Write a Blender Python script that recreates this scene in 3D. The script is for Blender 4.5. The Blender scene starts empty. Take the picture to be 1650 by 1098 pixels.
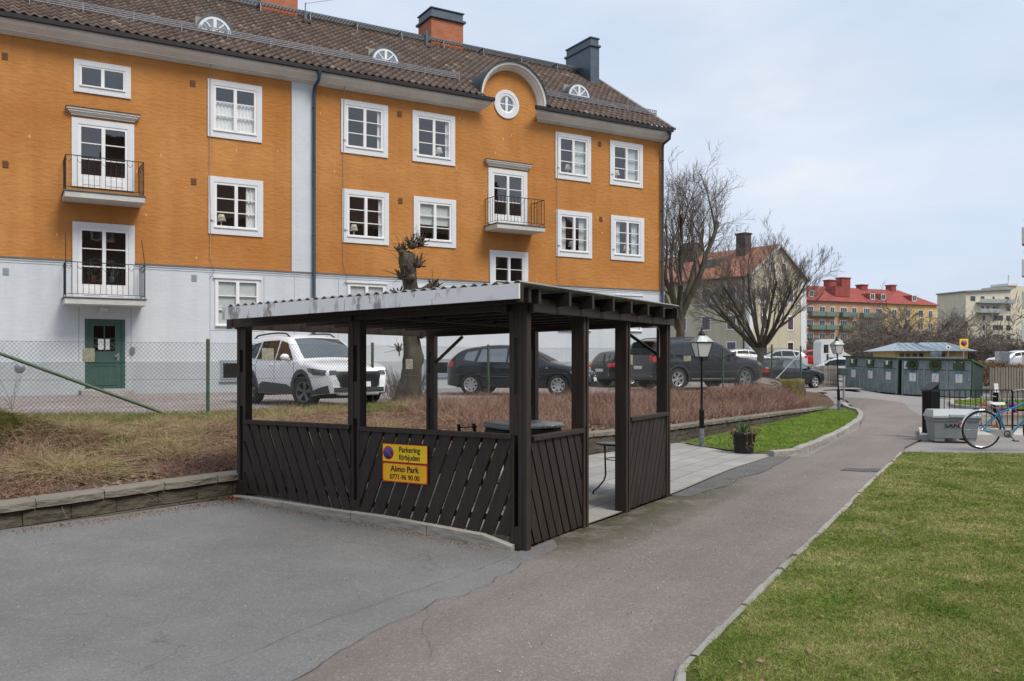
import bpy, math, random
import numpy as np
from mathutils import Vector, Matrix, noise as mnoise
from mathutils.geometry import delaunay_2d_cdt
R = math.radians
PI = math.pi
random.seed(7)
rng = np.random.default_rng(7)
scene = bpy.context.scene
COL = scene.collection

# ------------------------------------------------------------------ camera
FPX, CXP, HOR, CAMZ = 1400.0, 825.0, 580.0, 1.67
cam_d = bpy.data.cameras.new('camera'); cam = bpy.data.objects.new('camera', cam_d); COL.objects.link(cam)
cam.location = (0, 0, CAMZ); cam.rotation_euler = (R(90), 0, 0)
cam_d.lens = 36 * FPX / 1650; cam_d.sensor_width = 36; cam_d.shift_y = (HOR - 549) / 1650
cam_d.clip_start = 0.1; cam_d.clip_end = 3000
scene.camera = cam

def G(px, py, z=0.0):            # image point on the level z
    Z = FPX * (CAMZ - z) / (py - HOR)
    return ((px - CXP) / FPX * Z, Z)
def PX(px, Z): return (px - CXP) / FPX * Z
def PZ(py, Z): return CAMZ + (HOR - py) / FPX * Z

# ------------------------------------------------------------------ materials
class NT:
    def __init__(s, name):
        s.m = bpy.data.materials.new(name); s.m.use_nodes = True
        s.t = s.m.node_tree; s.t.nodes.clear()
        s.out = s.t.nodes.new('ShaderNodeOutputMaterial')
    def n(s, typ, **kw):
        nd = s.t.nodes.new(typ)
        for k, v in kw.items():
            if k in nd.inputs: nd.inputs[k].default_value = v
            else: setattr(nd, k, v)
        return nd
    def l(s, a, b): s.t.links.new(a, b)
    def pos(s):
        return s.n('ShaderNodeNewGeometry').outputs['Position']
    def obj(s):
        return s.n('ShaderNodeTexCoord').outputs['Object']
    def noise(s, vec, scale, detail=4, rough=.6, sx=None):
        if sx:
            mp = s.n('ShaderNodeMapping'); mp.inputs['Scale'].default_value = sx; s.l(vec, mp.inputs['Vector']); vec = mp.outputs[0]
        nd = s.n('ShaderNodeTexNoise'); nd.inputs['Scale'].default_value = scale; nd.inputs['Detail'].default_value = detail
        nd.inputs['Roughness'].default_value = rough; s.l(vec, nd.inputs['Vector']); return nd.outputs['Fac']
    def ramp(s, fac, stops):
        nd = s.n('ShaderNodeValToRGB'); s.l(fac, nd.inputs['Fac']); r = nd.color_ramp
        while len(r.elements) > 1: r.elements.remove(r.elements[-1])
        for i, (p, c) in enumerate(stops):
            e = r.elements[0] if i == 0 else r.elements.new(p)
            e.position = p; e.color = (c[0], c[1], c[2], 1) if hasattr(c, '__len__') else (c, c, c, 1)
        return nd.outputs['Color']
    def mix(s, fac, a, b, mode='MIX'):
        nd = s.n('ShaderNodeMix'); nd.data_type = 'RGBA'; nd.blend_type = mode
        for sock, v in ((nd.inputs[0], fac), (nd.inputs[6], a), (nd.inputs[7], b)):
            if isinstance(v, bpy.types.NodeSocket): s.l(v, sock)
            elif hasattr(v, '__len__'): sock.default_value = (v[0], v[1], v[2], 1)
            else: sock.default_value = v if sock is nd.inputs[0] else (v, v, v, 1)
        return nd.outputs[2]
    def math(s, op, a, b=0.0, c=None):
        nd = s.n('ShaderNodeMath'); nd.operation = op
        for i, v in enumerate((a, b) if c is None else (a, b, c)):
            if isinstance(v, bpy.types.NodeSocket): s.l(v, nd.inputs[i])
            else: nd.inputs[i].default_value = v
        return nd.outputs[0]
    def bump(s, h, strength=.3, dist=.02):
        nd = s.n('ShaderNodeBump'); nd.inputs['Strength'].default_value = strength; nd.inputs['Distance'].default_value = dist
        s.l(h, nd.inputs['Height']); return nd.outputs['Normal']
    def pr(s, color, rough=.7, metal=0, normal=None, spec=.4, **kw):
        p = s.n('ShaderNodeBsdfPrincipled')
        for key, v in (('Base Color', color), ('Roughness', rough), ('Metallic', metal), ('Specular IOR Level', spec)):
            if isinstance(v, bpy.types.NodeSocket): s.l(v, p.inputs[key])
            elif hasattr(v, '__len__'): p.inputs[key].default_value = (v[0], v[1], v[2], 1)
            else: p.inputs[key].default_value = v
        for k, v in kw.items(): p.inputs[k.replace('_', ' ')].default_value = v
        if normal is not None: s.l(normal, p.inputs['Normal'])
        s.l(p.outputs[0], s.out.inputs['Surface']); return p

_MC = {}
def simple(name, col, rough=.6, metal=0, var=.12, scale=3., bump=.0, bscale=60, spec=.4, coat=0):
    """paint or metal with a little uneven wear"""
    if name in _MC: return _MC[name]
    s = NT(name); v = s.obj()
    n1 = s.noise(v, scale, 5, .65)
    c = s.mix(s.ramp(n1, [(.3, 0.0), (.7, 1.0)]), [x * (1 - var) for x in col], [min(1, x * (1 + var)) for x in col])
    nrm = s.bump(s.noise(v, bscale, 3, .6), bump, .01) if bump else None
    p = s.pr(c, s.ramp(n1, [(.3, max(.02, rough * .9)), (.7, min(1, rough * 1.1))]), metal, nrm, spec)
    if coat: p.inputs['Coat Weight'].default_value = coat; p.inputs['Coat Roughness'].default_value = .04
    _MC[name] = s.m; return s.m

def flat(name, col, rough=.6):
    return simple(name, col, rough, var=.05)

def m_plaster(name, c1, c2, bump=.5, flecks=None, streak=True):
    s = NT(name); v = s.obj()
    big = s.noise(v, .35, 4, .6); mid = s.noise(v, 2.2, 5, .65)
    c = s.mix(s.ramp(big, [(.32, 0.), (.68, 1.)]), c1, c2)
    c = s.mix(s.math('MULTIPLY', s.ramp(mid, [(.35, 0.), (.75, 1.)]), .35), c, [x * .84 for x in c1])
    if streak:
        st = s.noise(v, 1.0, 4, .6, (1.6, 1.6, .12))
        c = s.mix(s.math('MULTIPLY', s.ramp(st, [(.46, 0.), (.74, 1.)]), .36), c, [x * .72 for x in c1])
    if flecks:
        w = s.n('ShaderNodeTexVoronoi', Scale=1.7); mp = s.n('ShaderNodeMapping'); mp.inputs['Scale'].default_value = (1.9, 1, .8)
        mp.inputs['Rotation'].default_value = (0, .5, 0)
        s.l(v, mp.inputs['Vector']); s.l(mp.outputs[0], w.inputs['Vector'])
        f = s.math('LESS_THAN', w.outputs['Distance'], .075)
        f = s.math('MULTIPLY', f, s.math('GREATER_THAN', s.noise(v, .9, 2), .47))
        c = s.mix(s.math('MULTIPLY', f, .6), c, flecks)
    h = s.noise(v, 4.2, 5, .55, (1, 1, 2.6)); h2 = s.noise(v, 45, 3, .6)
    hh = s.math('ADD', h, s.math('MULTIPLY', h2, .07))
    s.pr(c, .88, 0, s.bump(hh, bump, .06), .2)
    return s.m

def m_asphalt(name, c1, c2, speck=.5, patchy=1.0, light=(.33, .32, .31), moss=None, lane=None):
    s = NT(name); v = s.pos()
    big = s.noise(v, .28, 5, .6); mid = s.noise(v, 1.7, 6, .7)
    c = s.mix(s.ramp(big, [(.35, 0.), (.66, 1.)]), c1, c2)
    c = s.mix(s.math('MULTIPLY', s.ramp(mid, [(.35, 0.), (.7, 1.)]), .45 * patchy), c, [x * .62 for x in c1])
    vo = s.n('ShaderNodeTexVoronoi', Scale=62.); s.l(v, vo.inputs['Vector'])
    g = s.ramp(vo.outputs['Color'], [(.0, 0.), (.62, .1), (.95, 1.)])
    c = s.mix(s.math('MULTIPLY', g, speck), c, light)
    fine = s.noise(v, 150, 3, .8)
    c = s.mix(s.ramp(fine, [(.36, .55), (.56, 0.)]), c, (.05, .05, .05))
    # hairline cracks
    wv = s.n('ShaderNodeTexVoronoi', Scale=.42); wv.feature = 'DISTANCE_TO_EDGE'
    wob = s.n('ShaderNodeTexNoise', Scale=2.5, Detail=6.); s.l(v, wob.inputs['Vector'])
    va = s.n('ShaderNodeVectorMath'); va.operation = 'MULTIPLY_ADD'; s.l(wob.outputs['Color'], va.inputs[0]); va.inputs[1].default_value = (.8, .8, 0); s.l(v, va.inputs[2])
    s.l(va.outputs[0], wv.inputs['Vector'])
    cr = s.math('LESS_THAN', wv.outputs['Distance'], .0022)
    cr = s.math('MULTIPLY', cr, s.ramp(s.noise(v, .5, 2), [(.52, 0.), (.6, 1.)]))
    c = s.mix(s.math('MULTIPLY', cr, .38), c, (.05, .048, .045))
    if lane:      # wear along the walking direction and moss along the timber shelter
        mp = s.n('ShaderNodeMapping'); mp.inputs['Rotation'].default_value = (0, 0, -math.atan2(.861, .509)); mp.inputs['Location'].default_value = (0, 0, 0); s.l(v, mp.inputs['Vector'])
        st = s.noise(mp.outputs[0], .55, 5, .6, (.18, 1.6, 1)); c = s.mix(s.math('MULTIPLY', s.ramp(st, [(.42, 0.), (.66, 1.)]), .42), c, [x * .55 for x in c1])
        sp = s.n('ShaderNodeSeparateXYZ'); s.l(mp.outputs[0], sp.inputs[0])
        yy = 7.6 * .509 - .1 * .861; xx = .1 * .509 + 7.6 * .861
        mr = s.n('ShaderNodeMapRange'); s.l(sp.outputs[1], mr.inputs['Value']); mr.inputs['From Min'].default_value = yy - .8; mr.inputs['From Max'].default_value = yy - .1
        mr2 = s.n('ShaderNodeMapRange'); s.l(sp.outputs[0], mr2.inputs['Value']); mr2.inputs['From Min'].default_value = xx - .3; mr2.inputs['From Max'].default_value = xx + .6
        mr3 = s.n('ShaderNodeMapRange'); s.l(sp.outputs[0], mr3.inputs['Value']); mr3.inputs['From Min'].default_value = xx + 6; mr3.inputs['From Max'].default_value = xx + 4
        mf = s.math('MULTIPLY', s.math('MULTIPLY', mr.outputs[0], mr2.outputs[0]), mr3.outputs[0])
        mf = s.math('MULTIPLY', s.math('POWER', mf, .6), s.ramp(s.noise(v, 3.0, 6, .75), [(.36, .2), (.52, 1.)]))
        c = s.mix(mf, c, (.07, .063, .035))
    if moss:
        mm = s.ramp(s.noise(v, 1.1, 6, .7), [(.56, 0.), (.72, 1.)])
        c = s.mix(s.math('MULTIPLY', mm, moss), c, (.06, .065, .025))
    h = s.math('ADD', vo.outputs['Distance'], s.math('MULTIPLY', fine, .7))
    s.pr(c, .9, 0, s.bump(h, .5, .006), .25)
    return s.m

def m_wood(name, c, rough=.6, grain=8, bump=.25):
    s = NT(name); v = s.obj()
    g = s.noise(v, grain, 5, .65, (1, 1, .12)); big = s.noise(v, 1.3, 4, .6)
    col = s.mix(s.ramp(g, [(.3, 0.), (.75, 1.)]), [x * .6 for x in c], [x * 1.4 for x in c])
    col = s.mix(s.math('MULTIPLY', s.ramp(big, [(.4, 0.), (.7, 1.)]), .4), col, [x * 1.6 for x in c])
    s.pr(col, rough, 0, s.bump(g, bump, .01), .35); return s.m

def m_glass(name, tint=(1, 1, 1), refl=.16, fres=1.5):
    s = NT(name)
    tr = s.n('ShaderNodeBsdfTransparent'); tr.inputs['Color'].default_value = (*tint, 1)
    gl = s.n('ShaderNodeBsdfGlossy'); gl.inputs['Roughness'].default_value = .015; gl.inputs['Color'].default_value = (.95, .97, 1, 1)
    wob = s.bump(s.noise(s.obj(), 1.6, 2, .5), .03, .05); s.l(wob, gl.inputs['Normal'])
    fr = s.n('ShaderNodeFresnel', IOR=1.5)
    front = s.math('SUBTRACT', 1.0, s.n('ShaderNodeNewGeometry').outputs['Backfacing'])
    fac = s.math('MINIMUM', s.math('ADD', s.math('MULTIPLY', s.math('MULTIPLY', fr.outputs[0], fres), front), refl), 1.0)
    mx = s.n('ShaderNodeMixShader'); s.l(fac, mx.inputs[0]); s.l(tr.outputs[0], mx.inputs[1]); s.l(gl.outputs[0], mx.inputs[2])
    s.l(mx.outputs[0], s.out.inputs['Surface']); return s.m

def m_blades(name, cols, rough=.8):
    """vegetation coloured by place and by blade"""
    s = NT(name); v = s.pos()
    a = s.noise(v, 1.5, 6, .72); b = s.noise(v, 40, 2, .7)
    f = s.math('ADD', s.math('MULTIPLY', a, .75), s.math('MULTIPLY', b, .35))
    st = [(.36 + .34 * i / (len(cols) - 1), c) for i, c in enumerate(cols)]
    p = s.pr(s.ramp(f, st), rough, 0, None, .2)
    return s.m

def m_brick(name, c1, c2, mortar, scale=1.0):
    s = NT(name); v = s.obj()
    sep = s.n('ShaderNodeSeparateXYZ'); s.l(v, sep.inputs[0])
    cb = s.n('ShaderNodeCombineXYZ'); s.l(s.math('ADD', sep.outputs[0], sep.outputs[1]), cb.inputs[0]); s.l(sep.outputs[2], cb.inputs[1])
    b = s.n('ShaderNodeTexBrick'); s.l(cb.outputs[0], b.inputs['Vector'])
    b.inputs['Scale'].default_value = scale; b.inputs['Brick Width'].default_value = .25; b.inputs['Row Height'].default_value = .075
    b.inputs['Mortar Size'].default_value = .008
    b.inputs['Color1'].default_value = (*c1, 1); b.inputs['Color2'].default_value = (*c2, 1); b.inputs['Mortar'].default_value = (*mortar, 1)
    n = s.noise(v, 3, 5, .7)
    c = s.mix(s.math('MULTIPLY', s.ramp(n, [(.35, 0.), (.7, 1.)]), .4), b.outputs['Color'], [x * .55 for x in c1])
    s.pr(c, .88, 0, s.bump(b.outputs['Fac'], -.4, .01), .2); return s.m

# ------------------------------------------------------------------ mesh builder
class MB:
    def __init__(s): s.v = []; s.f = []; s.smooth = []
    def add(s, vs, fs, sm=False):
        o = len(s.v); s.v += [tuple(p) for p in vs]; s.f += [tuple(i + o for i in f) for f in fs]; s.smooth += [sm] * len(fs); return s
    def box(s, x0, x1, y0, y1, z0, z1):
        x0, x1 = min(x0, x1), max(x0, x1); y0, y1 = min(y0, y1), max(y0, y1); z0, z1 = min(z0, z1), max(z0, z1)
        return s.add([(x0, y0, z0), (x1, y0, z0), (x1, y1, z0), (x0, y1, z0), (x0, y0, z1), (x1, y0, z1), (x1, y1, z1), (x0, y1, z1)],
              [(0, 3, 2, 1), (4, 5, 6, 7), (0, 1, 5, 4), (1, 2, 6, 5), (2, 3, 7, 6), (3, 0, 4, 7)])
    def bbox(s, x0, x1, y0, y1, z0, z1, b=.01):
        """box with chamfered edges"""
        x0, x1 = min(x0, x1), max(x0, x1); y0, y1 = min(y0, y1), max(y0, y1); z0, z1 = min(z0, z1), max(z0, z1)
        b = min(b, (x1 - x0) * .4, (y1 - y0) * .4, (z1 - z0) * .4)
        vs = []; idx = {}
        for ax in range(3):
            for sx in (0, 1):
                for sy in (0, 1):
                    for sz in (0, 1):
                        p = [(x0, x1)[sx], (y0, y1)[sy], (z0, z1)[sz]]
                        for k, sg in enumerate((sx, sy, sz)):
                            if k != ax: p[k] += b if sg == 0 else -b
                        idx[(ax, sx, sy, sz)] = len(vs); vs.append(p)
        fs = []
        def q(l): fs.append(tuple(l))
        for sg in (0, 1):
            f = [idx[(0, sg, 0, 0)], idx[(0, sg, 1, 0)], idx[(0, sg, 1, 1)], idx[(0, sg, 0, 1)]]; q(f if sg else f[::-1])
            f = [idx[(1, 0, sg, 0)], idx[(1, 1, sg, 0)], idx[(1, 1, sg, 1)], idx[(1, 0, sg, 1)]]; q(f[::-1] if sg else f)
            f = [idx[(2, 0, 0, sg)], idx[(2, 1, 0, sg)], idx[(2, 1, 1, sg)], idx[(2, 0, 1, sg)]]; q(f if sg else f[::-1])
        for a in (0, 1):
            for c in (0, 1):
                q([idx[(0, a, c, 0)], idx[(0, a, c, 1)], idx[(1, a, c, 1)], idx[(1, a, c, 0)]])
                q([idx[(0, a, 0, c)], idx[(0, a, 1, c)], idx[(2, a, 1, c)], idx[(2, a, 0, c)]])
                q([idx[(1, 0, a, c)], idx[(1, 1, a, c)], idx[(2, 1, a, c)], idx[(2, 0, a, c)]])
                for d in (0, 1):
                    q([idx[(0, a, c, d)], idx[(1, a, c, d)], idx[(2, a, c, d)]])
        return s.add(vs, fs)
    def beam(s, p0, p1, w, h, up=(0, 0, 1)):
        """bar of width w (sideways) and height h (along up) from p0 to p1"""
        p0 = Vector(p0); p1 = Vector(p1); d = (p1 - p0).normalized(); up = Vector(up)
        if abs(d.dot(up)) > .98: up = Vector((1, 0, 0))
        sd = d.cross(up).normalized() * w / 2; u = sd.cross(d).normalized() * h / 2
        vs = [p + a * sd + b * u for p in (p0, p1) for a, b in ((-1, -1), (1, -1), (1, 1), (-1, 1))]
        return s.add(vs, [(0, 1, 2, 3), (7, 6, 5, 4), (0, 4, 5, 1), (1, 5, 6, 2), (2, 6, 7, 3), (3, 7, 4, 0)])
    def tube(s, pts, r, n=8, caps=True, sm=True):
        pts = [Vector(p) for p in pts]; rs = r if hasattr(r, '__len__') else [r] * len(pts)
        rings = []; ref = None
        for i, p in enumerate(pts):
            d = (pts[min(i + 1, len(pts) - 1)] - pts[max(i - 1, 0)]).normalized()
            if ref is None: ref = Vector((0, 0, 1)) if abs(d.z) < .9 else Vector((1, 0, 0))
            a = d.cross(ref).normalized(); b = a.cross(d).normalized(); ref = b
            rings.append([p + rs[i] * (math.cos(2 * PI * k / n) * a + math.sin(2 * PI * k / n) * b) for k in range(n)])
        vs = [q for rg in rings for q in rg]; fs = []
        for i in range(len(pts) - 1):
            for k in range(n):
                k2 = (k + 1) % n; fs.append((i * n + k, i * n + k2, (i + 1) * n + k2, (i + 1) * n + k))
        s.add(vs, fs, sm)
        if caps: s.add(rings[0], [tuple(range(n))[::-1]]); s.add(rings[-1], [tuple(range(n))])
        return s
    def lathe(s, prof, n=24, c=(0, 0, 0), axis='z', sm=True):
        vs = []; fs = []
        for (r, h) in prof:
            for k in range(n):
                a = 2 * PI * k / n; x, y, z = r * math.cos(a), r * math.sin(a), h
                if axis == 'y': x, y, z = x, z, y
                if axis == 'x': x, y, z = z, x, y
                vs.append((x + c[0], y + c[1], z + c[2]))
        for i in range(len(prof) - 1):
            for k in range(n):
                k2 = (k + 1) % n; fs.append((i * n + k, i * n + k2, (i + 1) * n + k2, (i + 1) * n + k))
        return s.add(vs, fs, sm)
    def prism(s, poly, a0, a1, axis='z'):
        """polygon (2-D) pushed along an axis; for y: poly=(x,z), for x: poly=(y,z)"""
        def P(p, a): return {'z': (p[0], p[1], a), 'y': (p[0], a, p[1]), 'x': (a, p[0], p[1])}[axis]
        n = len(poly); vs = [P(p, a0) for p in poly] + [P(p, a1) for p in poly]
        fs = [tuple(range(n))[::-1], tuple(range(n, 2 * n))] + [(i, (i + 1) % n, n + (i + 1) % n, n + i) for i in range(n)]
        return s.add(vs, fs)
    def ell(s, c, r, n=16, m=10):
        vs = []; fs = []
        for j in range(m + 1):
            t = PI * j / m
            for k in range(n):
                a = 2 * PI * k / n
                vs.append((c[0] + r[0] * math.sin(t) * math.cos(a), c[1] + r[1] * math.sin(t) * math.sin(a), c[2] + r[2] * math.cos(t)))
        for j in range(m):
            for k in range(n):
                k2 = (k + 1) % n; fs.append((j * n + k, (j + 1) * n + k, (j + 1) * n + k2, j * n + k2))
        return s.add(vs, fs, True)
    def mesh(s, name):
        me = bpy.data.meshes.new(name); me.from_pydata(s.v, [], s.f)
        if any(s.smooth): me.polygons.foreach_set('use_smooth', s.smooth)
        me.update(); return me
    def build(s, name, mat, parent=None):
        me = s.mesh(name)
        if mat: me.materials.append(mat)
        return link(name, me, parent)

def link(name, me, parent=None):
    o = bpy.data.objects.new(name, me); COL.objects.link(o)
    if parent is not None: o.parent = parent
    return o
def tag(o, label=None, cat=None, group=None, kind=None):
    if label: o['label'] = label
    if cat: o['category'] = cat
    if group: o['group'] = group
    if kind: o['kind'] = kind
    return o
def thing(name, label, cat, loc=(0, 0, 0), rz=0, group=None):
    o = bpy.data.objects.new(name, None); COL.objects.link(o); o.empty_display_size = .2
    o.location = loc; o.rotation_euler = (0, 0, rz); return tag(o, label, cat, group)
KIDS = {}
def copy_tree(o, parent=None):
    c = o.copy(); COL.objects.link(c)
    if parent is not None: c.parent = parent
    for ch in list(o.children): copy_tree(ch, c)
    return c
def nmesh(name, V, F, mat, parent=None, smooth=False):
    """numpy verts (n,3) and faces (m,k)"""
    me = bpy.data.meshes.new(name); V = np.asarray(V, dtype=np.float32); F = np.asarray(F, dtype=np.int32)
    k = F.shape[1]; me.vertices.add(len(V)); me.vertices.foreach_set('co', V.ravel())
    me.loops.add(F.size); me.loops.foreach_set('vertex_index', F.ravel())
    me.polygons.add(len(F)); me.polygons.foreach_set('loop_start', np.arange(0, F.size, k, dtype=np.int32))
    me.polygons.foreach_set('loop_total', np.full(len(F), k, dtype=np.int32))
    if smooth: me.polygons.foreach_set('use_smooth', np.ones(len(F), dtype=bool))
    me.update(calc_edges=True); me.materials.append(mat)
    return link(name, me, parent)
def text_obj(name, body, size, mat, parent, loc, rot, depth=.0008, sx=1.0, align='CENTER', bold=0.0):
    cu = bpy.data.curves.new(name, 'FONT'); cu.body = body; cu.size = size; cu.extrude = depth; cu.align_x = align; cu.align_y = 'CENTER'; cu.offset = bold
    t = bpy.data.objects.new(name, cu); COL.objects.link(t)
    bpy.context.view_layer.update()
    me = bpy.data.meshes.new_from_object(t.evaluated_get(bpy.context.evaluated_depsgraph_get()))
    bpy.data.objects.remove(t); bpy.data.curves.remove(cu)
    me.materials.clear(); me.materials.append(mat)
    o = link(name, me, parent); o.location = loc; o.rotation_euler = rot; o.scale = (sx, 1, 1); return o

# ------------------------------------------------------------------ terrain heights
LOW = [(0, 0, 0), (0, 3, 0), (3, 4, 0), (-3, 4, .05), (-6, 3, .12), (-5, 6, .15), (-4.47, 7.6, .18), (-3.02, 9.29, .19), (.1, 7.6, 0), (-1.5, 8.4, .09), (-1, 6, .02),
       (1.94, 10.66, 0), (1.1, 9.2, 0), (5, 15, 0), (1.35, 15.1, .02), (3.14, 17.2, .02), (-.8, 12, .1), (7, 16, 0), (4, 8, 0), (8, 10, 0), (10, 20, -.02),
       (10.3, 28.5, 0), (7, 23.2, 0), (12, 25, 0), (12, 34, .42), (13, 37.5, .37), (11.8, 32, .28), (14, 35, .3), (14.5, 42.5, .28), (18, 38, -.1), (19, 50, -.06), (20.4, 45.8, -.19), (22.9, 42.6, -.26), (16, 32, 0), (22, 33, -.15),
       (30, 40, -.3), (25, 25, -.1), (15, 20, 0), (18, 56, .6), (22, 54, .3), (28, 52, .2), (20, 62, 1.0), (30, 62, .9), (10, 62, 1.0), (16, 78, 1.2), (40, 72, 1.0), (30, 90, 1.2), (50, 50, .2), (12, 15, 0), (20, 10, 0), (0, 60, 1.0), (-20, 5, .2), (0, -20, 0)]
LOW += [(.1 + .509 * b - .861 * a, 7.6 + .861 * b + .509 * a, .052 * a * (1 - b / 9)) for b in (-.6, 0, .9, 2, 3.6) for a in (0, .6, 1.2, 1.8, 2.4, 3.0, 3.6)]
LOW += [(.1 - .509 * b, 7.6 - .861 * b, 0) for b in (1, 2, 3)]
HIGH = [(-4.47, 7.6, .44), (-3.02, 9.29, .45), (1.35, 15.1, .42), (3.14, 17.2, .38), (7, 23.2, .24), (10.3, 28.5, .13), (-8.8, 15, .64), (-5.6, 16, .62), (-3.1, 19.3, .62), (-.6, 22, .62),
        (3, 24.5, .62), (6.5, 27, .62), (9, 30, .6), (-12, 25, .66), (6, 36, .66), (0, 30, .65), (8, 32, .64), (12, 34, .44), (13, 37.5, .38), (14.5, 42.5, .3), (10, 45, .5), (-20, 20, .66), (0, 60, 1.0), (20, 60, 1.0), (10, 60, 1.0),
        (-12, 8, .45), (-9, 10, .5), (17, 48, .1), (-7, 12.5, .56)]
def _idw(P):
    A = np.array(P, dtype=float)
    def h(x, y):
        x = np.asarray(x, float); y = np.asarray(y, float)
        d = (x[..., None] - A[:, 0]) ** 2 + (y[..., None] - A[:, 1]) ** 2 + .45
        w = d ** -2.2
        return (w * A[:, 2]).sum(-1) / w.sum(-1)
    return h
hl = _idw(LOW); hu = _idw(HIGH)
WALL = [(-9.5, 2.2), (-4.47, 7.6), (-3.02, 9.29), (1.35, 15.1), (3.14, 17.2), (7.0, 23.2), (10.3, 28.5)]

def inpoly(px, py, poly):
    px = np.asarray(px); py = np.asarray(py); c = np.zeros(px.shape, bool); n = len(poly)
    for i in range(n):
        x0, y0 = poly[i]; x1, y1 = poly[(i + 1) % n]
        if y0 == y1: continue
        k = ((y0 > py) != (y1 > py)) & (px < (x1 - x0) * (py - y0) / (y1 - y0) + x0); c ^= k
    return c
def dens(poly, step):
    out = []
    n = len(poly)
    for i in range(n):
        a = np.array(poly[i]); b = np.array(poly[(i + 1) % n]); k = max(1, int(np.linalg.norm(b - a) / step))
        for j in range(k): out.append(tuple(a + (b - a) * j / k))
    return out
def sheet(name, poly, h, off, step, mat, kind='structure', rough=0.0, skirt=0.0, label=None):
    """ground surface over a polygon, following height function h"""
    bd = dens(poly, step); xs = [p[0] for p in poly]; ys = [p[1] for p in poly]
    gx, gy = np.meshgrid(np.arange(min(xs), max(xs), step), np.arange(min(ys), max(ys), step))
    gx = gx.ravel() + .37 * step; gy = gy.ravel() + .41 * step
    m = inpoly(gx, gy, poly); pts = [Vector(p) for p in bd] + [Vector((a, b)) for a, b in zip(gx[m], gy[m])]
    n = len(bd)
    vo, eo, fo, *_ = delaunay_2d_cdt(pts, [], [list(range(n))], 1, 1e-4)
    X = np.array([p.x for p in vo]); Y = np.array([p.y for p in vo]); Z = h(X, Y) + off
    if rough: Z = Z + np.array([mnoise.noise(Vector((x * 1.3, y * 1.3, 3))) * rough + mnoise.noise(Vector((x * 4, y * 4, 9))) * rough * .4 for x, y in zip(X, Y)])
    b = MB(); b.add(list(zip(X, Y, Z)), [tuple(f) for f in fo], True)
    o = b.build(name, mat); tag(o, label, None, None, kind)
    return o
# ================================================================== GROUND
M_yard = m_asphalt('asphalt_grey', (.165, .165, .163), (.255, .252, .248), .38, .8)
M_path = m_asphalt('asphalt_red', (.205, .177, .158), (.268, .234, .21), .5, .6, (.42, .37, .34), lane=True)
M_road = m_asphalt('asphalt_old', (.25, .235, .225), (.33, .31, .295), .35, .6, (.42, .40, .38))
M_patch = m_asphalt('asphalt_patch', (.12, .115, .112), (.17, .165, .16), .3, .9, moss=.8)
def m_gravel():
    s = NT('gravel'); v = s.pos()
    vo = s.n('ShaderNodeTexVoronoi', Scale=26.); s.l(v, vo.inputs['Vector'])
    c = s.ramp(vo.outputs['Color'], [(0, (.13, .115, .11)), (.5, (.30, .27, .26)), (1, (.5, .46, .45))])
    n = s.noise(v, .6, 6, .7)
    c = s.mix(s.math('MULTIPLY', s.ramp(n, [(.42, 0.), (.62, 1.)]), .5), c, (.20, .15, .13))
    s.pr(c, .95, 0, s.bump(vo.outputs['Distance'], .7, .03), .15); return s.m
M_gravel = m_gravel()
def m_soil(name, c1, c2, c3):
    s = NT(name); v = s.pos(); a = s.noise(v, 1.4, 7, .72); b = s.noise(v, 22, 5, .75)
    c = s.mix(s.ramp(a, [(.38, 0.), (.62, 1.)]), c1, c2); c = s.mix(s.ramp(b, [(.42, 0.), (.66, 1.)]), c, c3)
    s.pr(c, .95, 0, s.bump(s.math('ADD', a, s.math('MULTIPLY', b, .6)), .9, .06), .1); return s.m
M_soil = m_soil('soil', (.075, .05, .035), (.12, .085, .055), (.17, .12, .085))
M_turf = m_soil('turf', (.10, .12, .03), (.17, .17, .06), (.07, .085, .025))
def m_paving():
    s = NT('paving_slabs'); v = s.obj()
    b = s.n('ShaderNodeTexBrick'); s.l(v, b.inputs['Vector']); b.offset = .5; b.inputs['Scale'].default_value = 1
    b.inputs['Brick Width'].default_value = .70; b.inputs['Row Height'].default_value = .35; b.inputs['Mortar Size'].default_value = .006
    b.inputs['Color1'].default_value = (.40, .385, .36, 1); b.inputs['Color2'].default_value = (.32, .31, .29, 1); b.inputs['Mortar'].default_value = (.07, .065, .05, 1)
    n = s.noise(v, 1.1, 6, .7); n2 = s.noise(v, 90, 3, .7)
    c = s.mix(s.math('MULTIPLY', s.ramp(n, [(.4, 0.), (.72, 1.)]), .5), b.outputs['Color'], (.20, .19, .165))
    c = s.mix(s.math('MULTIPLY', n2, .25), c, (.15, .14, .13))
    s.pr(c, .85, 0, s.bump(s.math('ADD', s.math('MULTIPLY', b.outputs['Fac'], -1.), s.math('MULTIPLY', n2, .15)), .5, .01), .25); return s.m
M_pave = m_paving()
M_conc = m_plaster('concrete', (.32, .295, .25), (.42, .39, .34), .5)
M_kerbst = m_plaster('kerb_stone', (.27, .255, .235), (.40, .38, .35), .7)

BD = Vector((.509, .861)); AD = Vector((-.861, .509)); C0 = Vector((.1, 7.6))
def BA(b, a): p = C0 + BD * b + AD * a; return (p.x, p.y)      # point in pavilion directions

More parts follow.
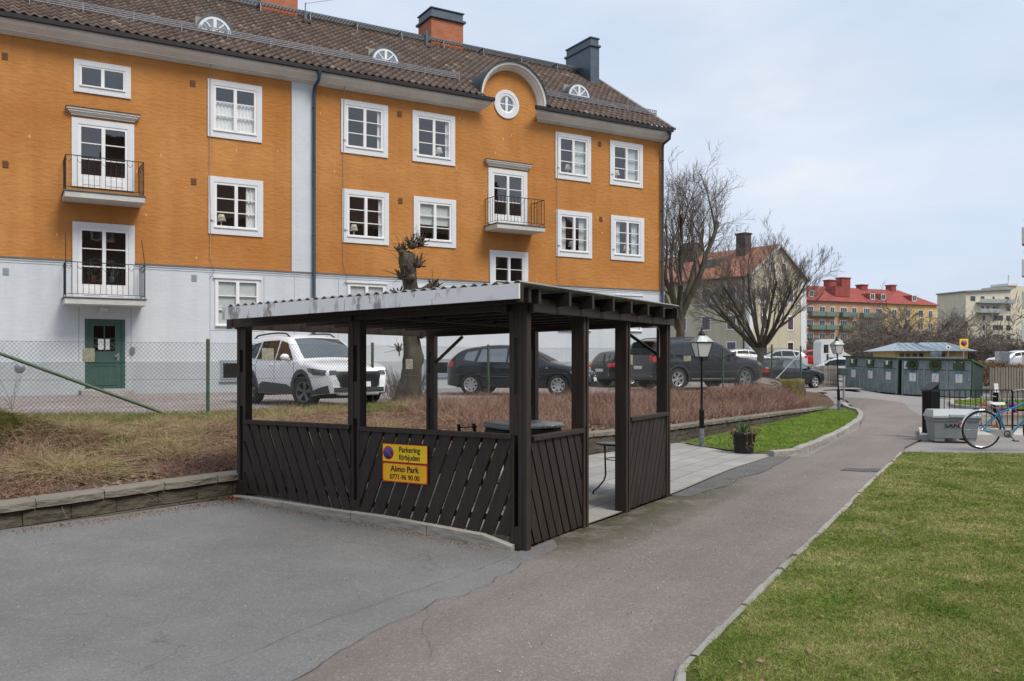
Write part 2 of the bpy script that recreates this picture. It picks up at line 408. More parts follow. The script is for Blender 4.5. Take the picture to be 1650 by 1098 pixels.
# far ground under everything
gb = MB(); gb.add([(-1500, -600, -1.2), (1500, -600, -1.2), (1500, 2400, -1.2), (-1500, 2400, -1.2)], [(0, 1, 2, 3)])
tag(gb.build('ground', M_soil), kind='structure')
sheet('road', [(-30, -12), (60, -12), (70, 90), (-10, 90), (-10, 40)], hl, -.03, .9, M_road)
YARD = [(-12, -6), (-3.2, -6), (-1.2, 1.0), (-.8, 4), G(640, 1098), G(720, 1000), G(850, 940), (.6, 7.3), G(918, 880), G(900, 862), (.14, 7.62)] + [BA(-.085, 0), BA(-.085, 3.62), (-3.05, 9.27), (-4.50, 7.58), (-9.6, 2.1), (-12, 0)]
sheet('parking_yard', YARD, hl, .004, .35, M_yard, rough=.006)
# lighter strip of newer asphalt between yard and path
LAWN_E = [G(1085, 1095), G(1180, 1000), G(1258, 920), G(1330, 850), G(1395, 786), G(1450, 732)]
PATCH2 = [(-1.9, 1.0), G(560, 1098), G(700, 1003), G(830, 930), G(905, 890), G(840, 885), G(826, 925), G(770, 950), G(700, 1000), G(640, 1098), (-1.6, 1)]
strip = [(-1.55, .9), G(655, 1100), G(760, 1012), G(842, 950), G(930, 893), G(846, 890), G(826, 905), G(700, 990), G(560, 1090), (-2.2, .9)]
def wob(pts, amp, step=.16):
    out = []
    for a, b in zip(pts, pts[1:]):
        a = np.array(a); b = np.array(b); L = np.linalg.norm(b - a); k = max(1, int(L / step)); n_ = np.array([-(b - a)[1], (b - a)[0]]) / L
        for j in range(k):
            q = a + (b - a) * j / k; q = q + n_ * amp * (mnoise.noise(Vector((q[0] * 1.6, q[1] * 1.6, 5))) + .6 * mnoise.noise(Vector((q[0] * 6, q[1] * 6, 2)))); out.append((float(q[0]), float(q[1])))
    return out + [tuple(pts[-1])]
PEDGE = wob([G(899, 870), G(907, 884), G(825, 927), G(690, 985), G(565, 1040), G(465, 1098), (-1.6, 2.6), (-2.6, -2)], .10)
PATH = [(-2.4, -6), (.2, -6), (.5, 2)] + [(x + .05, y) for x, y in LAWN_E] + [(7.4, 16.4), (11, 22), (13.5, 30), (12, 32.5), (11.6, 29.5)] + [G(1392, 672), G(1385, 690), G(1300, 737), G(1247, 737), G(1085, 800), G(897, 868)] + PEDGE
sheet('path', PATH, hl, .008, .35, M_path, rough=.005)
sheet('asphalt_patch', [G(1082, 800), G(1240, 736.5), G(1275, 737), G(1236, 762), G(1222, 768), G(1190, 774), G(1178, 784), G(1140, 793), G(1110, 803)], hl, .0125, .2, M_patch)
0 and sheet('moss_strip', [G(846, 889), G(1078, 801), G(1098, 806), G(1040, 822), G(985, 846), G(938, 868), G(905, 880)], hl, .013, .15, m_asphalt('mossy', (.12, .115, .1), (.15, .14, .12), .3, .9, moss=1.0))
def crack(name, pts, w, off, seed, mat):
    b = MB(); V = []; rn = random.Random(seed)
    for i, p in enumerate(pts):
        a = np.array(pts[max(0, i - 1)]); c = np.array(pts[min(len(pts) - 1, i + 1)]); d = c - a; d = d / (np.linalg.norm(d) + 1e-9); n_ = np.array([-d[1], d[0]]); ww = w * rn.uniform(.25, 1.3)
        z = float(hl(p[0], p[1])) + off; q = np.array(p) + n_ * rn.uniform(-.004, .004); V += [(*(q - n_ * ww / 2), z), (*(q + n_ * ww / 2), z)]
    b.add(V, [(2 * i, 2 * i + 1, 2 * i + 3, 2 * i + 2) for i in range(len(pts) - 1)]); tag(b.build(name, mat), kind='structure')
M_crack = simple('crack_dirt', (.045, .04, .03), .95, 0, .4, scale=8)
crack('path_joint', wob([q for q in PEDGE[:-1] if q[1] < 7.1], .02, .05), .006, .0165, 1, simple('joint_dirt', (.085, .08, .072), .95, 0, .4, scale=8))
crack('yard_joint', wob([G(822, 901), G(700, 945), G(550, 996), G(430, 1044), G(320, 1085), (-2.2, 3.6)], .05, .06), .003, .012, 2, simple('joint_dirt', (.085, .08, .072), .95, 0, .4, scale=8))
crack('path_crack', wob([G(690, 985), G(684, 1015), G(700, 1040), G(690, 1075)], .06, .04), .0022, .0165, 3, simple('joint_dirt'  , (0, 0, 0)))
crack('patch_joint', wob([G(1110, 803), G(1140, 793), G(1178, 784), G(1190, 774), G(1222, 768), G(1236, 762), G(1275, 737)], .05, .05), .006, .016, 4, simple('joint_dirt', (0, 0, 0)))
PATIO = [BA(-.0, 0.0), (1.94, 10.66), G(1247, 734), G(1170, 729), (3.25, 17.1), (1.42, 15.0), (-2.95, 9.33), BA(0, 3.58)]
pl = [( (Vector(p) - C0).dot(BD), (Vector(p) - C0).dot(AD)) for p in PATIO]
def h_loc(x, y): return hl(C0.x + BD.x * x + AD.x * y, C0.y + BD.y * x + AD.y * y)
o = sheet('patio_paving', pl, h_loc, .016, .5, M_pave); o.location = (C0.x, C0.y, 0); o.rotation_euler = (0, 0, math.atan2(.861, .509))
LAWN = [(.55, 1.5)] + LAWN_E + [G(1650, 741), (24, 14), (24, -4), (.4, -4)]
LAWNI = [(x + .05, y) for x, y in LAWN]
sheet('lawn', LAWNI, hl, .03, .3, M_turf, rough=.02)
ISL = [G(1089, 716.5), G(1200, 733), G(1247, 733), G(1285, 727), G(1340, 703), G(1386, 675), G(1384, 668), G(1368, 659.5), G(1335, 661), (10.1, 28.2), (6.95, 23.0), (3.3, 17.1)]
sheet('grass_strip', ISL, hl, .03, .3, M_turf, rough=.02)
# round lawn behind the railing
RL = [G(1534, 652), G(1545, 645.5), G(1570, 641), G(1600, 638), (24.5, 41), (30, 38), (24, 30), G(1640, 664), G(1570, 662), G(1545, 659)]
sheet('far_lawn', RL, hl, .03, .5, M_turf, rough=.02)

# kerbs
def kerb(name, pts, w, h, mat, off=0.0, seg=.9, jitter=.006, inner=1, label=None):
    b = MB(); P = [Vector(p) for p in pts]
    # resample
    L = [0]
    for i in range(1, len(P)): L.append(L[-1] + (P[i] - P[i - 1]).length)
    def at(s):
        s = max(0, min(L[-1], s))
        for i in range(1, len(P)):
            if s <= L[i] + 1e-9:
                return P[i - 1].lerp(P[i], (s - L[i - 1]) / max(1e-6, L[i] - L[i - 1]))
        return P[-1]
    n = max(1, round(L[-1] / seg)); st = L[-1] / n
    for i in range(n):
        s0 = i * st + .004; s1 = (i + 1) * st - .004; k = 3; sec = []
        ja = random.uniform(-jitter, jitter); jb = random.uniform(-jitter, jitter)
        for q in range(k + 1):
            s = s0 + (s1 - s0) * q / k; p = at(s); d = (at(s + .05) - at(s - .05)).normalized(); nn = Vector((d.y, -d.x)) * inner
            z = float(hl(p.x, p.y)); hh = h(s / L[-1]) if callable(h) else h
            hh += ja + (jb - ja) * q / k
            a = p + nn * ja * .5; c = p + nn * (w + ja * .5)
            sec += [(a.x, a.y, z - .1), (a.x, a.y, z + hh - .012), (a.x + nn.x * .015, a.y + nn.y * .015, z + hh), (c.x - nn.x * .012, c.y - nn.y * .012, z + hh), (c.x, c.y, z + hh - .01), (c.x, c.y, z - .1)]
        fs = []
        for q in range(k):
            for j in range(5): fs.append((q * 6 + j, q * 6 + j + 1, (q + 1) * 6 + j + 1, (q + 1) * 6 + j))
        fs.append((0, 1, 2, 3, 4, 5)); e = k * 6; fs.append((e + 5, e + 4, e + 3, e + 2, e + 1, e))
        b.add(sec, fs)
    return tag(b.build(name, mat), label, None, None, 'structure')
kerb('lawn_kerb', [(.55, 1.5)] + LAWN_E, .06, .045, M_kerbst, seg=.55, jitter=.012, inner=1)
kerb('pavilion_kerb', [BA(-.1, 3.72), BA(-.1, .06)], .1, lambda u: .035 + .07 * min(1, u * 1.6) - (0 if u < .93 else (u - .93) * .9), M_conc, seg=1.0, jitter=.003, inner=-1)
kerb('strip_kerb', [G(1247, 737), G(1287, 733), G(1345, 708), G(1388, 680), G(1392, 672), G(1386, 664), G(1362, 658)], .14, .1, M_kerbst, seg=.8, jitter=.01, inner=-1)
kerb('round_kerb', [G(1600, 664), G(1552, 661), G(1532, 655), G(1530, 650), G(1540, 645), G(1560, 641)], .14, .09, M_conc, seg=.8, inner=1)
# drain covers in the path
M_iron = simple('cast_iron', (.09, .09, .09), .6, .4, .3)
def grate(px, py, w, d, name, label):
    x, y = G(px, py); z = float(hl(x, y)) + .014; b = MB(); b.box(-w / 2, w / 2, -d / 2, d / 2, 0, .004)
    t = thing(name, label, 'drain cover', (x, y, z), math.atan2(.861, .509) - R(90)); b.build('frame', simple('iron_worn', (.16, .155, .15), .7), t)
    c = MB()
    n = 9
    for i in range(n):
        xx = -w / 2 + .04 + (w - .08) * i / (n - 1); c.box(xx - .012, xx + .012, -d / 2 + .03, d / 2 - .03, .0045, .009)
    c.build('bars', M_iron, t)
grate(1381, 760, .42, .34, 'drain_cover', 'square iron gully grate set in the path near the lawn kerb')
x_, y_ = G(1405, 761); 
tb = MB(); tb.lathe([(0, 0), (.22, 0), (.22, .004), (.18, .006), (0, .006)], 20); o = tb.build('manhole_cover', M_iron); o.location = (x_ + .12, y_ - .0, float(hl(x_, y_)) + .014)
tag(o, 'round iron manhole lid in the path beside the square grate', 'manhole cover')

# upper level: embankment and gravel lot
FENCE = [(-12.5, 13.5), (-8.9, 15.0), (-5.6, 16.0), (-3.1, 19.3), (-.6, 22.0), (3.1, 24.3), (6.52, 27.0), (9.3, 30.4), (10.6, 31.8)]
EMB = [(-10.2, 2.6)] + [(x - .13, y + .07) for x, y in WALL[1:]] + [(10.9, 29.3), (11.1, 30.5), (10.9, 32.4)] + [(x - .45, y + .55) for x, y in FENCE[::-1]] + [(-16, 12), (-16, 4)]
def h_emb(x, y):
    x = np.asarray(x, float); y = np.asarray(y, float)
    z = hu(x, y); m = .46 * np.exp(-(((x + 7.7) / 1.15) ** 2 + ((y - 11.8) / .55) ** 2))
    m += .10 * np.exp(-(((x + 6.3) / .9) ** 2 + ((y - 11.6) / .4) ** 2))
    best = np.full(x.shape, 1e9); tz = np.zeros(x.shape)
    TZ = [.40, .41, .456, .408, .36, .25, .135]
    for (a, b, ta, tb) in zip(WALL, WALL[1:], TZ, TZ[1:]):
        dx, dy = b[0] - a[0], b[1] - a[1]; t = np.clip(((x - a[0]) * dx + (y - a[1]) * dy) / (dx * dx + dy * dy), 0, 1)
        d = np.hypot(x - a[0] - dx * t, y - a[1] - dy * t); m_ = d < best; best = np.where(m_, d, best); tz = np.where(m_, ta + (tb - ta) * t, tz)
    f = np.clip((best - .15) / 1.5, 0, 1); f = f * f * (3 - 2 * f)
    return (tz - .045) * (1 - f) + z * f + m * f
sheet('embankment', EMB, h_emb, .0, .25, M_soil, rough=.06)
LOT = [(-16, 12.2)] + FENCE + [(12.2, 33.5), (13.2, 37), (16.4, 40.5), (18.5, 49), (22, 51), (-10, 51), (-26, 26)]
sheet('gravel_lot', LOT, hu, -.005, 1.1, M_gravel)

# retaining wall of split blocks with cap stones
M_block = m_plaster('split_block', (.075, .066, .05), (.13, .115, .09), 1.0)
M_cap = m_plaster('cap_stone', (.165, .15, .125), (.25, .23, .195), 1.0)
def ret_wall():
    t = thing('retaining_wall', 'low retaining wall of split concrete blocks along the planted bank', 'wall', (0, 0, 0))
    P = [Vector(p) for p in WALL]; L = [0]
    for i in range(1, len(P)): L.append(L[-1] + (P[i] - P[i - 1]).length)
    def at(s):
        s = max(0, min(L[-1], s))
        for i in range(1, len(P)):
            if s <= L[i] + 1e-9: return P[i - 1].lerp(P[i], (s - L[i - 1]) / (L[i] - L[i - 1]))
    caps = MB(); blocks = MB(); M = L[-1]
    def block(mb, s0, s1, z0, z1, out, back, bev, rgh):
        a = at(s0); b = at(s1); d = (b - a).normalized(); n = Vector((d.y, -d.x))     # n points to the path side
        za, zb = (z(s0) if callable(z) else z for z in (z0, z0)); K = 5
        vs = []; fs = []
        for k in range(K + 1):
            s = s0 + (s1 - s0) * k / K; p = at(s); zl, zh = z0(s), z1(s); e = bev if k in (0, K) else 0
            ro = [random.uniform(-rgh, rgh) for _ in range(4)]
            row = [(p - n * back, zl), (p + n * (out - e + ro[0]), zl + bev * .4), (p + n * (out - e + ro[1]), zl + (zh - zl) * .5), (p + n * (out - e + ro[2] * .6), zh - bev * .9), (p + n * (out - e - bev + ro[3] * .3), zh), (p - n * back, zh + ro[3] * .15)]
            vs += [(q.x, q.y, z) for q, z in row]
        for k in range(K):
            for j in range(5): fs.append((k * 6 + j, k * 6 + j + 1, (k + 1) * 6 + j + 1, (k + 1) * 6 + j))
        fs.append((0, 1, 2, 3, 4, 5)); e = K * 6; fs.append((e + 5, e + 4, e + 3, e + 2, e + 1, e)); mb.add(vs, fs)
    TOPZ = [.40, .41, .456, .408, .36, .25, .135]
    def top(s):
        s = max(0, min(M, s))
        return float(np.interp(s, L, TOPZ))
    s = 0
    while s < M - .1:
        l = min(random.uniform(.55, .62), M - s); block(caps, s + .004, s + l - .004, lambda q: top(q) - .085, lambda q: top(q), .03, .2, .018, .006); s += l
    for row in range(3):
        s = -.2 * (row % 2)
        while s < M - .1:
            l = .42; a = max(0, s)
            block(blocks, a + .003, min(M, s + l) - .003, lambda q: top(q) - .087 - .145 * (row + 1) + .003, lambda q: top(q) - .087 - .145 * row, .0 - .004 * (2 - row) + .012 * row, .15, .01, .007); s += l
    caps.build('cap_stones', M_cap, t); blocks.build('block_courses', M_block, t)
ret_wall()
# ================================================================== PAVILION (local x along the path side, y along the yard side)
M_dark = m_wood('dark_stain', (.030, .022, .018), .55, 14, .5)
M_dark2 = m_wood('dark_stain_worn', (.038, .027, .021), .6, 14, .5)
PAVZ = math.atan2(.861, .509)
def loc_b(px):   # on face B (y=0)
    k = (px - CXP) / FPX; return (k * C0.y - C0.x) / (BD.x - k * BD.y)
def loc_a(px):
    k = (px - CXP) / FPX; return (k * C0.y - C0.x) / (AD.x - k * AD.y)
pav = thing('garden_pavilion', 'dark brown stained open timber shelter with slatted side panels and white corrugated roof', 'garden shelter', (C0.x, C0.y, 0), PAVZ)
def zr(y): return 2.29 - .026 * y          # roof falls to the left
def zb(y): return 2.10 - .024 * y          # underside of the beams
def gz(x, y): return float(h_loc(x, y))
def post(x, y, along, full=True, ztop=None, zbot=None):
    """two planks with a slot between, spacers at intervals; along = direction in which the slot is seen through"""
    z0 = (gz(x, y) - .02) if zbot is None else zbot; z1 = (zb(y) + .12) if ztop is None else ztop
    b = MB(); w = .062
    for s in (-1, 1):
        if along == 'x': b.bbox(x - .048, x + .048, y + s * .045 - .023 , y + s * .045 + .023, z0, z1, .004)
        else: b.bbox(x + s * .045 - .023, x + s * .045 + .023, y - .048, y + .048, z0, z1, .004)
    segs = [(z0, z0 + .22), (z0 + 1.02, z0 + 1.38), (z1 - .36, z1 - .02)]
    for a, c in segs:
        if along == 'x': b.box(x - .042, x + .040, y - .0215, y + .0215, a, c)
        else: b.box(x - .0215, x + .0215, y - .042, y + .040, a, c)
    return b.build('post', M_dark2, pav)
xB = [0, loc_b(936), loc_b(1004.5), loc_b(1070)]
yA = [.0, loc_a(577), loc_a(394)]
LX, LY = xB[3], yA[2]
# yard side posts
for y in yA[1:]: post(.0, y, 'x')
# corner: post seen with the slot and a broad plank to its right
post(.0, .05, 'x'); cb = MB(); cb.bbox(-.05, .03, -.062, -.018, gz(0, 0) - .02, 2.2, .004); cb.build('post', M_dark2, pav)
for x in xB[1:]:
    b = MB(); z0 = gz(x, 0) - .02
    b.bbox(x + .015, x + .055, -.062, .075, z0, 2.19, .004); b.bbox(x - .06, x - .02, -.062, .075, z0, 2.19, .004)
    for a, c in ((z0, z0 + .2), (z0 + 1.02, z0 + 1.35), (1.75, 2.08)): b.box(x - .0195, x + .0145, -.05, .06, a, c)
    b.build('post', M_dark2, pav)
# back and left posts
post(LX, LY, 'x', zbot=gz(LX, LY)); post(LX, LY / 2 + .1, 'x'); post(1.78, LY, 'x', ztop=zb(LY) + .1)
# beams
b = MB(); b.bbox(-.02, .03, yA[1] + .012, LY + .12, zb(3) - .002, zb(3) + .115, .004)
def sbeam(x, y0, y1, w, h, dz=0):
    m = MB(); m.add([(x - w / 2, y0, zb(y0) + dz), (x + w / 2, y0, zb(y0) + dz), (x + w / 2, y1, zb(y1) + dz), (x - w / 2, y1, zb(y1) + dz),
                     (x - w / 2, y0, zb(y0) + h + dz), (x + w / 2, y0, zb(y0) + h + dz), (x + w / 2, y1, zb(y1) + h + dz), (x - w / 2, y1, zb(y1) + h + dz)],
                    [(0, 3, 2, 1), (4, 5, 6, 7), (0, 1, 5, 4), (1, 2, 6, 5), (2, 3, 7, 6), (3, 0, 4, 7)])
    return m.build('beam', M_dark2, pav)
sbeam(-.085, .10, yA[1] - .03, .045, .12); sbeam(-.085, yA[1] + .03, LY + .1, .045, .12)
sbeam(LX + .075, -.05, LY + .1, .045, .13, -.02)
sbeam(LX - .08, .1, LY - .1, .045, .13, -.02)
for y, z, x0, x1 in ((-.09, 2.085, -.02, LX + .06), (LY + .075, zb(LY) - .02, -.05, LX + .1), (LY / 2, zb(LY / 2) + .02, .05, LX - .1)):
    m = MB(); m.bbox(x0, x1, y - .022, y + .022, z, z + .125, .004); m.build('beam', M_dark2, pav)
# stub brackets on the yard side
for y in (yA[1], .12, LY + .1):
    m = MB(); m.bbox(-.135, -.109, y - .028, y + .028, zb(y) - .015, zb(y) + .175, .003); m.build('bracket', M_dark2, pav)
# rafters, running across to the yard-left side
RX = []
for px in (880, 919, 956, 989, 1018, 1045, 1070, 1092):
    k = (px - CXP) / FPX; X0 = C0.x - AD.x * .25; Y0 = C0.y - AD.y * .25
    RX.append((k * Y0 - X0) / (BD.x - k * BD.y))
for x in RX + [-.22]:
    m = MB(); y0, y1 = (-.25, LY - .05) if x > 0 else (-.19, LY - .2)
    m.add([(x + dx, y, zr(y) - .018 - dz) for y in (y0, y1) for dx, dz in ((-.022, .125), (.022, .125), (.022, .0), (-.022, .0))],
          [(0, 1, 2, 3), (7, 6, 5, 4), (0, 4, 5, 1), (1, 5, 6, 2), (2, 6, 7, 3), (3, 7, 4, 0)])
    m.build('rafter', M_dark, pav)
# corrugated roof sheet: ridges run along local x, wave seen along the yard side
M_roofsh = m_plaster('roof_sheet', (.20, .21, .205), (.33, .34, .33), .3)
y0, y1, x0, x1 = -.24, 3.26, -.47, RX[-1] + .1
n = int((y1 - y0) / .012); V = []
for i in range(n + 1):
    y = y0 + (y1 - y0) * i / n; z = zr(y) + .012 + .013 * math.cos(2 * PI * y / .105)
    V += [(x0, y, z), (x1, y, z), (x0, y, z - .004), (x1, y, z - .004)]
F = []
for i in range(n): a = 4 * i; F += [(a, a + 1, a + 5, a + 4), (a + 2, a + 6, a + 7, a + 3), (a, a + 4, a + 6, a + 2), (a + 1, a + 3, a + 7, a + 5)]
m = MB(); m.add(V, F, False); m.build('roof_sheet', M_roofsh, pav)
m = MB()
for i in range(11):
    xx = x0 + .05 + (x1 - x0 - .2) * i / 10; m.box(xx, xx + .07, y0 + .12, y1 - .1, zr(1.5) - .02, zr(1.5) - .005) if False else None
def m_fascia():
    s = NT('fascia_paint'); v = s.obj()
    a = s.noise(v, 5, 6, .75, (1, 1, .35)); b = s.noise(v, 1.2, 3, .6)
    f = s.math('MULTIPLY', s.ramp(a, [(.52, 0.), (.58, 1.)]), s.ramp(b, [(.42, 0.), (.55, 1.)]))
    c = s.mix(f, (.86, .87, .88), (.30, .29, .27)); c = s.mix(s.math('MULTIPLY', s.noise(v, 3, 5, .7), .25), c, (.5, .5, .49))
    s.pr(c, .7, 0, s.bump(a, .15, .01), .3); return s.m
M_fas = m_fascia()
for (ya, yb) in ((-.235, 1.62), (1.628, 3.25)):
    m = MB(); x = -.475
    m.add([(xx, y, zr(y) - dz) for y in (ya, yb) for xx, dz in ((x - .012, .128), (x + .012, .128), (x + .012, .002), (x - .012, .002))],
          [(0, 1, 2, 3), (7, 6, 5, 4), (0, 4, 5, 1), (1, 5, 6, 2), (2, 6, 7, 3), (3, 7, 4, 0)])
    m.build('fascia', M_fas, pav)
m = MB(); m.bbox(-.46, -.42, -.245, -.2, zr(0) - .15, zr(0) - .01, .004); m.build('fascia_end', M_dark2, pav)
# slatted panels
def panel(axis, a, b, top, lean, off, dens_=.128, gap=.022, seed=0, name='panel'):
    """axis 'y': on the yard side between y=a..b ; axis 'x': on the path side"""
    rnd = random.Random(seed); m = MB(); ang = R(67.5); th = .011
    bot = lambda u: (gz(off, u) + .05 if axis == 'y' else gz(u, off) + .035)
    if axis == 'y': bot = lambda u: gz(-.05, u) + .11 - .035 * min(1, max(0, (u - .3) / 3))
    c, s = math.cos(ang), math.sin(ang); step = (dens_) / s; W = (dens_ - gap) / s
    H = top
    u = a - 1.2
    while u < b + 1.2:
        w = W * rnd.uniform(.94, 1.03)
        # slat as parallelogram clipped to [a,b] x [bot,top]
        d = H / math.tan(ang) * lean
        poly = [(u, 0), (u + w, 0), (u + w + d, H), (u + d, H)]
        def clip(poly, f):
            out = []
            for i in range(len(poly)):
                p, q = poly[i], poly[(i + 1) % len(poly)]; fp, fq = f(p), f(q)
                if fp >= 0: out.append(p)
                if (fp >= 0) != (fq >= 0):
                    t = fp / (fp - fq); out.append((p[0] + (q[0] - p[0]) * t, p[1] + (q[1] - p[1]) * t))
            return out
        poly = clip(poly, lambda p: p[0] - a)
        if poly: poly = clip(poly, lambda p: b - p[0])
        if poly: poly = clip(poly, lambda p: p[1] - bot((a + b) / 2) - (bot(b) - bot(a)) / (b - a) * (p[0] - (a + b) / 2))
        if len(poly) >= 3:
            o_ = rnd.uniform(-.002, .002)
            if axis == 'y': m.prism(poly and [(p[0], p[1]) for p in poly], off - th + o_, off + th + o_, 'x')
            else: m.prism([(p[0], p[1]) for p in poly], off - th + o_, off + th + o_, 'y')
        u += step
    o = m.build(name, M_dark, pav)
    r = MB(); e = .026
    for z0, z1 in ((top - .0, top + .045),):
        if axis == 'y': r.bbox(off - .032, off + .045, a, b, z0 + .0, z1, .004)
        else: r.bbox(a, b, off - .04, off + .035, z0, z1, .004)
    r.build('rail', M_dark2, o)
    g = MB()
    if axis == 'y': g.box(off + .0135, off + .05, a + .02, b - .02, top - .045, top - .002); g.box(off + .0135, off + .05, a + .02, b - .02, bot(a) + .12, bot(a) + .17)
    else: g.box(a + .02, b - .02, off + .0135, off + .05, top - .045, top - .002); g.box(a + .02, b - .02, off + .0135, off + .05, bot(a) + .05, bot(a) + .1)
    g.build('batten', M_dark, o)
panel('y', yA[1] + .05, yA[2] - .05, .985, 1, -.045, seed=1)
panel('y', .1, yA[1] - .05, .975, -1, -.045, .147, .024, seed=2)
panel('x', .06, xB[1] - .07, .955, -1, -.035, .132, .022, seed=3)
panel('x', xB[2] + .07, xB[3] - .03, .995, 1, -.035, .118, .016, seed=4)
# diagonal braces and the bent hook rod
for p0, p1 in (((LX, LY - .05, 1.62), (LX, LY - .52, 1.99)), ((LX, .06, 1.72), (LX, .55, 2.05))):
    m = MB(); m.beam(p0, p1, .035, .035); m.build('brace', M_dark, pav)
M_galv = simple('galvanised', (.42, .43, .44), .45, .7, .15)
m = MB(); m.tube([(LX - .1, .02, 2.05), (LX - .1, .02, 1.9), (LX - .1, .02, 1.7)], .006); m.tube([(LX - .1, .25, 2.06), (LX - .1, .04, 2.06), (LX - .1, .02, 2.02)], .006); m.build('hook_rod', M_galv, pav)

# ------------------------------------------------------------------ parking signs on the panel
M_red = flat('sign_red', (.55, .03, .02), .35); M_yel = flat('sign_yellow', (.95, .62, .015), .35); M_blue = flat('sign_blue', (.02, .07, .35), .35)
M_blk = flat('sign_black', (.01, .01, .01), .4); M_white = flat('sign_white', (.78, .78, .78), .4)
def rrect(w, h, r, n=5):
    out = []
    for cx, cy, a0 in ((w / 2 - r, h / 2 - r, 0), (-w / 2 + r, h / 2 - r, 90), (-w / 2 + r, -h / 2 + r, 180), (w / 2 - r, -h / 2 + r, 270)):
        for i in range(n + 1): a = R(a0 + 90 * i / n); out.append((cx + r * math.cos(a), cy + r * math.sin(a)))
    return out
def plate(t, w, h, col, border, name='plate', z=0, th=.003, bw=.008, inr=.012):
    m = MB(); m.prism(rrect(w, h, .006), z, z + th); o = m.build(name, border, t)
    m = MB(); m.prism(rrect(w - 2 * bw, h - 2 * bw, inr), z + th - .0005, z + th + .0006); m.build('face', col, t); return o
ys0, ys1 = loc_a(689) - .06, loc_a(616) - .06
Zs = C0.y + AD.y * (ys0 + ys1) / 2
SW = (ys1 - ys0) * .985; ztop = 1.67 - (713 - 580) * (C0.y + .509 * ys1) / 1400 ; zmid = ztop - .158; 
def sign_root(name, label, z, h):
    x, y = BA(-.075, (ys0 + ys1) / 2); t = thing(name, label, 'sign', (x, y, z)); 
    # local x runs to the right as seen, local y up, local z towards the viewer
    rx = Vector((-AD.x, -AD.y, 0)); up = Vector((0, 0, 1)); nn = rx.cross(up)
    t.matrix_world = Matrix.Translation((x, y, z)) @ Matrix((rx, up, nn)).transposed().to_4x4(); return t
h1, h2 = .175, .185
t1 = sign_root('parking_sign', 'yellow no-parking sign with red edge and blue circle, above the phone number plate', ztop - h1 / 2, h1)
plate(t1, SW, h1, M_yel, M_red, 'plate', 0, .003, .007, .004)
m = MB(); m.lathe([(0, .0046), (.064, .0046), (.064, .004)], 28, (-SW / 2 + .073, 0, 0)); m.build('ring', M_red, t1)
m = MB(); m.lathe([(0, .0054), (.050, .0054), (.050, .004)], 28, (-SW / 2 + .073, 0, 0)); m.build('disc', M_blue, t1)
m = MB(); m.beam((-SW / 2 + .073 - .034, .034, .0058), (-SW / 2 + .073 + .034, -.034, .0058), .0006, .013, (1, 1, 0)); m.build('slash', M_red, t1)
text_obj('lettering', 'Parkering', .075, M_blk, t1, (.057, .034, .0045), (0, 0, 0), sx=.86, bold=.0012); text_obj('lettering', 'förbjuden', .075, M_blk, t1, (.057, -.038, .0045), (0, 0, 0), sx=.84, bold=.0012)
t2 = sign_root('parking_company_sign', 'orange plate with phone number and red rounded edge below the no-parking sign', ztop - h1 - .004 - h2 / 2, h2)
plate(t2, SW, h2, flat('sign_orange', (.92, .48, .012), .35), M_red, 'plate', 0, .003, .011, .02)
text_obj('lettering', 'Aimo Park', .078, M_blk, t2, (.0, .034, .0045), (0, 0, 0), sx=.98, bold=.0016); text_obj('lettering', '0771-96 90 00', .066, M_blk, t2, (0, -.042, .0045), (0, 0, 0), sx=.9, bold=.001)

# ------------------------------------------------------------------ bistro table and lidded grill inside
M_blkm = simple('black_metal', (.012, .012, .013), .35, .3, .1)
tx, ty = PX(1001, 10.55), 10.55; tz = gz(*[(Vector((tx, ty)) - C0).dot(q) for q in (BD, AD)]) + .016
t = thing('garden_table', 'round black metal garden table with greenish glass top standing in the pavilion opening', 'table', (tx, ty, tz)); t.scale = (1.05, 1.05, .86)
m = MB(); m.lathe([(.0, .712), (.285, .712), (.30, .718), (.305, .73), (.30, .738), (.285, .738)], 40); m.build('rim', M_blkm, t)
m = MB(); m.lathe([(0, .7385), (.284, .7385), (.284, .741), (0, .741)], 40); m.build('table_top', simple('table_glass', (.10, .15, .14), .08, 0, .05, spec=.8), t)
for k in range(4):
    a = R(180 + 90 * k); c, s = math.cos(a), math.sin(a)
    prof = [(.19, .712), (.185, .45), (.18, .28), (.20, .2), (.27, .1), (.32, .05), (.33, .0)]
    m = MB(); m.tube([(c * r, s * r, z) for r, z in prof], .010, 8); m.build('leg', M_blkm, t)
m = MB(); m.lathe([(.175, .5), (.185, .5), (.185, .51), (.175, .51), (.175, .5)], 30); m.build('ring', M_blkm, t)
Zg = 9.6; gx = PX(843, Zg); gzz = .12
t = thing('garden_grill', 'grey lidded grill box on a black stand behind the slatted panel', 'grill', (gx, Zg, gzz), R(30))
m = MB(); m.bbox(-.36, .36, -.24, .24, .66, .80, .015); m.build('body', M_blkm, t)
m = MB(); m.bbox(-.38, .38, -.26, .26, .803, .86, .02); m.build('lid', simple('lid_grey', (.30, .36, .39), .35, .3), t)
m = MB(); m.tube([(.1, -.3, .82), (.1, -.275, .83), (.26, -.275, .83), (.26, -.3, .82)], .009); m.build('handle', M_galv, t)
for sx in (-1, 1):
    for sy in (-1, 1):
        m = MB(); m.box(sx * .33 - .02, sx * .33 + .02, sy * .2 - .02, sy * .2 + .02, 0, .66); m.build('leg', M_blkm, t)
m = MB(); m.box(-.33, .33, -.2, .2, .2, .22); m.build('shelf', M_blkm, t)
x_, y_ = PX(767, 9.9), 9.9
t = thing('folded_chair', 'flat black folding garden chair leaning beside the grill', 'chair', (x_, y_, .13), R(30))
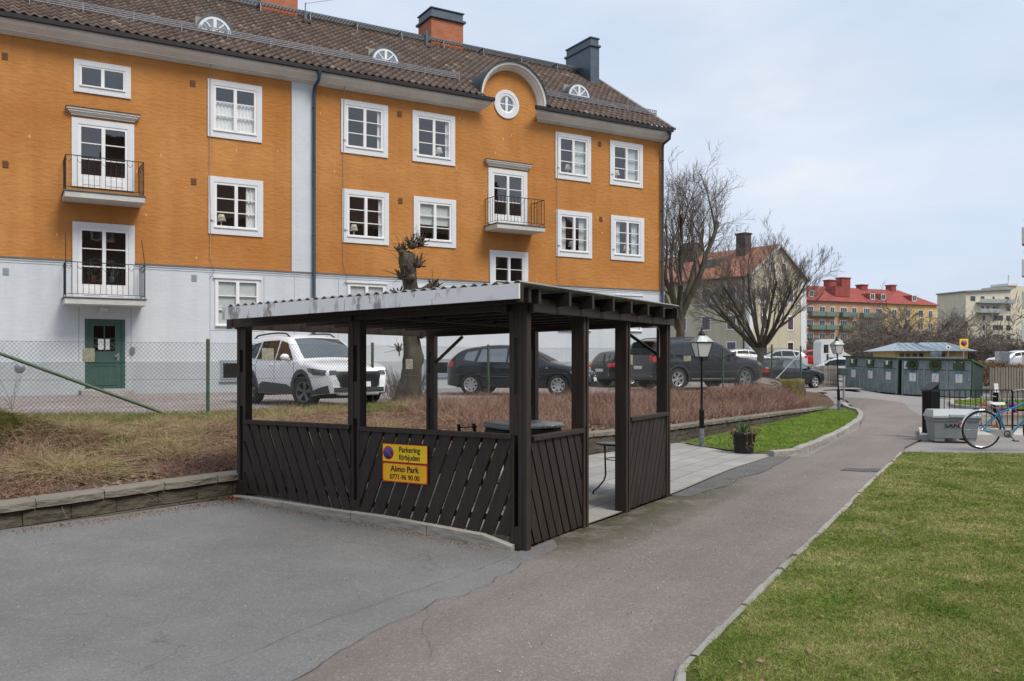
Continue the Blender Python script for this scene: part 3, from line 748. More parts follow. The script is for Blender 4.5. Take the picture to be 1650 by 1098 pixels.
m = MB(); m.beam((-.1, 0, 0), (-.1, .25, .79), .03, .03); m.beam((.1, 0, 0), (.1, .25, .79), .03, .03); m.build('frame', M_blkm, t)
m = MB(); 
for i in range(5): m.beam((-.12, .1 + .03 * i, .5 + .065 * i), (.12, .1 + .03 * i, .5 + .065 * i), .05, .012)
m.build('backrest', M_blkm, t)
# ================================================================== ORANGE APARTMENT HOUSE (local x along the facade, y inwards)
HO = Vector((-12.02, 25.5)); HU = Vector((.861, .508)); HN = Vector((-.508, .861))
HZ = .65
M_orange = m_plaster('orange_plaster', (.42, .172, .044), (.56, .265, .088), .42, (.72, .5, .25))
M_wplas = m_plaster('white_plaster', (.56, .60, .64), (.62, .66, .69), .12, streak=True)
M_trim = m_plaster('trim_white', (.66, .68, .71), (.72, .74, .76), .1, streak=False)
M_corn = m_plaster('cornice_white', (.70, .68, .64), (.78, .76, .72), .12)
M_sash = flat('sash_white', (.78, .78, .78), .4)
M_pane = m_glass('window_glass', (.9, .92, .92), .08, 1.05)
M_room = flat('room_dark', (.26, .20, .15), .9); M_rooml = flat('room_mid', (.32, .29, .25), .9)
M_curt = flat('curtain_cloth', (.82, .82, .80), .8); M_blind = flat('blind_grey', (.60, .64, .63), .7)
M_iron2 = simple('railing_iron', (.02, .022, .026), .5, .3, .1)
M_zinc = simple('zinc_blue', (.085, .11, .135), .45, .4, .2)
M_gut = simple('gutter_black', (.008, .009, .011), .5, 0, .1)
def Ht(px, y=0.0):                 # facade coordinate of an image column, at depth y
    k = (px - CXP) / FPX; ox = HO.x + HN.x * y; oy = HO.y + HN.y * y
    return (k * oy - ox) / (HU.x - k * HU.y)
def Hz(px, py, y=0.0):
    t = Ht(px, y); Z = HO.y + HN.y * y + HU.y * t; return CAMZ + (HOR - py) * Z / FPX - HZ
house = thing('apartment_house', 'long three storey orange plastered house with white ground floor and brown tiled roof', 'apartment building', (HO.x, HO.y, HZ), math.atan2(HU.y, HU.x))
X0, X1, DEP = Ht(0) - 9, Ht(1069.5), 10.6
ZB, ZP, ZC = Hz(300, 432), Hz(250, 583), Hz(300, 104)
ZB = (Hz(10, 419) + Hz(1000, 464)) / 2; ZC = (Hz(0, 60) + Hz(1060, 225)) / 2
ZE = (Hz(505, 117, -.5) + Hz(1060, 203, -.5) + Hz(100, 46, -.5)) / 3
print('house', X0, X1, ZB, ZP, ZC, ZE)
WIN = []
def W(kind, pxl, pxr, pyt, pyb, **k): x0, x1 = Ht(pxl), Ht(pxr); WIN.append(dict(kind=kind, x0=x0, x1=x1, z0=Hz(pxl, pyb), z1=Hz(pxl, pyt), **k))
W('small', 119, 210.6, 95, 147.4, room=1)
W('win', 334.4, 421.7, 126.8, 219.9, cur='full'); W('win', 335.7, 423.5, 283.5, 376.6, cur='right', lamp=-.3)
W('win', 549.2, 624.5, 159.4, 245.7, cur='edge'); W('win', 551.3, 626, 304.1, 390.6, cur='edge', lamp=-.25)
W('win', 664, 732.5, 177.8, 259.7, lamp=.25, cur='edge'); W('win', 666, 734, 316.1, 395.5, room=1, cur='half')
W('win', 894.4, 951.3, 212.2, 287.5, lamp=-.05, cur='rightw'); W('win', 895.7, 953, 337.8, 413, lamp=.05, cur='both')
W('win', 982, 1034.8, 225.8, 297.4, lamp=-.22, cur='rightw'); W('win', 983.5, 1036.9, 346.7, 418.6, lamp=.12, cur='both')
W('gwin', 347, 417, 449.5, 526, cur='blind'); W('gwin', 560, 620, 457, 527, cur='blind'); W('gwin', 674, 732, 465, 530, cur='blind'); W('gwin', 899, 951, 473, 533, cur='blind'); W('gwin', 993, 1033, 477, 534, cur='blind')
W('door', 115.3, 216, 189, 300); W('door', 116.6, 216.8, 357.2, 480, plants=1)
W('door', 786.2, 848.7, 270.2, 360.5); W('door', 788.5, 849.7, 403, 487)
W('base', 354, 386, 581, 614); W('base', 681.5, 725, 579, 607); W('base', 1030, 1056, 576, 602)
# --- hidden continuation to the left of the frame
# entrance door
EX0, EX1, EZ0, EZ1 = Ht(136.5), Ht(201.5), Hz(136.5, 627), Hz(136.5, 514)
holes = []
for w in WIN:
    W_, H_ = w['x1'] - w['x0'], w['z1'] - w['z0']
    if w['kind'] in ('win', 'small'): i = (.105 * W_, .105 * W_, .12 * W_, .10 * W_)
    elif w['kind'] == 'door': i = (.105 * W_, .105 * W_, 0.0, .1 * W_)
    elif w['kind'] == 'gwin': i = (.01, .01, .01, .01)
    else: i = (.06, .06, .06, .06)
    w['hole'] = (w['x0'] + i[0], w['x1'] - i[1], w['z0'] + i[2], w['z1'] - i[3]); holes.append(w['hole'])
holes.append((EX0, EX1, EZ0, EZ1))
def wall_grid(b, x0, x1, z0, z1, y, hs):
    xs = sorted({x0, x1, *[min(max(h[i], x0), x1) for h in hs for i in (0, 1)]}); zs = sorted({z0, z1, *[min(max(h[i], z0), z1) for h in hs for i in (2, 3)]})
    for a, c in zip(xs, xs[1:]):
        for d, e in zip(zs, zs[1:]):
            cx, cz = (a + c) / 2, (d + e) / 2
            if any(h[0] < cx < h[1] and h[2] < cz < h[3] for h in hs): continue
            b.add([(a, y, d), (c, y, d), (c, y, e), (a, y, e)], [(0, 1, 2, 3)])
# arched gable in the eaves
GC = Ht(819); GR_in = (Ht(864) - Ht(775.5)) / 2; GR = (Ht(872.7) - Ht(767.5)) / 2; GC = (Ht(767.5) + Ht(872.7)) / 2
GTOP = Hz(817, 104.5); GZ = GTOP - GR
print('gable', GC, GR, GZ, GTOP)
b = MB(); OR = (Ht(836) - Ht(795.5)) / 2 * .98; OCz = Hz(815.8, 168.6); OCx = Ht(815.8); wall_grid(b, X0, X1, ZB, ZC + .35, 0, holes + [(OCx - OR, OCx + OR, OCz - OR, ZC + .36)])
# gable fill (round oculus hole in it)
OC = ((Ht(815.8)), Hz(815.8, 168.6)); OR = (Ht(836) - Ht(795.5)) / 2 * .98
arc = [(GC + (GR - .06) * math.cos(a), GZ + (GR - .06) * math.sin(a)) for a in [PI * i / 40 for i in range(41)]]
outer = [(GC + GR - .06, ZC + .35)] + arc + [(GC - GR + .06, ZC + .35), (OCx - OR, ZC + .35), (OCx - OR, OCz - OR), (OCx + OR, OCz - OR), (OCx + OR, ZC + .35)]
circ = [(OC[0] + OR * .62 * math.cos(2 * PI * i / 32), OC[1] + OR * .62 * math.sin(2 * PI * i / 32)) for i in range(32)]
V2 = [Vector(p) for p in outer] + [Vector(p) for p in circ]
no = len(outer)
vo, eo, fo, ov, oe, of = delaunay_2d_cdt(V2, [], [list(range(no)), list(range(no, no + 32))], 1, 1e-5)
fs = [tuple(f) for f in fo if math.hypot(sum(vo[i].x for i in f) / len(f) - OC[0], sum(vo[i].y for i in f) / len(f) - OC[1]) > OR * .6]
if OC[1] - OR * .62 > ZC + .35:
    b.add([(p.x, 0.0, p.y) for p in vo], fs)
else:
    b.add([(p.x, 0.0, p.y) for p in vo], fs)
print('oculus', OC, OR, ZC)
b.add([(X1, 0, ZB), (X1, DEP, ZB), (X1, DEP, ZC + .35), (X1, DEP / 2, ZC + 4.1), (X1, 0, ZC + .35)], [(0, 1, 2, 3, 4)])
b.add([(X0, DEP, 0), (X0, 0, 0), (X0, 0, ZC), (X0, DEP / 2, ZC + 4), (X0, DEP, ZC)], [(0, 1, 2, 3, 4)]); b.add([(X1, DEP, 0), (X0, DEP, 0), (X0, DEP, ZC + .3), (X1, DEP, ZC + .3)], [(0, 1, 2, 3)])
b.build('wall', M_orange, house)
PIL0, PIL1 = Ht(469.5), Ht(508)
b = MB(); wall_grid(b, X0, X1, ZP, ZB, -.02, holes); pb = MB(); wall_grid(pb, X0, X1, -.4, ZP, -.05, holes)
b.add([(X1, -.02, -.4), (X1, DEP, -.4), (X1, DEP, ZB), (X1, -.02, ZB)], [(0, 1, 2, 3)])
b.add([(X0, -.05, ZP), (X1, -.05, ZP), (X1, -.02, ZP), (X0, -.02, ZP)], [(0, 1, 2, 3)])
# shallow panel joints in the white storey
b.build('ground_floor_wall', M_wplas, house); pb.build('plinth', m_plaster('plinth_plaster', (.40, .44, .455), (.47, .51, .525), .2), house)
JS = []
M_joint = flat('joint_line', (.30, .33, .36), .8)
for px in (127, 211, 338, 425, 474, 545): 
    x = Ht(px)
    if not any(h[0] - .02 < x < h[1] + .02 and h[2] < 2 for h in holes): JS.append((x - .008, x + .008, -.0235, -.019, ZP + .01, ZB - .13))
for px0, px1, py in ((338, 425, 533), ): JS.append((Ht(px0), Ht(px1), -.0238, -.019, Hz(px0, py), Hz(px0, py) + .015))
for q in JS: j = MB(); j.box(*q); j.build('wall_joint', M_joint, house)
b = MB(); b.box(PIL0, PIL1, -.035, -.002, ZB + .02, ZC + .1); b.build('pilaster', M_wplas, house)
gap = [(Ht(116.6), Ht(216.8)), (Ht(788.5), Ht(849.7))]
b = MB(); bt = MB(); xs = [X0] + [v for g in gap for v in g] + [X1 + .02]
for i in range(0, len(xs), 2):
    b.box(xs[i], xs[i + 1], -.055, -.003, ZB - .06, ZB - .012); b.box(xs[i], xs[i + 1], -.034, -.003, ZB - .13, ZB - .062); bt.box(xs[i], xs[i + 1], -.075, -.001, ZB - .0115, ZB + .03)
b.build('string_course', M_wplas, house); bt.build('course_flashing', simple('flashing', (.16, .14, .125), .6, .2), house)
# cornice (profile extruded) in two runs
prof = [(0, 0), (-.06, 0), (-.06, .07), (-.14, .075), (-.14, .15), (-.22, .155), (-.22, .24), (-.25, .25), (-.30, .32), (-.40, .42), (-.46, .60), (-.47, .70), (0, .70)]
ZCB = ZC; CH = ZE - ZC - .02
prof = [(p[0], ZCB + p[1] / .70 * CH) for p in prof]
for k, (xa, xb) in enumerate(((X0, Ht(769)), (Ht(866), X1 + .02))):
    b = MB(); n = len(prof); V = []; e0 = (.3 if k == 1 else 0); e1 = (.3 if k == 0 else 0)
    for x, e, sg in ((xa, e0, -1), (xb, e1, 1)):
        for (y, z) in prof: V.append((x + sg * (-y) * (1 if e else 0) * .8, y, z))
    F = [(i, (i + 1) % n, n + (i + 1) % n, n + i) for i in range(n - 1)] + [tuple(range(n))[::-1], tuple(range(n, 2 * n))]
    b.add(V, F); b.build('cornice', M_corn, house)
    g = MB(); g.box(xa - (.42 if k else 0), xb + (.42 if not k else .0), -.60, -.475, ZE - .02, ZE + .10); g.build('gutter', M_gut, house)
# ---- roof
EY, RY = -.56, DEP / 2; ZR0 = ZE + .09; ZRT = Hz(958, 125, RY) + .0
ZRT = Hz(760, 68, RY) 
print('ridge', ZRT, Hz(958, 125, RY), Hz(500, 28, RY))
ZRT = (Hz(958, 125, RY) + Hz(500, 28, RY)) / 2
SL = (ZRT - ZR0) / (RY - EY); RXA, RXB = X0 - .1, X1 + .05
def roofz(y): return ZR0 + SL * (y - EY)
def m_tiles():
    s = NT('roof_tiles'); v = s.obj()
    sep = s.n('ShaderNodeSeparateXYZ'); s.l(v, sep.inputs[0])
    tx = s.math('FLOOR', s.math('DIVIDE', sep.outputs[0], .262)); ty = s.math('FLOOR', s.math('DIVIDE', sep.outputs[1], .30))
    cb = s.n('ShaderNodeCombineXYZ'); s.l(tx, cb.inputs[0]); s.l(ty, cb.inputs[1])
    wn = s.n('ShaderNodeTexWhiteNoise'); wn.noise_dimensions = '2D'; s.l(cb.outputs[0], wn.inputs['Vector'])
    c = s.ramp(wn.outputs['Value'], [(0, (.10, .072, .060)), (.5, (.13, .098, .083)), (.97, (.16, .125, .107)), (1, (.26, .22, .19))])
    n = s.noise(v, 1.2, 6, .7); n2 = s.noise(v, 26, 4, .75)
    c = s.mix(s.math('MULTIPLY', s.ramp(n, [(.4, 0.), (.7, 1.)]), .2), c, (.10, .09, .075))
    c = s.mix(s.math('MULTIPLY', s.ramp(n2, [(.58, 0.), (.74, 1.)]), .25), c, (.24, .21, .18))
    low = s.math('MULTIPLY', s.ramp(sep.outputs[1], [(.0, 1.), (.14, 1.), (.20, 0.)]), .35)
    s.pr(c, .92, 0, s.bump(n2, .4, .02), .15); return s.m
M_tile = m_tiles()
TW, TR = .262, .30
nx = int((RXB - RXA) / TW * 7); xs = np.linspace(RXA, RXB, nx + 1); rows = int((RY - EY) / TR)
ph = (xs / TW) % 1.0; wave = np.where(ph < .62, .06 * np.sin(PI * ph / .62), -.018 * np.sin(PI * (ph - .62) / .38))
V = []; F = []
dor = []
def addrow(y, off): 
    V.append(np.stack([xs, np.full_like(xs, y), roofz(y) + off + wave], 1))
nr = 0
for r in range(rows + 1):
    ya = EY + r * TR; yb = min(RY, ya + TR)
    if ya >= RY: break
    addrow(ya + .03, -.012); addrow(ya - .04, .052); addrow(yb, .008)
V = np.concatenate(V); N = nx + 1; K = len(V) // N
idx = np.arange(N - 1)
for r in range(K - 1):
    a = r * N + idx; F.append(np.stack([a, a + 1, a + 1 + N, a + N], 1))
F = np.concatenate(F)
# leave the gable opening free of tiles
mid = V[F].mean(1); keep = ~((np.abs(mid[:, 0] - GC) < GR - .05) & (mid[:, 1] < .6 - EY * 0 + ((GTOP - ZR0) / SL + EY) * 1.0) & (mid[:, 2] < GZ + np.sqrt(np.maximum(0, (GR - .05) ** 2 - (mid[:, 0] - GC) ** 2))))
roof = nmesh('roof', V, F[keep], M_tile, house, False)
b = MB(); b.add([(RXA, RY, ZRT), (RXB, RY, ZRT), (RXB, DEP + .5, ZR0), (RXA, DEP + .5, ZR0)], [(0, 1, 2, 3)])
b.build('back_slope', M_tile, roof)
b = MB(); b.add([(X0, -.4, ZE), (GC - GR, -.4, ZE), (GC - GR, DEP + .3, ZE), (X0, DEP + .3, ZE)], [(0, 1, 2, 3)]); b.add([(GC + GR, -.4, ZE), (X1, -.4, ZE), (X1, DEP + .3, ZE), (GC + GR, DEP + .3, ZE)], [(0, 1, 2, 3)]); b.build('eaves_board', M_corn, roof)
b = MB()
for i in range(44):
    x = RXA + (RXB - RXA) * (i + .5) / 44; b.tube([(x - .4, RY, ZRT + .02), (x + .42, RY, ZRT + .03)], [.11, .12], 8)
b.build('ridge_tiles', M_tile, roof)
b = MB(); b.beam((RXB + .02, EY - .02, ZR0 + .02), (RXB + .02, RY, ZRT + .05), .16, .1); b.beam((RXB + .02, RY, ZRT + .05), (RXB + .02, DEP + .5, ZR0 + .03), .16, .1)
b.build('verge_flashing', simple('verge_grey', (.28, .30, .31), .5, .3), roof)
b = MB(); b.add([(X1 + .0, -.5, ZR0 - .06), (X1 + .16, -.5, ZR0 - .06), (X1 + .16, RY, ZRT - .06), (X1, RY, ZRT - .06)], [(0, 1, 2, 3)]); b.build('verge_board', M_corn, roof)
# snow guard: galvanised lattice on brackets
M_galvd = simple('galv_dull', (.24, .255, .28), .5, .6, .15)
def guard(xa, xb):
    b = MB(); y = .62; z = roofz(y) + .12
    for dz in (0, .06, .12, .17): b.beam((xa, y - .02 * dz * 5, z + dz), (xb, y - .02 * dz * 5, z + dz), .022, .022)
    n = int((xb - xa) / .11)
    for i in range(n): x = xa + (xb - xa) * i / n; b.beam((x, y, z), (x, y - .03, z + .18), .016, .016)
    n = int((xb - xa) / 1.35)
    for i in range(n + 1): x = xa + (xb - xa) * i / n; b.beam((x, y, z - .14), (x, y - .01, z + .2), .03, .03); b.beam((x, y + .3, roofz(y + .3) + .04), (x, y, z + .05), .03, .02)
    b.build('snow_guard', M_galvd, roof)
guard(X0, Ht(752)); guard(Ht(875), X1 + .1)
def walkway(xa, xb):
    b = MB(); y = RY - .42; z = roofz(y) + .28; w = .36
    for dy in (0, .12, .24, .36): b.beam((xa, y - .18 + dy, z), (xb, y - .18 + dy, z), .012, .035)
    n = int((xb - xa) / .13)
    for i in range(n): x = xa + (xb - xa) * i / n; b.beam((x, y - .18, z), (x, y + .18, z), .012, .03)
    for i in range(int((xb - xa) / 1.9) + 1): x = xa + .3 + i * 1.9; b.beam((x, y - .22, roofz(y - .22) + .03), (x, y - .15, z), .04, .03); b.beam((x, y - .18, z - .03), (x, y + .3, z - .03), .04, .03)
    b.beam((xa, RY + .02, ZRT + .2), (xb, RY + .02, ZRT + .2), .16, .03)
    b.build('ridge_walkway', simple('walkway_metal', (.13, .15, .17), .5, .5), roof)
walkway(X0, Ht(945, RY))
# chimneys
M_brick = m_brick('chimney_brick', (.48, .16, .08), (.40, .12, .06), (.36, .24, .17))
def chim(px, yl, w, d, pyt, mat, name='chimney', cap=True):
    x = Ht(px, yl); zt = Hz(px, pyt, yl - d / 2); zt0 = zt; b = MB(); b.box(x - w / 2, x + w / 2, yl - d / 2, yl + d / 2, roofz(min(yl, RY)) - .8, zt - .45)
    c = b.build(name, mat, roof)
    k = MB(); k.bbox(x - w / 2 - .1, x + w / 2 + .1, yl - d / 2 - .1, yl + d / 2 + .1, zt - .45, zt - .34, .02); k.bbox(x - w / 2 - .0, x + w / 2 + .0, yl - d / 2 - .0, yl + d / 2 + .0, zt - .335, zt - .05, .02)
    k.bbox(x - w / 2 - .05, x + w / 2 + .05, yl - d / 2 - .05, yl + d / 2 + .05, zt - .05, zt, .01)
    k.build('cap', M_zinc, c); return c
chim(710, RY + .3, 1.5, 1.3, 14, M_brick); chim(443, RY + .3, 1.4, 1.3, -60, M_brick)
x = Ht(936, RY - .2)
b = MB(); zt = Hz(936, 66, RY - .6); b.box(x - .24, x + .24, RY - 1.3, RY + .7, roofz(RY - 1.5) - .2, zt - .45); c = b.build('chimney', M_zinc, roof)
k = MB(); k.bbox(x - .30, x + .30, RY - 1.38, RY + .78, zt - .45, zt - .35, .02); k.bbox(x - .23, x + .23, RY - 1.28, RY + .68, zt - .35, zt - .08, .02); k.bbox(x - .27, x + .27, RY - 1.32, RY + .72, zt - .08, zt, .02); k.build('cap', M_zinc, c)
for px, py, pyb in ((492, 5, 38), (687, 50, 76)):
    yl = RY - .75; x = Ht(px, yl); zb_ = roofz(yl); zt = Hz(px, py, yl); b = MB(); b.bbox(x - .06, x + .06, yl - .06, yl + .06, zb_ - .1, zt - (.35 if px < 500 else 0), .01)
    if px < 500: b.tube([(x, yl, zt - .4), (x, yl, zt)], .02)
    b.build('vent_pipe', M_zinc, roof); b = MB(); b.bbox(x - .15, x + .15, yl - .28, yl + .12, zb_ - .1, zb_ + .06, .03); b.build('pipe_flashing', M_tile, roof)
# lunette dormers
M_lpane = m_glass('dormer_glass', (.35, .4, .42), .3, 1.5)
def dormer(px, pyc, wpx):
    yl = 1.15; x = Ht(px, yl); r = (Ht(px + wpx / 2, yl) - Ht(px - wpx / 2, yl)) / 2; zb_ = Hz(px, pyc, yl); H = r * 1.0
    yl2 = yl; n = 24
    # barrel hood running back into the roof
    b = MB(); V = []; F = []
    for k, (s, y) in enumerate(((1.09, yl - .06), (1.09, yl + 2.0))):
        for i in range(n + 1):
            a = PI * i / n; V.append((x + r * s * math.cos(a), y, zb_ + H * s * math.sin(a) + (.0)))
    for i in range(n): F.append((i, i + 1, n + 2 + i, n + 1 + i))
    b.add(V, F, True)
    V = []; F = []
    for i in range(n + 1):
        a = PI * i / n
        for s, y in ((1.09, yl - .06), (.97, yl - .06), (.97, yl + .1)): V.append((x + r * s * math.cos(a), y, zb_ + H * s * math.sin(a)))
    for i in range(n): F += [(3 * i, 3 * i + 1, 3 * i + 4, 3 * i + 3), (3 * i + 1, 3 * i + 2, 3 * i + 5, 3 * i + 4)]
    b.add(V, F); b.box(x - r * 1.1, x + r * 1.1, yl - .1, yl + .15, zb_ - .06, zb_ - .0); d = b.build('dormer', M_zinc, roof)
    b = MB(); V = []; F = []
    for i in range(n + 1):
        a = PI * i / n
        for s, y in ((.97, yl), (.97, yl - .04), (.80, yl - .04), (.80, yl)): V.append((x + r * s * math.cos(a), y, zb_ + H * s * math.sin(a) * 1 + .0))
    for i in range(n):
        for j in range(3): F.append((4 * i + j, 4 * i + j + 1, 4 * i + 5 + j, 4 * i + 4 + j))
    b.add(V, F); b.box(x - r * .97, x + r * .97, yl - .04, yl, zb_, zb_ + .07); b.box(x - .09 * r, x + .09 * r, yl - .042, yl, zb_ + .05, zb_ + H * .9)
    for sg in (-1, 1): b.beam((x + sg * .05 * r, yl - .02, zb_ + .06), (x + sg * r * .60, yl - .02, zb_ + H * .66), .03, .04)
    b.build('sash', M_sash, d)
    b = MB(); V = [(x, yl - .01, zb_ + .02)] + [(x + r * .9 * math.cos(PI * i / n), yl - .01, zb_ + .02 + H * .88 * math.sin(PI * i / n)) for i in range(n + 1)]
    b.add(V, [(0, i + 1, i + 2) for i in range(n)]); b.build('pane', M_lpane, d)
    b = MB(); b.add([(x - r, yl + .3, zb_ - .1), (x + r, yl + .3, zb_ - .1), (x + r, yl + .3, zb_ + H), (x - r, yl + .3, zb_ + H)], [(0, 1, 2, 3)]); b.build('attic_room', M_rooml, d)
dormer(346, 53.5, 56); dormer(621, 101.5, 44); dormer(932.5, 157, 35)
# gable arch moulding + its hood into the roof
b = MB(); V = []; F = []; n = 48
P = [(0, -.02), (-.06, -.02), (-.10, .0), (-.12, .06), (-.20, .08), (-.24, .16), (-.34, .2), (-.36, .30), (-.36, .34), (.6, .34)]
w = GR - GR_in
P = [(y, (q + .02) / .36 * w) for y, q in P]
for i in range(n + 1):
    a = PI * i / n
    for (y, q) in P: V.append((GC + (GR_in + q) * math.cos(a), y, GZ + (GR_in + q) * math.sin(a)))
m_ = len(P)
for i in range(n):
    for j in range(m_ - 1): F.append((m_ * i + j, m_ * i + j + 1, m_ * (i + 1) + j + 1, m_ * (i + 1) + j))
b.add(V, F)
# straight legs of the arch down onto the cornice ends
for sg in (-1, 1):
    V = []; 
    for z in (ZE - .02 if sg > 0 else ZE + .1, GZ):
        for (y, q) in P: V.append((GC + sg * (GR_in + q), y, z))
    if GZ > ZE + .05: b.add(V, [(j, j + 1, m_ + j + 1, m_ + j) for j in range(m_ - 1)])
arch = b.build('arched_gable_moulding', M_corn, house)
b = MB(); V = []; F = []
for k, (s, y) in enumerate(((GR + .05, -.40), (GR + .05, 4.0), (GR + .0, -.40))):
    for i in range(n + 1):
        a = PI * i / n; V.append((GC + s * math.cos(a), y, GZ + s * math.sin(a)))
for i in range(n): F += [(i, i + 1, n + 2 + i, n + 1 + i), (i, i + 1, 2 * (n + 1) + i + 1, 2 * (n + 1) + i)]
b.add(V, F, True)
for sg in (-1, 1): b.add([(GC + sg * (GR + .05), -.4, ZE + .05), (GC + sg * (GR + .05), -.4, GZ), (GC + sg * (GR + .05), 4, GZ), (GC + sg * (GR + .05), 4, ZE + .05)], [(0, 1, 2, 3)])
b.build('gable_hood', M_zinc, arch)
# oculus
b = MB(); V = []; F = []; n = 40
P = [(.1, .60), (-.03, .60), (-.03, .74), (-.045, .75), (-.045, 1.0), (0, 1.0)]
for i in range(n):
    a = 2 * PI * i / n
    for (y, q) in P: V.append((OC[0] + OR * q * math.cos(a), y - .002, OC[1] + OR * q * math.sin(a)))
m_ = len(P)
for i in range(n):
    for j in range(m_ - 1): i2 = (i + 1) % n; F.append((m_ * i + j, m_ * i + j + 1, m_ * i2 + j + 1, m_ * i2 + j))
b.add(V, F); oc = b.build('oculus_window', M_trim, house)
b = MB(); b.box(OC[0] - .05, OC[0] + .05, -.02, .03, OC[1] - OR * .62, OC[1] + OR * .62); b.box(OC[0] - OR * .62, OC[0] + OR * .62, -.015, .025, OC[1] - .018, OC[1] + .018)
b.lathe([(OR * .64, -.025), (OR * .52, -.025), (OR * .52, .03), (OR * .64, .03)], 36, (OC[0], 0, OC[1]), 'y'); b.build('sash', M_sash, oc)
b = MB(); b.lathe([(0, .01), (OR * .6, .01)], 36, (OC[0], 0, OC[1]), 'y'); b.build('pane', m_glass('oculus_glass', (.7, .75, .75), .3), oc)
b = MB(); b.box(OC[0] - OR, OC[0] + OR, .5, .52, OC[1] - OR, OC[1] + OR); b.build('attic_room', M_rooml, oc)

# ---- windows
def curtain_mb(x0, x1, z0, z1, y, amp=.02, freq=9):
    b = MB(); n = max(6, int((x1 - x0) / .025)); V = []
    for i in range(n + 1):
        x = x0 + (x1 - x0) * i / n; yy = y + amp * math.sin(x * freq * 2 * PI); V += [(x, yy, z0), (x, yy, z1)]
    b.add(V, [(2 * i, 2 * i + 2, 2 * i + 3, 2 * i + 1) for i in range(n)], True); return b
def frame_quad(b, o, i, y0, y1):
    """rectangular ring o=(x0,x1,z0,z1) outside, i inside, from depth y0 to y1"""
    b.box(o[0], i[0], y0, y1, o[2], o[3]); b.box(i[1], o[1], y0, y1, o[2], o[3]); b.box(i[0], i[1], y0, y1, o[2], i[2]); b.box(i[0], i[1], y0, y1, i[3], o[3])
LAMPS = []
def window(w, parent=house, base=0.0):
    k = w['kind']; h = w['hole']; x0, x1, z0, z1 = h; yo = -.04 if k != 'gwin' else -.045
    yb = 0.0 if z0 > ZB else -.02
    if z1 < ZP + .2: yb = -.05
    b = MB()
    if k == 'gwin': frame_quad(b, (x0 - .03, x1 + .03, z0 - .03, z1 + .03), h, yb - .03, yb + .1); b.box(x0 - .08, x1 + .08, yb - .07, yb + .0, z1 + .031, z1 + .075)
    elif k == 'base': frame_quad(b, (w['x0'], w['x1'], w['z0'], w['z1']), h, yb - .012, yb + .15); b.box(w['x0'] - .03, w['x1'] + .03, yb - .06, yb - .013, w['z0'] - .04, w['z0'] + .0)
    else: frame_quad(b, (w['x0'], w['x1'], w['z0'], w['z1']), h, yb - .042, yb + .10)
    nm = 'balcony_door' if k == 'door' else 'window'
    win = b.build(nm, M_trim if k != 'base' else flat('base_frame', (.25, .28, .32)), parent)
    # sash
    W_ = x1 - x0; H_ = z1 - z0; f = .055 * W_ if k != 'small' else .04 * W_; y0, y1 = yb - .025, yb + .05
    s = MB(); fb = f * 1.0 if k != 'door' else H_ * .20
    ix0, ix1, iz0, iz1 = x0 + f, x1 - f, z0 + fb, z1 - f
    frame_quad(s, (x0, x1, z0, z1), (ix0, ix1, iz0, iz1), y0, y1)
    if k == 'door':
        for xa, xb in ((x0 + f * 1.6, x0 + W_ / 2 - f * 1.2), (x0 + W_ / 2 + f * 1.2, x1 - f * 1.6)): s.box(xa, xb, y0 - .012, y0, z0 + .08, z0 + fb * .72); 
    nrow = {'win': 3, 'gwin': 3, 'door': 3, 'small': 1, 'base': 1}[k]; mw = .075 * W_ if k != 'base' else 0
    if mw: s.box(x0 + W_ / 2 - mw / 2, x0 + W_ / 2 + mw / 2, y0 - .012, y1 + .002, iz0, iz1)
    if k == 'door': s.box(x0 + W_ / 2 - mw * .5, x0 + W_ / 2 + mw * .5, y0 - .012, y0 - .001, z0, iz0)
    for r_ in range(1, nrow):
        z = iz0 + (iz1 - iz0) * r_ / nrow
        s.box(ix0, ix1, y0 + .012, y1 - .01, z - .014, z + .014)
    if k in ('win', 'small', 'gwin'): s.box(x0 - .01, x1 + .01, y0 - .05, y0 + .001, z0 - .005, z0 + .035)
    s.build('sash', M_sash if k != 'base' else flat('base_sash', (.30, .34, .38)), win)
    p = MB(); p.add([(ix0, yb + .02, iz0), (ix1, yb + .02, iz0), (ix1, yb + .02, iz1), (ix0, yb + .02, iz1)], [(0, 1, 2, 3)]); p.build('pane', M_pane, win)
    # room behind
    D = 1.3 if k != 'base' else .5; g = MB(); a, c, d, e = x0 - .25, x1 + .25, z0 - .1, z1 + .15; yy = yb + .11
    g.add([(a, yy, d), (c, yy, d), (c, yy, e), (a, yy, e), (a, yy + D, d), (c, yy + D, d), (c, yy + D, e), (a, yy + D, e)], [(0, 1, 5, 4), (1, 2, 6, 5), (2, 3, 7, 6), (3, 0, 4, 7), (4, 5, 6, 7)])
    g.build('room', M_rooml if (w.get('room') or k in ('base',)) else M_room, win)
    cur = w.get('cur'); yc = yb + .075
    if cur == 'full': curtain_mb(ix0, ix1, z0, z0 + H_ * .68, yc).build('curtain', M_curt, win)
    if cur == 'right': curtain_mb(ix1 - W_ * .2, ix1 + .03, z0, z1, yc).build('curtain', M_curt, win)
    if cur == 'rightw': curtain_mb(ix1 - W_ * .38, ix1 + .03, z0, z1, yc + .03).build('curtain', M_blind, win)
    if cur == 'edge': curtain_mb(ix1 - W_ * .08, ix1 + .03, z0, z1, yc).build('curtain', M_curt, win)
    if cur == 'both':
        curtain_mb(ix0 - .03, ix0 + W_ * .22, z0, z1, yc + .05).build('curtain', M_blind, win); curtain_mb(ix1 - W_ * .22, ix1 + .03, z0, z1, yc + .05).build('curtain', M_blind, win)
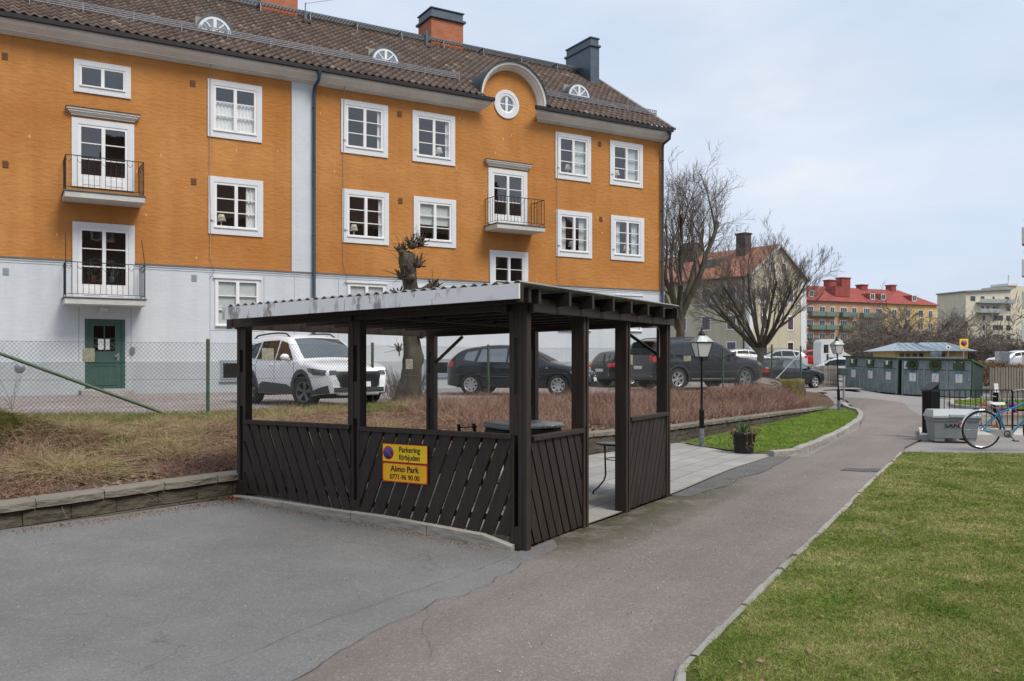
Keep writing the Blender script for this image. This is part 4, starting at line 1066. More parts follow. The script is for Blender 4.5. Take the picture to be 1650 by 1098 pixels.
    if cur == 'half':
        q = MB(); q.add([(x0, yc, z0 + H_ * .42), (x1, yc, z0 + H_ * .42), (x1, yc, z1), (x0, yc, z1)], [(0, 1, 2, 3)]); q.build('blind', M_blind, win)
    if cur == 'blind':
        q = MB(); q.add([(x0, yb + .052, z0), (x1, yb + .052, z0), (x1, yb + .052, z1), (x0, yb + .052, z1)], [(0, 1, 2, 3)]); q.build('blind', M_blind, win)
    if w.get('lamp') is not None: LAMPS.append((x0 + W_ * (.5 + w['lamp']), yb + .26, z0))
    if k in ('win', 'gwin', 'small', 'door'):
        q = MB(); q.box(x0, x1, yb + .1, yb + .42, z0 - .04, z0 - .005); q.build('inner_sill', M_sash, win)
    if k == 'win' and cur != 'full':
        q = MB(); q.tube([(x0 - .09, yb - .05, z0 + .2), (x0 - .05, yb - .09, z0 + .22), (x0 + .0, yb - .05, z0 + .2)], .008, 6); q.lathe([(0, -.02), (.03, 0), (0, .02)], 8, (x0 - .09, yb - .065, z0 + .22)); q.build('window_hook', M_galvd, win)
    return win
for w in WIN: window(w)
# head mouldings above the two upper balcony doors
for w in [w for w in WIN if w['kind'] == 'door' and w['z0'] > ZB + .6]:
    b = MB(); a, c, z = w['x0'], w['x1'], w['z1'] + .07
    for d, zz0, zz1 in ((.02, 0, .05), (.06, .05, .09), (.10, .09, .15), (.14, .15, .20)): b.box(a - d, c + d, -.05 - d * .9, -.001, z + zz0 + .001, z + zz1)
    b.build('door_head', M_corn, house)
    b = MB(); b.box(a - .16, c + .16, -.2, -.001, z + .201, z + .215); b.build('head_flashing', M_gut, house)
# balconies
BPROJ = .95
M_slab = m_plaster('balcony_slab', (.50, .49, .46), (.62, .61, .58), .3)
def balcony(x0, x1, z, proj, hrail=.98, stays=False, seed=0):
    b = MB(); b.bbox(x0, x1, -proj, -.005, z - .20, z - .03, .01); s = b.build('balcony', M_slab, house)
    b = MB(); b.bbox(x0 - .03, x1 + .03, -proj - .03, -.006, z - .029, z + .005, .005); b.build('slab_edge_flashing', simple('slab_flash', (.12, .13, .135), .6, .2), s)
    r = MB(); yb_ = -proj + .03; xa, xc = x0 + .03, x1 - .03; zt = z + hrail; zl = z + .09
    for zz in (zl, zt):
        r.beam((xa, yb_, zz), (xc, yb_, zz), .02, .022 if zz > zl else .014)
        for x in (xa, xc): r.beam((x, -.01, zz), (x, yb_, zz), .02, .022 if zz > zl else .014)
    n = 14
    for i in range(n + 1):
        x = xa + (xc - xa) * i / n; e = i in (0, n); r.box(x - (.012 if e else .006), x + (.012 if e else .006), yb_ - .007, yb_ + .007, z - (.12 if e else -.09), zt)
    m2 = 5
    for x in (xa, xc):
        for i in range(m2): y = -.02 + (yb_ + .02) * i / m2; r.box(x - .006, x + .006, y - .006, y + .006, zl, zt)
    # small swags between bars
    def swag(p, q, dep):
        p, q = Vector(p), Vector(q); r.tube([p.lerp(q, t) + Vector((0, 0, -dep * math.sin(PI * t))) for t in (0, .15, .35, .5, .65, .85, 1)], .006, 5)
    st = (xc - xa) / n
    for i in (0, 2, 11, 13): swag((xa + i * st, yb_, zt - .1), (xa + (i + 1) * st, yb_, zt - .1), .09)
    swag((xa + 6 * st, yb_, zt - .06), (xa + 8 * st, yb_, zt - .06), .17)
    for x in (xa, xc):
        for i in (1, 3): y = yb_ * i / m2; swag((x, y, zt - .1), (x, y + yb_ / m2, zt - .1), .08)
    if stays:
        r.tube([(xa, yb_, zt), (xa, yb_, zt + .75), (xa - .0, yb_ + .05, zt + .82)], .012, 6); r.tube([(xc, yb_, zt), (xc - .06, yb_ + .2, zt + .75)], .012, 6)
    r.build('railing', M_iron2, s)
def bal_px(pl, pr, py, stays=False):
    y = -BPROJ; x0, x1 = Ht(pl, y), Ht(pr, y); z = Hz(pl, py, y); print('balcony', x0, x1, z); balcony(x0, x1, z, BPROJ, stays=stays)
bal_px(104, 233.5, 305); bal_px(104, 235.5, 478, True); bal_px(801, 878.5, 358.5)
# entrance door
dr = MB(); frame_quad(dr, (EX0, EX1, EZ0, EZ1), (EX0 + .09, EX1 - .09, EZ0 + .02, EZ1 - .1), -.03, .12)
M_green = simple('door_green', (.045, .10, .085), .45, 0, .15)
door = dr.build('entrance_door', M_green, house)
dl = MB(); a, c, d, e = EX0 + .09, EX1 - .09, EZ0 + .02, EZ1 - .1; w_ = c - a; h_ = e - d
gx0, gx1, gz0, gz1 = a + w_ * .16, c - w_ * .2, d + h_ * .56, e - h_ * .05
frame_quad(dl, (a, c, d, e), (gx0, gx1, gz0, gz1), .0, .06)
dl.box((gx0 + gx1) / 2 - .015, (gx0 + gx1) / 2 + .015, .01, .05, gz0, gz1); dl.box(gx0, gx1, .012, .048, gz0 + (gz1 - gz0) * .5 - .015, gz0 + (gz1 - gz0) * .5 + .015)
frame_quad(dl, (a + w_ * .12, c - w_ * .14, d + .08, d + h_ * .36), (a + w_ * .15, c - w_ * .17, d + .11, d + h_ * .34), -.02, -.0005)
for i in range(5): x = a + w_ * (.2 + .13 * i); dl.box(x, x + .02, -.01, -.0005, d + .12, d + h_ * .33)
leaf = dl.build('door_leaf', M_green, door)
p = MB(); p.add([(gx0, .03, gz0), (gx1, .03, gz0), (gx1, .03, gz1), (gx0, .03, gz1)], [(0, 1, 2, 3)]); p.build('pane', m_glass('door_glass', (.5, .42, .35), .06), door)
p = MB(); p.box(a, c, .5, .52, d, e); p.build('hall_room', flat('hall_brown', (.12, .06, .03)), door)
p = MB(); p.box((gx0 + gx1) / 2 - .17, (gx0 + gx1) / 2 - .02, -.004, .008, gz0 + .05, gz0 + .36); p.box((gx0 + gx1) / 2 + .03, (gx0 + gx1) / 2 + .14, -.004, .008, gz0 + .05, gz0 + .36); p.build('notice_paper', M_white, door)
p = MB(); p.tube([(c - .09, -.0, d + h_ * .49), (c - .09, -.06, d + h_ * .49), (c - .2, -.06, d + h_ * .49)], .012, 6); p.box(c - .12, c - .07, -.008, 0, d + h_ * .42, d + h_ * .53); p.build('handle', M_galv, door)
b = MB(); b.bbox(EX0 - .15, EX1 + .15, -.75, -.051, -.3, EZ0 - .02, .02); b.bbox(EX0 + .1, EX1 - .1, -1.0, -.751, -.3, EZ0 - .16, .02); b.build('doorstep', M_kerbst, house)
b = MB(); b.ell((Ht(168.5, -.12), -.16, Hz(168.5, 497, -.12)), (.13, .13, .12)); b.build('porch_lamp', flat('opal_glass', (.55, .57, .58), .3), house)
b = MB(); b.box(EX1 + .14, EX1 + .26, -.1, -.052, Hz(207, 569), Hz(207, 560)); b.build('entry_phone', M_galvd, house)
# downpipes
M_pipe = simple('downpipe_blue', (.05, .075, .10), .4, .4, .15)
for px, pj in ((506, 0), (1067.5, 0)):
    x = Ht(px, -.12); b = MB(); yg = -.53
    b.tube([(x + .04, yg, ZE - .02), (x + .04, yg, ZE - .14)], [.09, .07], 10); b.tube([(x + .04, yg, ZE - .14), (x + .03, yg, ZE - .3), (x, -.16, ZC - .12), (x, -.12, ZC - .3), (x, -.12, .25), (x, -.2, .1)], .055, 10)
    z = ZC - .8
    while z > .3: b.lathe([(.055, 0), (.064, 0), (.064, .05), (.055, .05)], 10, (x, -.12, z)); b.box(x - .015, x + .015, -.12, 0, z, z + .03); z -= 2.1
    b.build('downpipe', M_pipe, house)
# lightning / aerial cables
for px, py in ((338, 90), (553, 125), (897, 185)):
    x = Ht(px); b = MB(); pts = [(x, -.46, ZE - .05), (x, -.30, ZC + .2), (x, -.11, ZC), (x, -.075, ZC - .5)] + [(x + random.uniform(-.01, .01), -.06, ZC - .6 - q) for q in np.arange(0, ZC - ZB - 1.2, 1.0)] + [(x, -.06, ZB + .4), (x + .12, -.1, ZB + .02), (x + .1, -.1, ZB - .12), (x, -.05, ZB - .3)]
    b.tube(pts, .009, 5); b.build('wall_cable', flat('cable_grey', (.30, .28, .27)), house)
# air vents
for px, py, w_, h_ in ((8, 91, 10, 8), (9, 265, 10, 8), (9.5, 438, 10, 8), (310.5, 135, 9, 8), (312, 293, 9, 8), (312.5, 448.5, 8.5, 7.5), (643.5, 184, 7, 7), (645, 324, 7, 6.5), (966, 232.5, 5, 6), (968, 353.5, 5, 6)):
    y = 0 if py < 420 + px * .046 else -.02; x = Ht(px); z = Hz(px, py); W_ = Ht(px + w_ / 2) - Ht(px - w_ / 2); b = MB(); b.box(x - W_ / 2, x + W_ / 2, y - .012, y + .0, z - .1, z + .1)
    for i in range(4): b.box(x - W_ / 2 + .01, x + W_ / 2 - .01, y - .02, y - .0125, z - .085 + i * .045, z - .07 + i * .045)
    b.build('air_vent', flat('vent_brown', (.16, .07, .025)) if y == 0 else flat('vent_grey', (.30, .33, .35)), house)
b = MB(); b.lathe([(0, -.058), (.13, -.058), (.131, -.057), (.135, -.05)], 20, (Ht(32), 0, Hz(32, 594)), 'y'); b.build('vent_cap', M_galvd, house)
# plain windows on the unseen right gable wall
for z in (1.2, 4.6, 7.8):
    for y in (2.6, 7.2):
        b = MB(); b.box(X1, X1 + .03, y - .6, y + .6, z, z + 1.4); g_ = b.build('window', M_trim, house); b = MB(); b.box(X1 + .031, X1 + .035, y - .48, y + .48, z + .12, z + 1.3); b.build('pane', M_lpane, g_)
# table lamps and plants on the sills
M_shade = flat('lamp_shade', (.72, .66, .55), .8)
def h2w(x, y, z): p = HO + HU * x + HN * y; return (p.x, p.y, z + HZ)
LB = ['white cone shade table lamp in the first floor window nearest the white pilaster', 'white shade lamp in the middle floor window just right of the long downpipe', 'white shade table lamp in the top floor window left of the arched gable', 'small white shade lamp in the top floor window right of the gable',
      'tall white shade lamp in the middle floor window right of the balcony', 'white shade lamp in the top floor window nearest the house corner', 'white shade lamp in the middle floor window nearest the house corner']
for (x, y, z), lb in zip(LAMPS, LB):
    t = thing('table_lamp', lb, 'lamp', h2w(x, y, z - .005), 0, 'table lamps standing on window sills')
    b = MB(); b.lathe([(0, 0), (.07, 0), (.07, .02), (.02, .05), (.03, .12), (.02, .2), (.012, .3)], 14); b.build('base', M_curt, t)
    b = MB(); b.lathe([(.15, .27), (.085, .47), (.08, .47), (.145, .27)], 20); b.build('lamp_shade', M_shade, t)
def potplant(x, y, z, label, fcol, seed, pot=(.3, .1, .05)):
    rnd = random.Random(seed); t = thing('potted_plant', label, 'potted plant', h2w(x, y, z), 0, 'potted plants behind the windows')
    b = MB(); b.lathe([(0, 0), (.08, 0), (.11, .17), (.115, .18), (0, .17)], 14); b.build('pot', flat('pot' + str(seed), pot), t)
    b = MB()
    for i in range(70):
        a = rnd.uniform(0, 2 * PI); e = rnd.uniform(.2, 1.4); r_ = rnd.uniform(.1, .3); c = Vector((math.cos(a) * math.cos(e) * r_, math.sin(a) * math.cos(e) * r_ * .6, .18 + math.sin(e) * r_)); u = Vector((rnd.uniform(-1, 1), rnd.uniform(-1, 1), rnd.uniform(-1, 1))).normalized() * .05; v_ = u.cross(Vector((.3, .5, .8))).normalized() * .03
        b.add([c - u, c - v_, c + u, c + v_], [(0, 1, 2, 3)])
    b.build('foliage', flat('plantleaf', (.06, .12, .03)), t)
    if fcol:
        b = MB()
        for i in range(24): a = rnd.uniform(0, 2 * PI); r_ = rnd.uniform(.02, .2); b.ell((math.cos(a) * r_, math.sin(a) * r_ * .6, .42 + rnd.uniform(-.05, .08)), (.025, .025, .02), 6, 4)
        b.build('flowers', flat('flower_red', fcol), t)
wd = [w for w in WIN if w['kind'] == 'door']
potplant(wd[1]['x0'] + (wd[1]['x1'] - wd[1]['x0']) * .36, .35, wd[1]['hole'][2] + .5, 'red flowering plant behind the lower left balcony door', (.5, .05, .02), 1)
potplant(wd[1]['x0'] + (wd[1]['x1'] - wd[1]['x0']) * .66, .35, wd[1]['hole'][2] + .5, 'green leafy plant behind the right leaf of the lower left balcony door', None, 2, (.2, .2, .2))
potplant(wd[2]['x0'] + (wd[2]['x1'] - wd[2]['x0']) * .66, .3, wd[2]['hole'][2] + .45, 'low green plant behind the balcony door under the arched gable', None, 3, (.1, .1, .1))
# ================================================================== CARS (x forward, y left, z up, origin on the ground under the middle)
M_tyre = simple('tyre_rubber', (.022, .022, .022), .85, 0, .2, bump=.2)
M_arch = flat('arch_black', (.008, .008, .008), .9)
M_clad = simple('cladding_grey', (.045, .048, .052), .6)
M_cglass = m_glass('car_glass', (.12, .14, .14), .025, .95)
M_rimsil = simple('rim_silver', (.55, .56, .57), .3, .7, .08); M_rimdark = simple('rim_dark', (.12, .12, .125), .35, .6, .1)
M_chrome = simple('chrome', (.7, .7, .7), .15, 1, .03)
M_tail = simple('tail_red', (.55, .01, .012), .15, 0, .1, coat=.5); M_head = simple('headlight', (.30, .32, .34), .08, .3, .3, scale=12, coat=.6); M_headd = simple('headlight_dark', (.08, .09, .10), .06, .2, .3, scale=14, coat=.8)
M_plate = flat('plate_white', (.72, .72, .72), .4); M_pblue = flat('plate_blue', (.02, .06, .35), .4)
M_seat = flat('seat_black', (.02, .02, .02), .9)
def paint(name, col, metal=0.35, rough=.32): return simple(name, col, rough, metal, .04, scale=1.5, coat=.7)

def cr_spline(P, n=6):
    out = []
    for i in range(len(P) - 1):
        p0, p1, p2, p3 = P[max(i - 1, 0)], P[i], P[i + 1], P[min(i + 2, len(P) - 1)]
        for k in range(n):
            t = k / n
            q = [.5 * ((2 * p1[j]) + (-p0[j] + p2[j]) * t + (2 * p0[j] - 5 * p1[j] + 4 * p2[j] - p3[j]) * t * t + (-p0[j] + 3 * p1[j] - 3 * p2[j] + p3[j]) * t ** 3) for j in (0, 1)]
            out.append(tuple(q))
    out.append(P[-1]); return out

def make_car(name, label, loc, rz, S, cat='car', group='cars parked beyond the fence', simple_lod=False):
    """S: L W H wheelbase, wheel radius, outline (x,z) from rear bottom over the roof to front bottom, belt(x), etc."""
    t = thing(name, label, cat, loc, rz, group)
    W = S['W'] / 2; xf, xr = S['axf'], S['axr']; rw = S['rw']; ra = rw + S.get('archgap', .045); sill = S['sill']
    out = cr_spline(S['outline'], 7)
    # monotone in x
    mono = [out[0]]
    for p in out[1:]:
        mono.append((max(p[0], mono[-1][0] + 1e-3), p[1]))
    out = mono
    xmin, xmax = out[0][0], out[-1][0]
    # insert stations at the arches
    def ztop(x):
        for a, b in zip(out, out[1:]):
            if a[0] <= x <= b[0]: return a[1] + (b[1] - a[1]) * (x - a[0]) / max(1e-6, b[0] - a[0])
        return out[0][1] if x < xmin else out[-1][1]
    extra = []
    for xa in (xr, xf):
        for k in range(-9, 10): extra.append(xa + ra * math.sin(PI / 2 * k / 9) * (1 if abs(k) < 9 else 1.0))
        extra += [xa - ra - .002, xa + ra + .002]
    st = sorted([(p[0], p[1]) for p in out] + [(x, ztop(x)) for x in extra if xmin < x < xmax])
    belt = S['belt']; tum = S.get('tum', .42); ex = S.get('endround', .38); el = S.get('endlen', .55)
    def w_at(x, z):
        w = W
        zb = belt(x)
        if z > zb: w -= (z - zb) * tum + .035 * min(1, (z - zb) / .05)
        elif z < sill + .25: w -= (sill + .25 - z) * .16
        w -= .05 * max(0, (abs((z - .62) / .4)) ** 2 - .5) if z < zb else 0
        for xe, sg in ((xmax, 1), (xmin, -1)):
            d = (x - (xe - sg * el)) * sg / el
            if d > 0: w *= 1 - ex * min(1, d) ** 3
        zt = ztop(x); d = (zt - z) / .09
        if d < 1 and z > sill + .2: w -= .075 * (1 - max(0, d)) ** 2.2
        return max(.05, w)
    def zbot(x):
        z = sill
        for xa in (xr, xf):
            if abs(x - xa) < ra: z = max(z, rw + math.sqrt(max(0, ra * ra - (x - xa) ** 2)))
        for xe, sg in ((xmax, 1), (xmin, -1)):
            d = (x - (xe - sg * .5)) * sg / .5
            if d > 0: z = max(z, sill + S.get('bumplift', .06) * d)
        return z
    NS = 13; cols = []; b = MB()
    for (x, zt) in st:
        zb_ = min(zbot(x), zt - .01); cols.append([(x, zb_ + (zt - zb_) * (1 - (1 - k / NS) ** 1.25)) for k in range(NS + 1)])
    for sg in (1, -1):
        V = [(x, sg * w_at(x, z), z) for c in cols for (x, z) in c]; F = []
        for i in range(len(cols) - 1):
            for k in range(NS):
                a = i * (NS + 1) + k; f = (a, a + NS + 1, a + NS + 2, a + 1); F.append(f if sg < 0 else f[::-1])
        b.add(V, F, True)
    # top strip across
    NY = 10; crown = S.get('crown', .035)
    def nrm(i):
        a = st[max(0, i - 1)]; c = st[min(len(st) - 1, i + 1)]; d = Vector((c[0] - a[0], c[1] - a[1])).normalized(); return (-d.y, d.x)
    def surf(x, z, nx, nz, u, off=0.0):
        w = w_at(x, z); k = crown * (1 - u * u) + off
        return (x + nx * k, u * w, z + nz * k)
    V = []; F = []
    for i, (x, z) in enumerate(st):
        nx, nz = nrm(i)
        for j in range(NY + 1): V.append(surf(x, z, nx, nz, -1 + 2 * j / NY))
    for i in range(len(st) - 1):
        for j in range(NY): a = i * (NY + 1) + j; F.append((a, a + NY + 1, a + NY + 2, a + 1)[::-1])
    b.add(V, F, True)
    for c in (cols[0], cols[-1]):          # end caps
        V = [(x, s * w_at(x, z), z) for (x, z) in c for s in (-1, 1)]; b.add(V, [(2 * k, 2 * k + 1, 2 * k + 3, 2 * k + 2) for k in range(NS)], True)
    body = b.build('body', S['paint'], t)
    # merge & normals
    bm_ = bpy.data.meshes; me = body.data
    import bmesh
    bmm = bmesh.new(); bmm.from_mesh(me); bmesh.ops.remove_doubles(bmm, verts=bmm.verts, dist=.0008); bmesh.ops.recalc_face_normals(bmm, faces=bmm.faces); bmm.to_mesh(me); bmm.free()
    u = MB(); u.box(xmin + .3, xmax - .3, -W + .3, W - .3, sill - .02, sill + .25)
    for xa in (xr, xf):
        V = []; F = []; n = 14
        for y in (-W + .03, W - .03):
            for k in range(n + 1): a = PI * k / n; V.append((xa + (ra + .0) * math.cos(a), y, rw + (ra + .0) * math.sin(a)))
        u.add(V, [(k, k + 1, n + 2 + k, n + 1 + k) for k in range(n)])
        u.box(xa - ra + .02, xa + ra - .02, -W + .32, W - .32, .2, rw + ra)
    u.build('underbody', M_arch, t)
    # ---- patches
    def side_patch(nm, poly_lo, poly_hi, mat, sides=(1, -1), off=.005, nu=8, nv=4, parent=t, thick=0, label=None):
        """bilinear strip between lower and upper polyline of the same length, in (x,z)"""
        def ev(P, u):
            L = (len(P) - 1) * u; i = min(len(P) - 2, int(L)); f = L - i
            return (P[i][0] + (P[i + 1][0] - P[i][0]) * f, P[i][1] + (P[i + 1][1] - P[i][1]) * f)
        res = []
        for sg in sides:
            q = MB(); V = []; nu_ = nu * (max(len(poly_lo), len(poly_hi)) - 1)
            for i in range(nu_ + 1):
                a, c = ev(poly_lo, i / nu_), ev(poly_hi, i / nu_)
                for j in range(nv + 1): x = a[0] + (c[0] - a[0]) * j / nv; z = a[1] + (c[1] - a[1]) * j / nv; V.append((x, sg * (w_at(x, z) + off), z))
            q.add(V, [(i * (nv + 1) + j, (i + 1) * (nv + 1) + j, (i + 1) * (nv + 1) + j + 1, i * (nv + 1) + j + 1)[::(1 if sg < 0 else -1)] for i in range(nu_) for j in range(nv)], True)
            o = q.build(nm, mat, parent); res.append(o)
            if label: o['label'] = label
        return res
    def idx_of(x, front=None): return min(range(len(st)), key=lambda i: abs(st[i][0] - x))
    def top_patch(nm, xa, xb, u0, u1, mat, off=.006, taper=None, parent=t):
        ia, ib = idx_of(xa), idx_of(xb); q = MB(); V = []; nu_ = 12; rows = []
        for i in range(ia, ib + 1):
            x, z = st[i]; nx, nz = nrm(i); f = (i - ia) / max(1, ib - ia)
            a0, a1 = u0, u1
            if taper: a0 *= 1 + (taper - 1) * f; a1 *= 1 + (taper - 1) * f
            for j in range(nu_ + 1): V.append(surf(x, z, nx, nz, a0 + (a1 - a0) * j / nu_, off))
        n = ib - ia
        q.add(V, [(i * (nu_ + 1) + j, (i + 1) * (nu_ + 1) + j, (i + 1) * (nu_ + 1) + j + 1, i * (nu_ + 1) + j + 1)[::-1] for i in range(n) for j in range(nu_)], True)
        return q.build(nm, mat, parent)
    def end_patch(nm, front, y0, y1, z0, z1, mat, off=.012, parent=t, nz_=5, shape=None):
        """patch on the front or rear face between heights"""
        side = [p for p in st if (p[0] > (xmax - .45) if front else p[0] < (xmin + .45))]
        zmin_ = min(p[1] for p in side)
        def xz(z):
            c = side[-1] if front else side[0]
            rng_ = side[::-1] if front else side
            if z <= rng_[0][1]: return rng_[0][0]
            for a, d in zip(rng_, rng_[1:]):
                if (a[1] - z) * (d[1] - z) <= 0 and a[1] != d[1]: return a[0] + (d[0] - a[0]) * (z - a[1]) / (d[1] - a[1])
            return rng_[-1][0]
        q = MB(); V = []; ny = 10
        for j in range(nz_ + 1):
            f = j / nz_; z = z0 + (z1 - z0) * f; s = shape(f) if shape else 1
            for i in range(ny + 1):
                y = (y0 + (y1 - y0) * i / ny) * s; x = xz(z); w = w_at(x, z); k = crown * max(0, 1 - (y / w) ** 2) + off if z > rng_min(front) else off
                V.append((x + (k if front else -k), y, z))
        q.add(V, [(j * (ny + 1) + i, j * (ny + 1) + i + 1, (j + 1) * (ny + 1) + i + 1, (j + 1) * (ny + 1) + i)[::(1 if front else -1)] for j in range(nz_) for i in range(ny)], True)
        return q.build(nm, mat, parent)
    def rng_min(front): return out[-1][1] if front else out[0][1]
    # glass
    for lo, hi in S['side_windows']: side_patch('side_window', lo, hi, M_cglass if S.get('glass') is None else S['glass'])
    ws = S['windscreen']; top_patch('windscreen', ws[0], ws[1], -.93, .93, S.get('wsglass', M_cglass))
    rs = S.get('rearscreen')
    if rs: top_patch('rear_window', rs[0], rs[1], -.86, .86, S.get('glass') or M_cglass)
    # dark cabin so the glass has depth
    # wheels
    rimm = S['rim']; spokes = S.get('spokes', 7)
    for xa in (xr, xf):
        for sg in (1, -1):
            wt = bpy.data.objects.new('wheel', None); q = MB(); hw = S.get('tw', .105)
            q.lathe([(rw * .66, -hw * .9), (rw * .93, -hw), (rw, -hw * .72), (rw, hw * .72), (rw * .93, hw), (rw * .66, hw * .9), (rw * .64, hw * .2), (rw * .64, -hw * .9)], 32, (0, 0, 0), 'y')
            bpy.data.objects.remove(wt)
            wh = q.build('wheel', M_tyre, t); wh.location = (xa, sg * (W - hw - .035), rw)
            if xa == xf and S.get('steer'): wh.rotation_euler = (0, 0, S['steer'])
            r_ = MB(); R1 = rw * .655
            r_.lathe([(R1, hw * .92), (R1 * .93, hw * .97), (R1 * .86, hw * .7), (R1 * .86, .0)], 32, (0, 0, 0), 'y')
            for k in range(spokes):
                a = 2 * PI * k / spokes + .2
                for da in ((-.11, .11) if S.get('dbl') else (0,)):
                    c0, s0 = math.cos(a + da * .3), math.sin(a + da * .3); c1, s1 = math.cos(a + da), math.sin(a + da)
                    r_.beam((c0 * R1 * .12, hw * .62, s0 * R1 * .12), (c1 * R1 * .93, hw * .8, s1 * R1 * .93), S.get('spw', .05) * (1 if not S.get('dbl') else .5), .02, (0, 1, 0))
            r_.lathe([(0, hw * .72), (R1 * .22, hw * .7), (R1 * .24, hw * .5)], 20, (0, 0, 0), 'y')
            ri = r_.build('rim', rimm, wh)
            d_ = MB(); d_.lathe([(0, hw * .35), (R1 * .88, hw * .35)], 24, (0, 0, 0), 'y'); d_.build('brake_disc', M_arch, wh)
            if sg < 0:
                ri.scale = (1, -1, 1); wh.children[-1].scale = (1, -1, 1)
    # seams
    for lo, hi in S.get('seams', []):
        side_patch('door_seam', [lo, (lo[0] + .011, lo[1])], [hi, (hi[0] + .011, hi[1])], M_arch, off=.003, nu=1, nv=14)
    for x, z in S.get('handles', []):
        for sg in (1, -1): q = MB(); q.bbox(x - .09, x + .09, sg * (w_at(x, z) + .0), sg * (w_at(x, z) + .03), z - .014, z + .016, .008); q.build('door_handle', S['paint'], t)
    mxx, mz = S['mirror']
    for sg in (1, -1):
        q = MB(); yw = w_at(mxx, mz); q.ell((mxx, sg * (yw + .14), mz + .03), (.07, .11, .075), 14, 10); q.beam((mxx, sg * (yw - .02), mz - .04), (mxx, sg * (yw + .08), mz), .05, .035)
        q.build('mirror', S.get('mirrormat', S['paint']), t)
    for nm, kw in S.get('side_patches', []): side_patch(nm, **kw)
    for nm, kw in S.get('end_patches', []): end_patch(nm, **kw)
    for f, txt, z, lab in S.get('plates', []):
        po = end_patch('licence_plate', f, -.26, .26, z - .055, z + .055, M_plate, .03 if f else .02)
        bl = end_patch('plate_band', f, .22 if not f else -.26, .26 if not f else -.22, z - .05, z + .05, M_pblue, .032 if f else .022, parent=po)
        xx = max(v.co.x for v in po.data.vertices) if f else min(v.co.x for v in po.data.vertices)
        if txt: text_obj('lettering', txt, .105, M_blk, po, (xx + (.004 if f else -.004), 0, z), (R(90), 0, R(90) if f else R(-90)), sx=.8)
    if S.get('rails'):
        for sg in (1, -1):
            a, c = S['rails']; q = MB(); n = 10; pts = []
            for k in range(n + 1):
                x = a + (c - a) * k / n; z = ztop(x); pts.append((x, sg * (w_at(x, z - .02) - .06), z + (.055 if 0 < k < n else .0)))
            q.tube(pts, .02, 8); q.build('roof_rail', M_clad, t)
    return t, side_patch, end_patch, ztop, w_at

# --- silver white crossover
def belt_c(b0, b1, x0, x1): return lambda x: b0 + (b1 - b0) * min(1, max(0, (x - x0) / (x1 - x0)))
def arch_ring(xa, rw, r0, r1, a0=-8, a1=188, n=14):
    lo = [(xa + r0 * math.cos(R(a0 + (a1 - a0) * k / n)), max(.24, rw + r0 * math.sin(R(a0 + (a1 - a0) * k / n)))) for k in range(n + 1)]
    hi = [(xa + r1 * math.cos(R(a0 + (a1 - a0) * k / n)), max(.24, rw + r1 * math.sin(R(a0 + (a1 - a0) * k / n)))) for k in range(n + 1)]
    return lo, hi
SUV = dict(W=1.825, axf=1.29, axr=-1.35, rw=.345, sill=.27, paint=paint('paint_pearl', (.80, .82, .84), .0, .25), rim=M_rimdark, spokes=5, dbl=True, spw=.09, tum=.36, endround=.30, endlen=.62, steer=R(20), tw=.11, archgap=.06,
    outline=[(-2.22, .40), (-2.25, .62), (-2.20, .90), (-2.16, 1.05), (-1.98, 1.36), (-1.80, 1.53), (-1.3, 1.60), (-.5, 1.625), (.1, 1.58), (.42, 1.47), (1.12, 1.055), (1.5, .995), (1.9, .93), (2.1, .83), (2.19, .66), (2.21, .48), (2.19, .36)],
    belt=belt_c(1.08, .99, -2, 1.2), windscreen=(.30, 1.10), rearscreen=(-2.12, -1.88), rails=(-1.72, .12), mirror=(.68, 1.08), mirrormat=None, wsglass=m_glass('suv_screen', (.3, .33, .33), .18, 1.3),
    side_windows=[([(.02, 1.045), (.86, 1.035)], [(-.02, 1.49), (.32, 1.44)]), ([(-.98, 1.07), (-.06, 1.05)], [(-.95, 1.49), (-.10, 1.505)]), ([(-1.65, 1.11), (-1.06, 1.08)], [(-1.58, 1.40), (-1.05, 1.47)])],
    seams=[((-.02, .42), (-.02, 1.5)), ((-1.0, .62), (-1.0, 1.48)), ((.98, .42), (.92, 1.0))], handles=[(-.2, .93), (-1.12, .95)],
    plates=[(True, '38B', .52, ''), (False, '', .86, '')])
SUV['mirrormat'] = SUV['paint']
_lo, _hi = arch_ring(1.29, .345, .41, .50); _lo2, _hi2 = arch_ring(-1.35, .345, .41, .50)
M_grille = simple('grille_black', (.018, .018, .02), .35, .2)
SUV['side_patches'] = [('arch_cladding', dict(poly_lo=_lo, poly_hi=_hi, mat=M_clad, off=.012, nu=1, nv=2)), ('arch_cladding', dict(poly_lo=_lo2, poly_hi=_hi2, mat=M_clad, off=.012, nu=1, nv=2)),
    ('sill_cladding', dict(poly_lo=[(-.86, .275), (.82, .275)], poly_hi=[(-.80, .47), (-.6, .54), (.6, .50), (.78, .45)], mat=M_clad, off=.012)),
    ('headlight', dict(poly_lo=[(1.62, .80), (1.85, .72), (2.12, .72)], poly_hi=[(1.58, .87), (1.85, .86), (2.10, .82)], mat=M_headd, off=.012)),
    ('bumper_corner', dict(poly_lo=[(1.76, .29), (2.17, .33)], poly_hi=[(1.78, .38), (2.15, .50)], mat=M_clad, off=.014)),
    ('tail_light', dict(poly_lo=[(-2.18, .92), (-1.8, .95)], poly_hi=[(-2.14, 1.04), (-1.82, 1.03)], mat=M_tail, off=.01))]
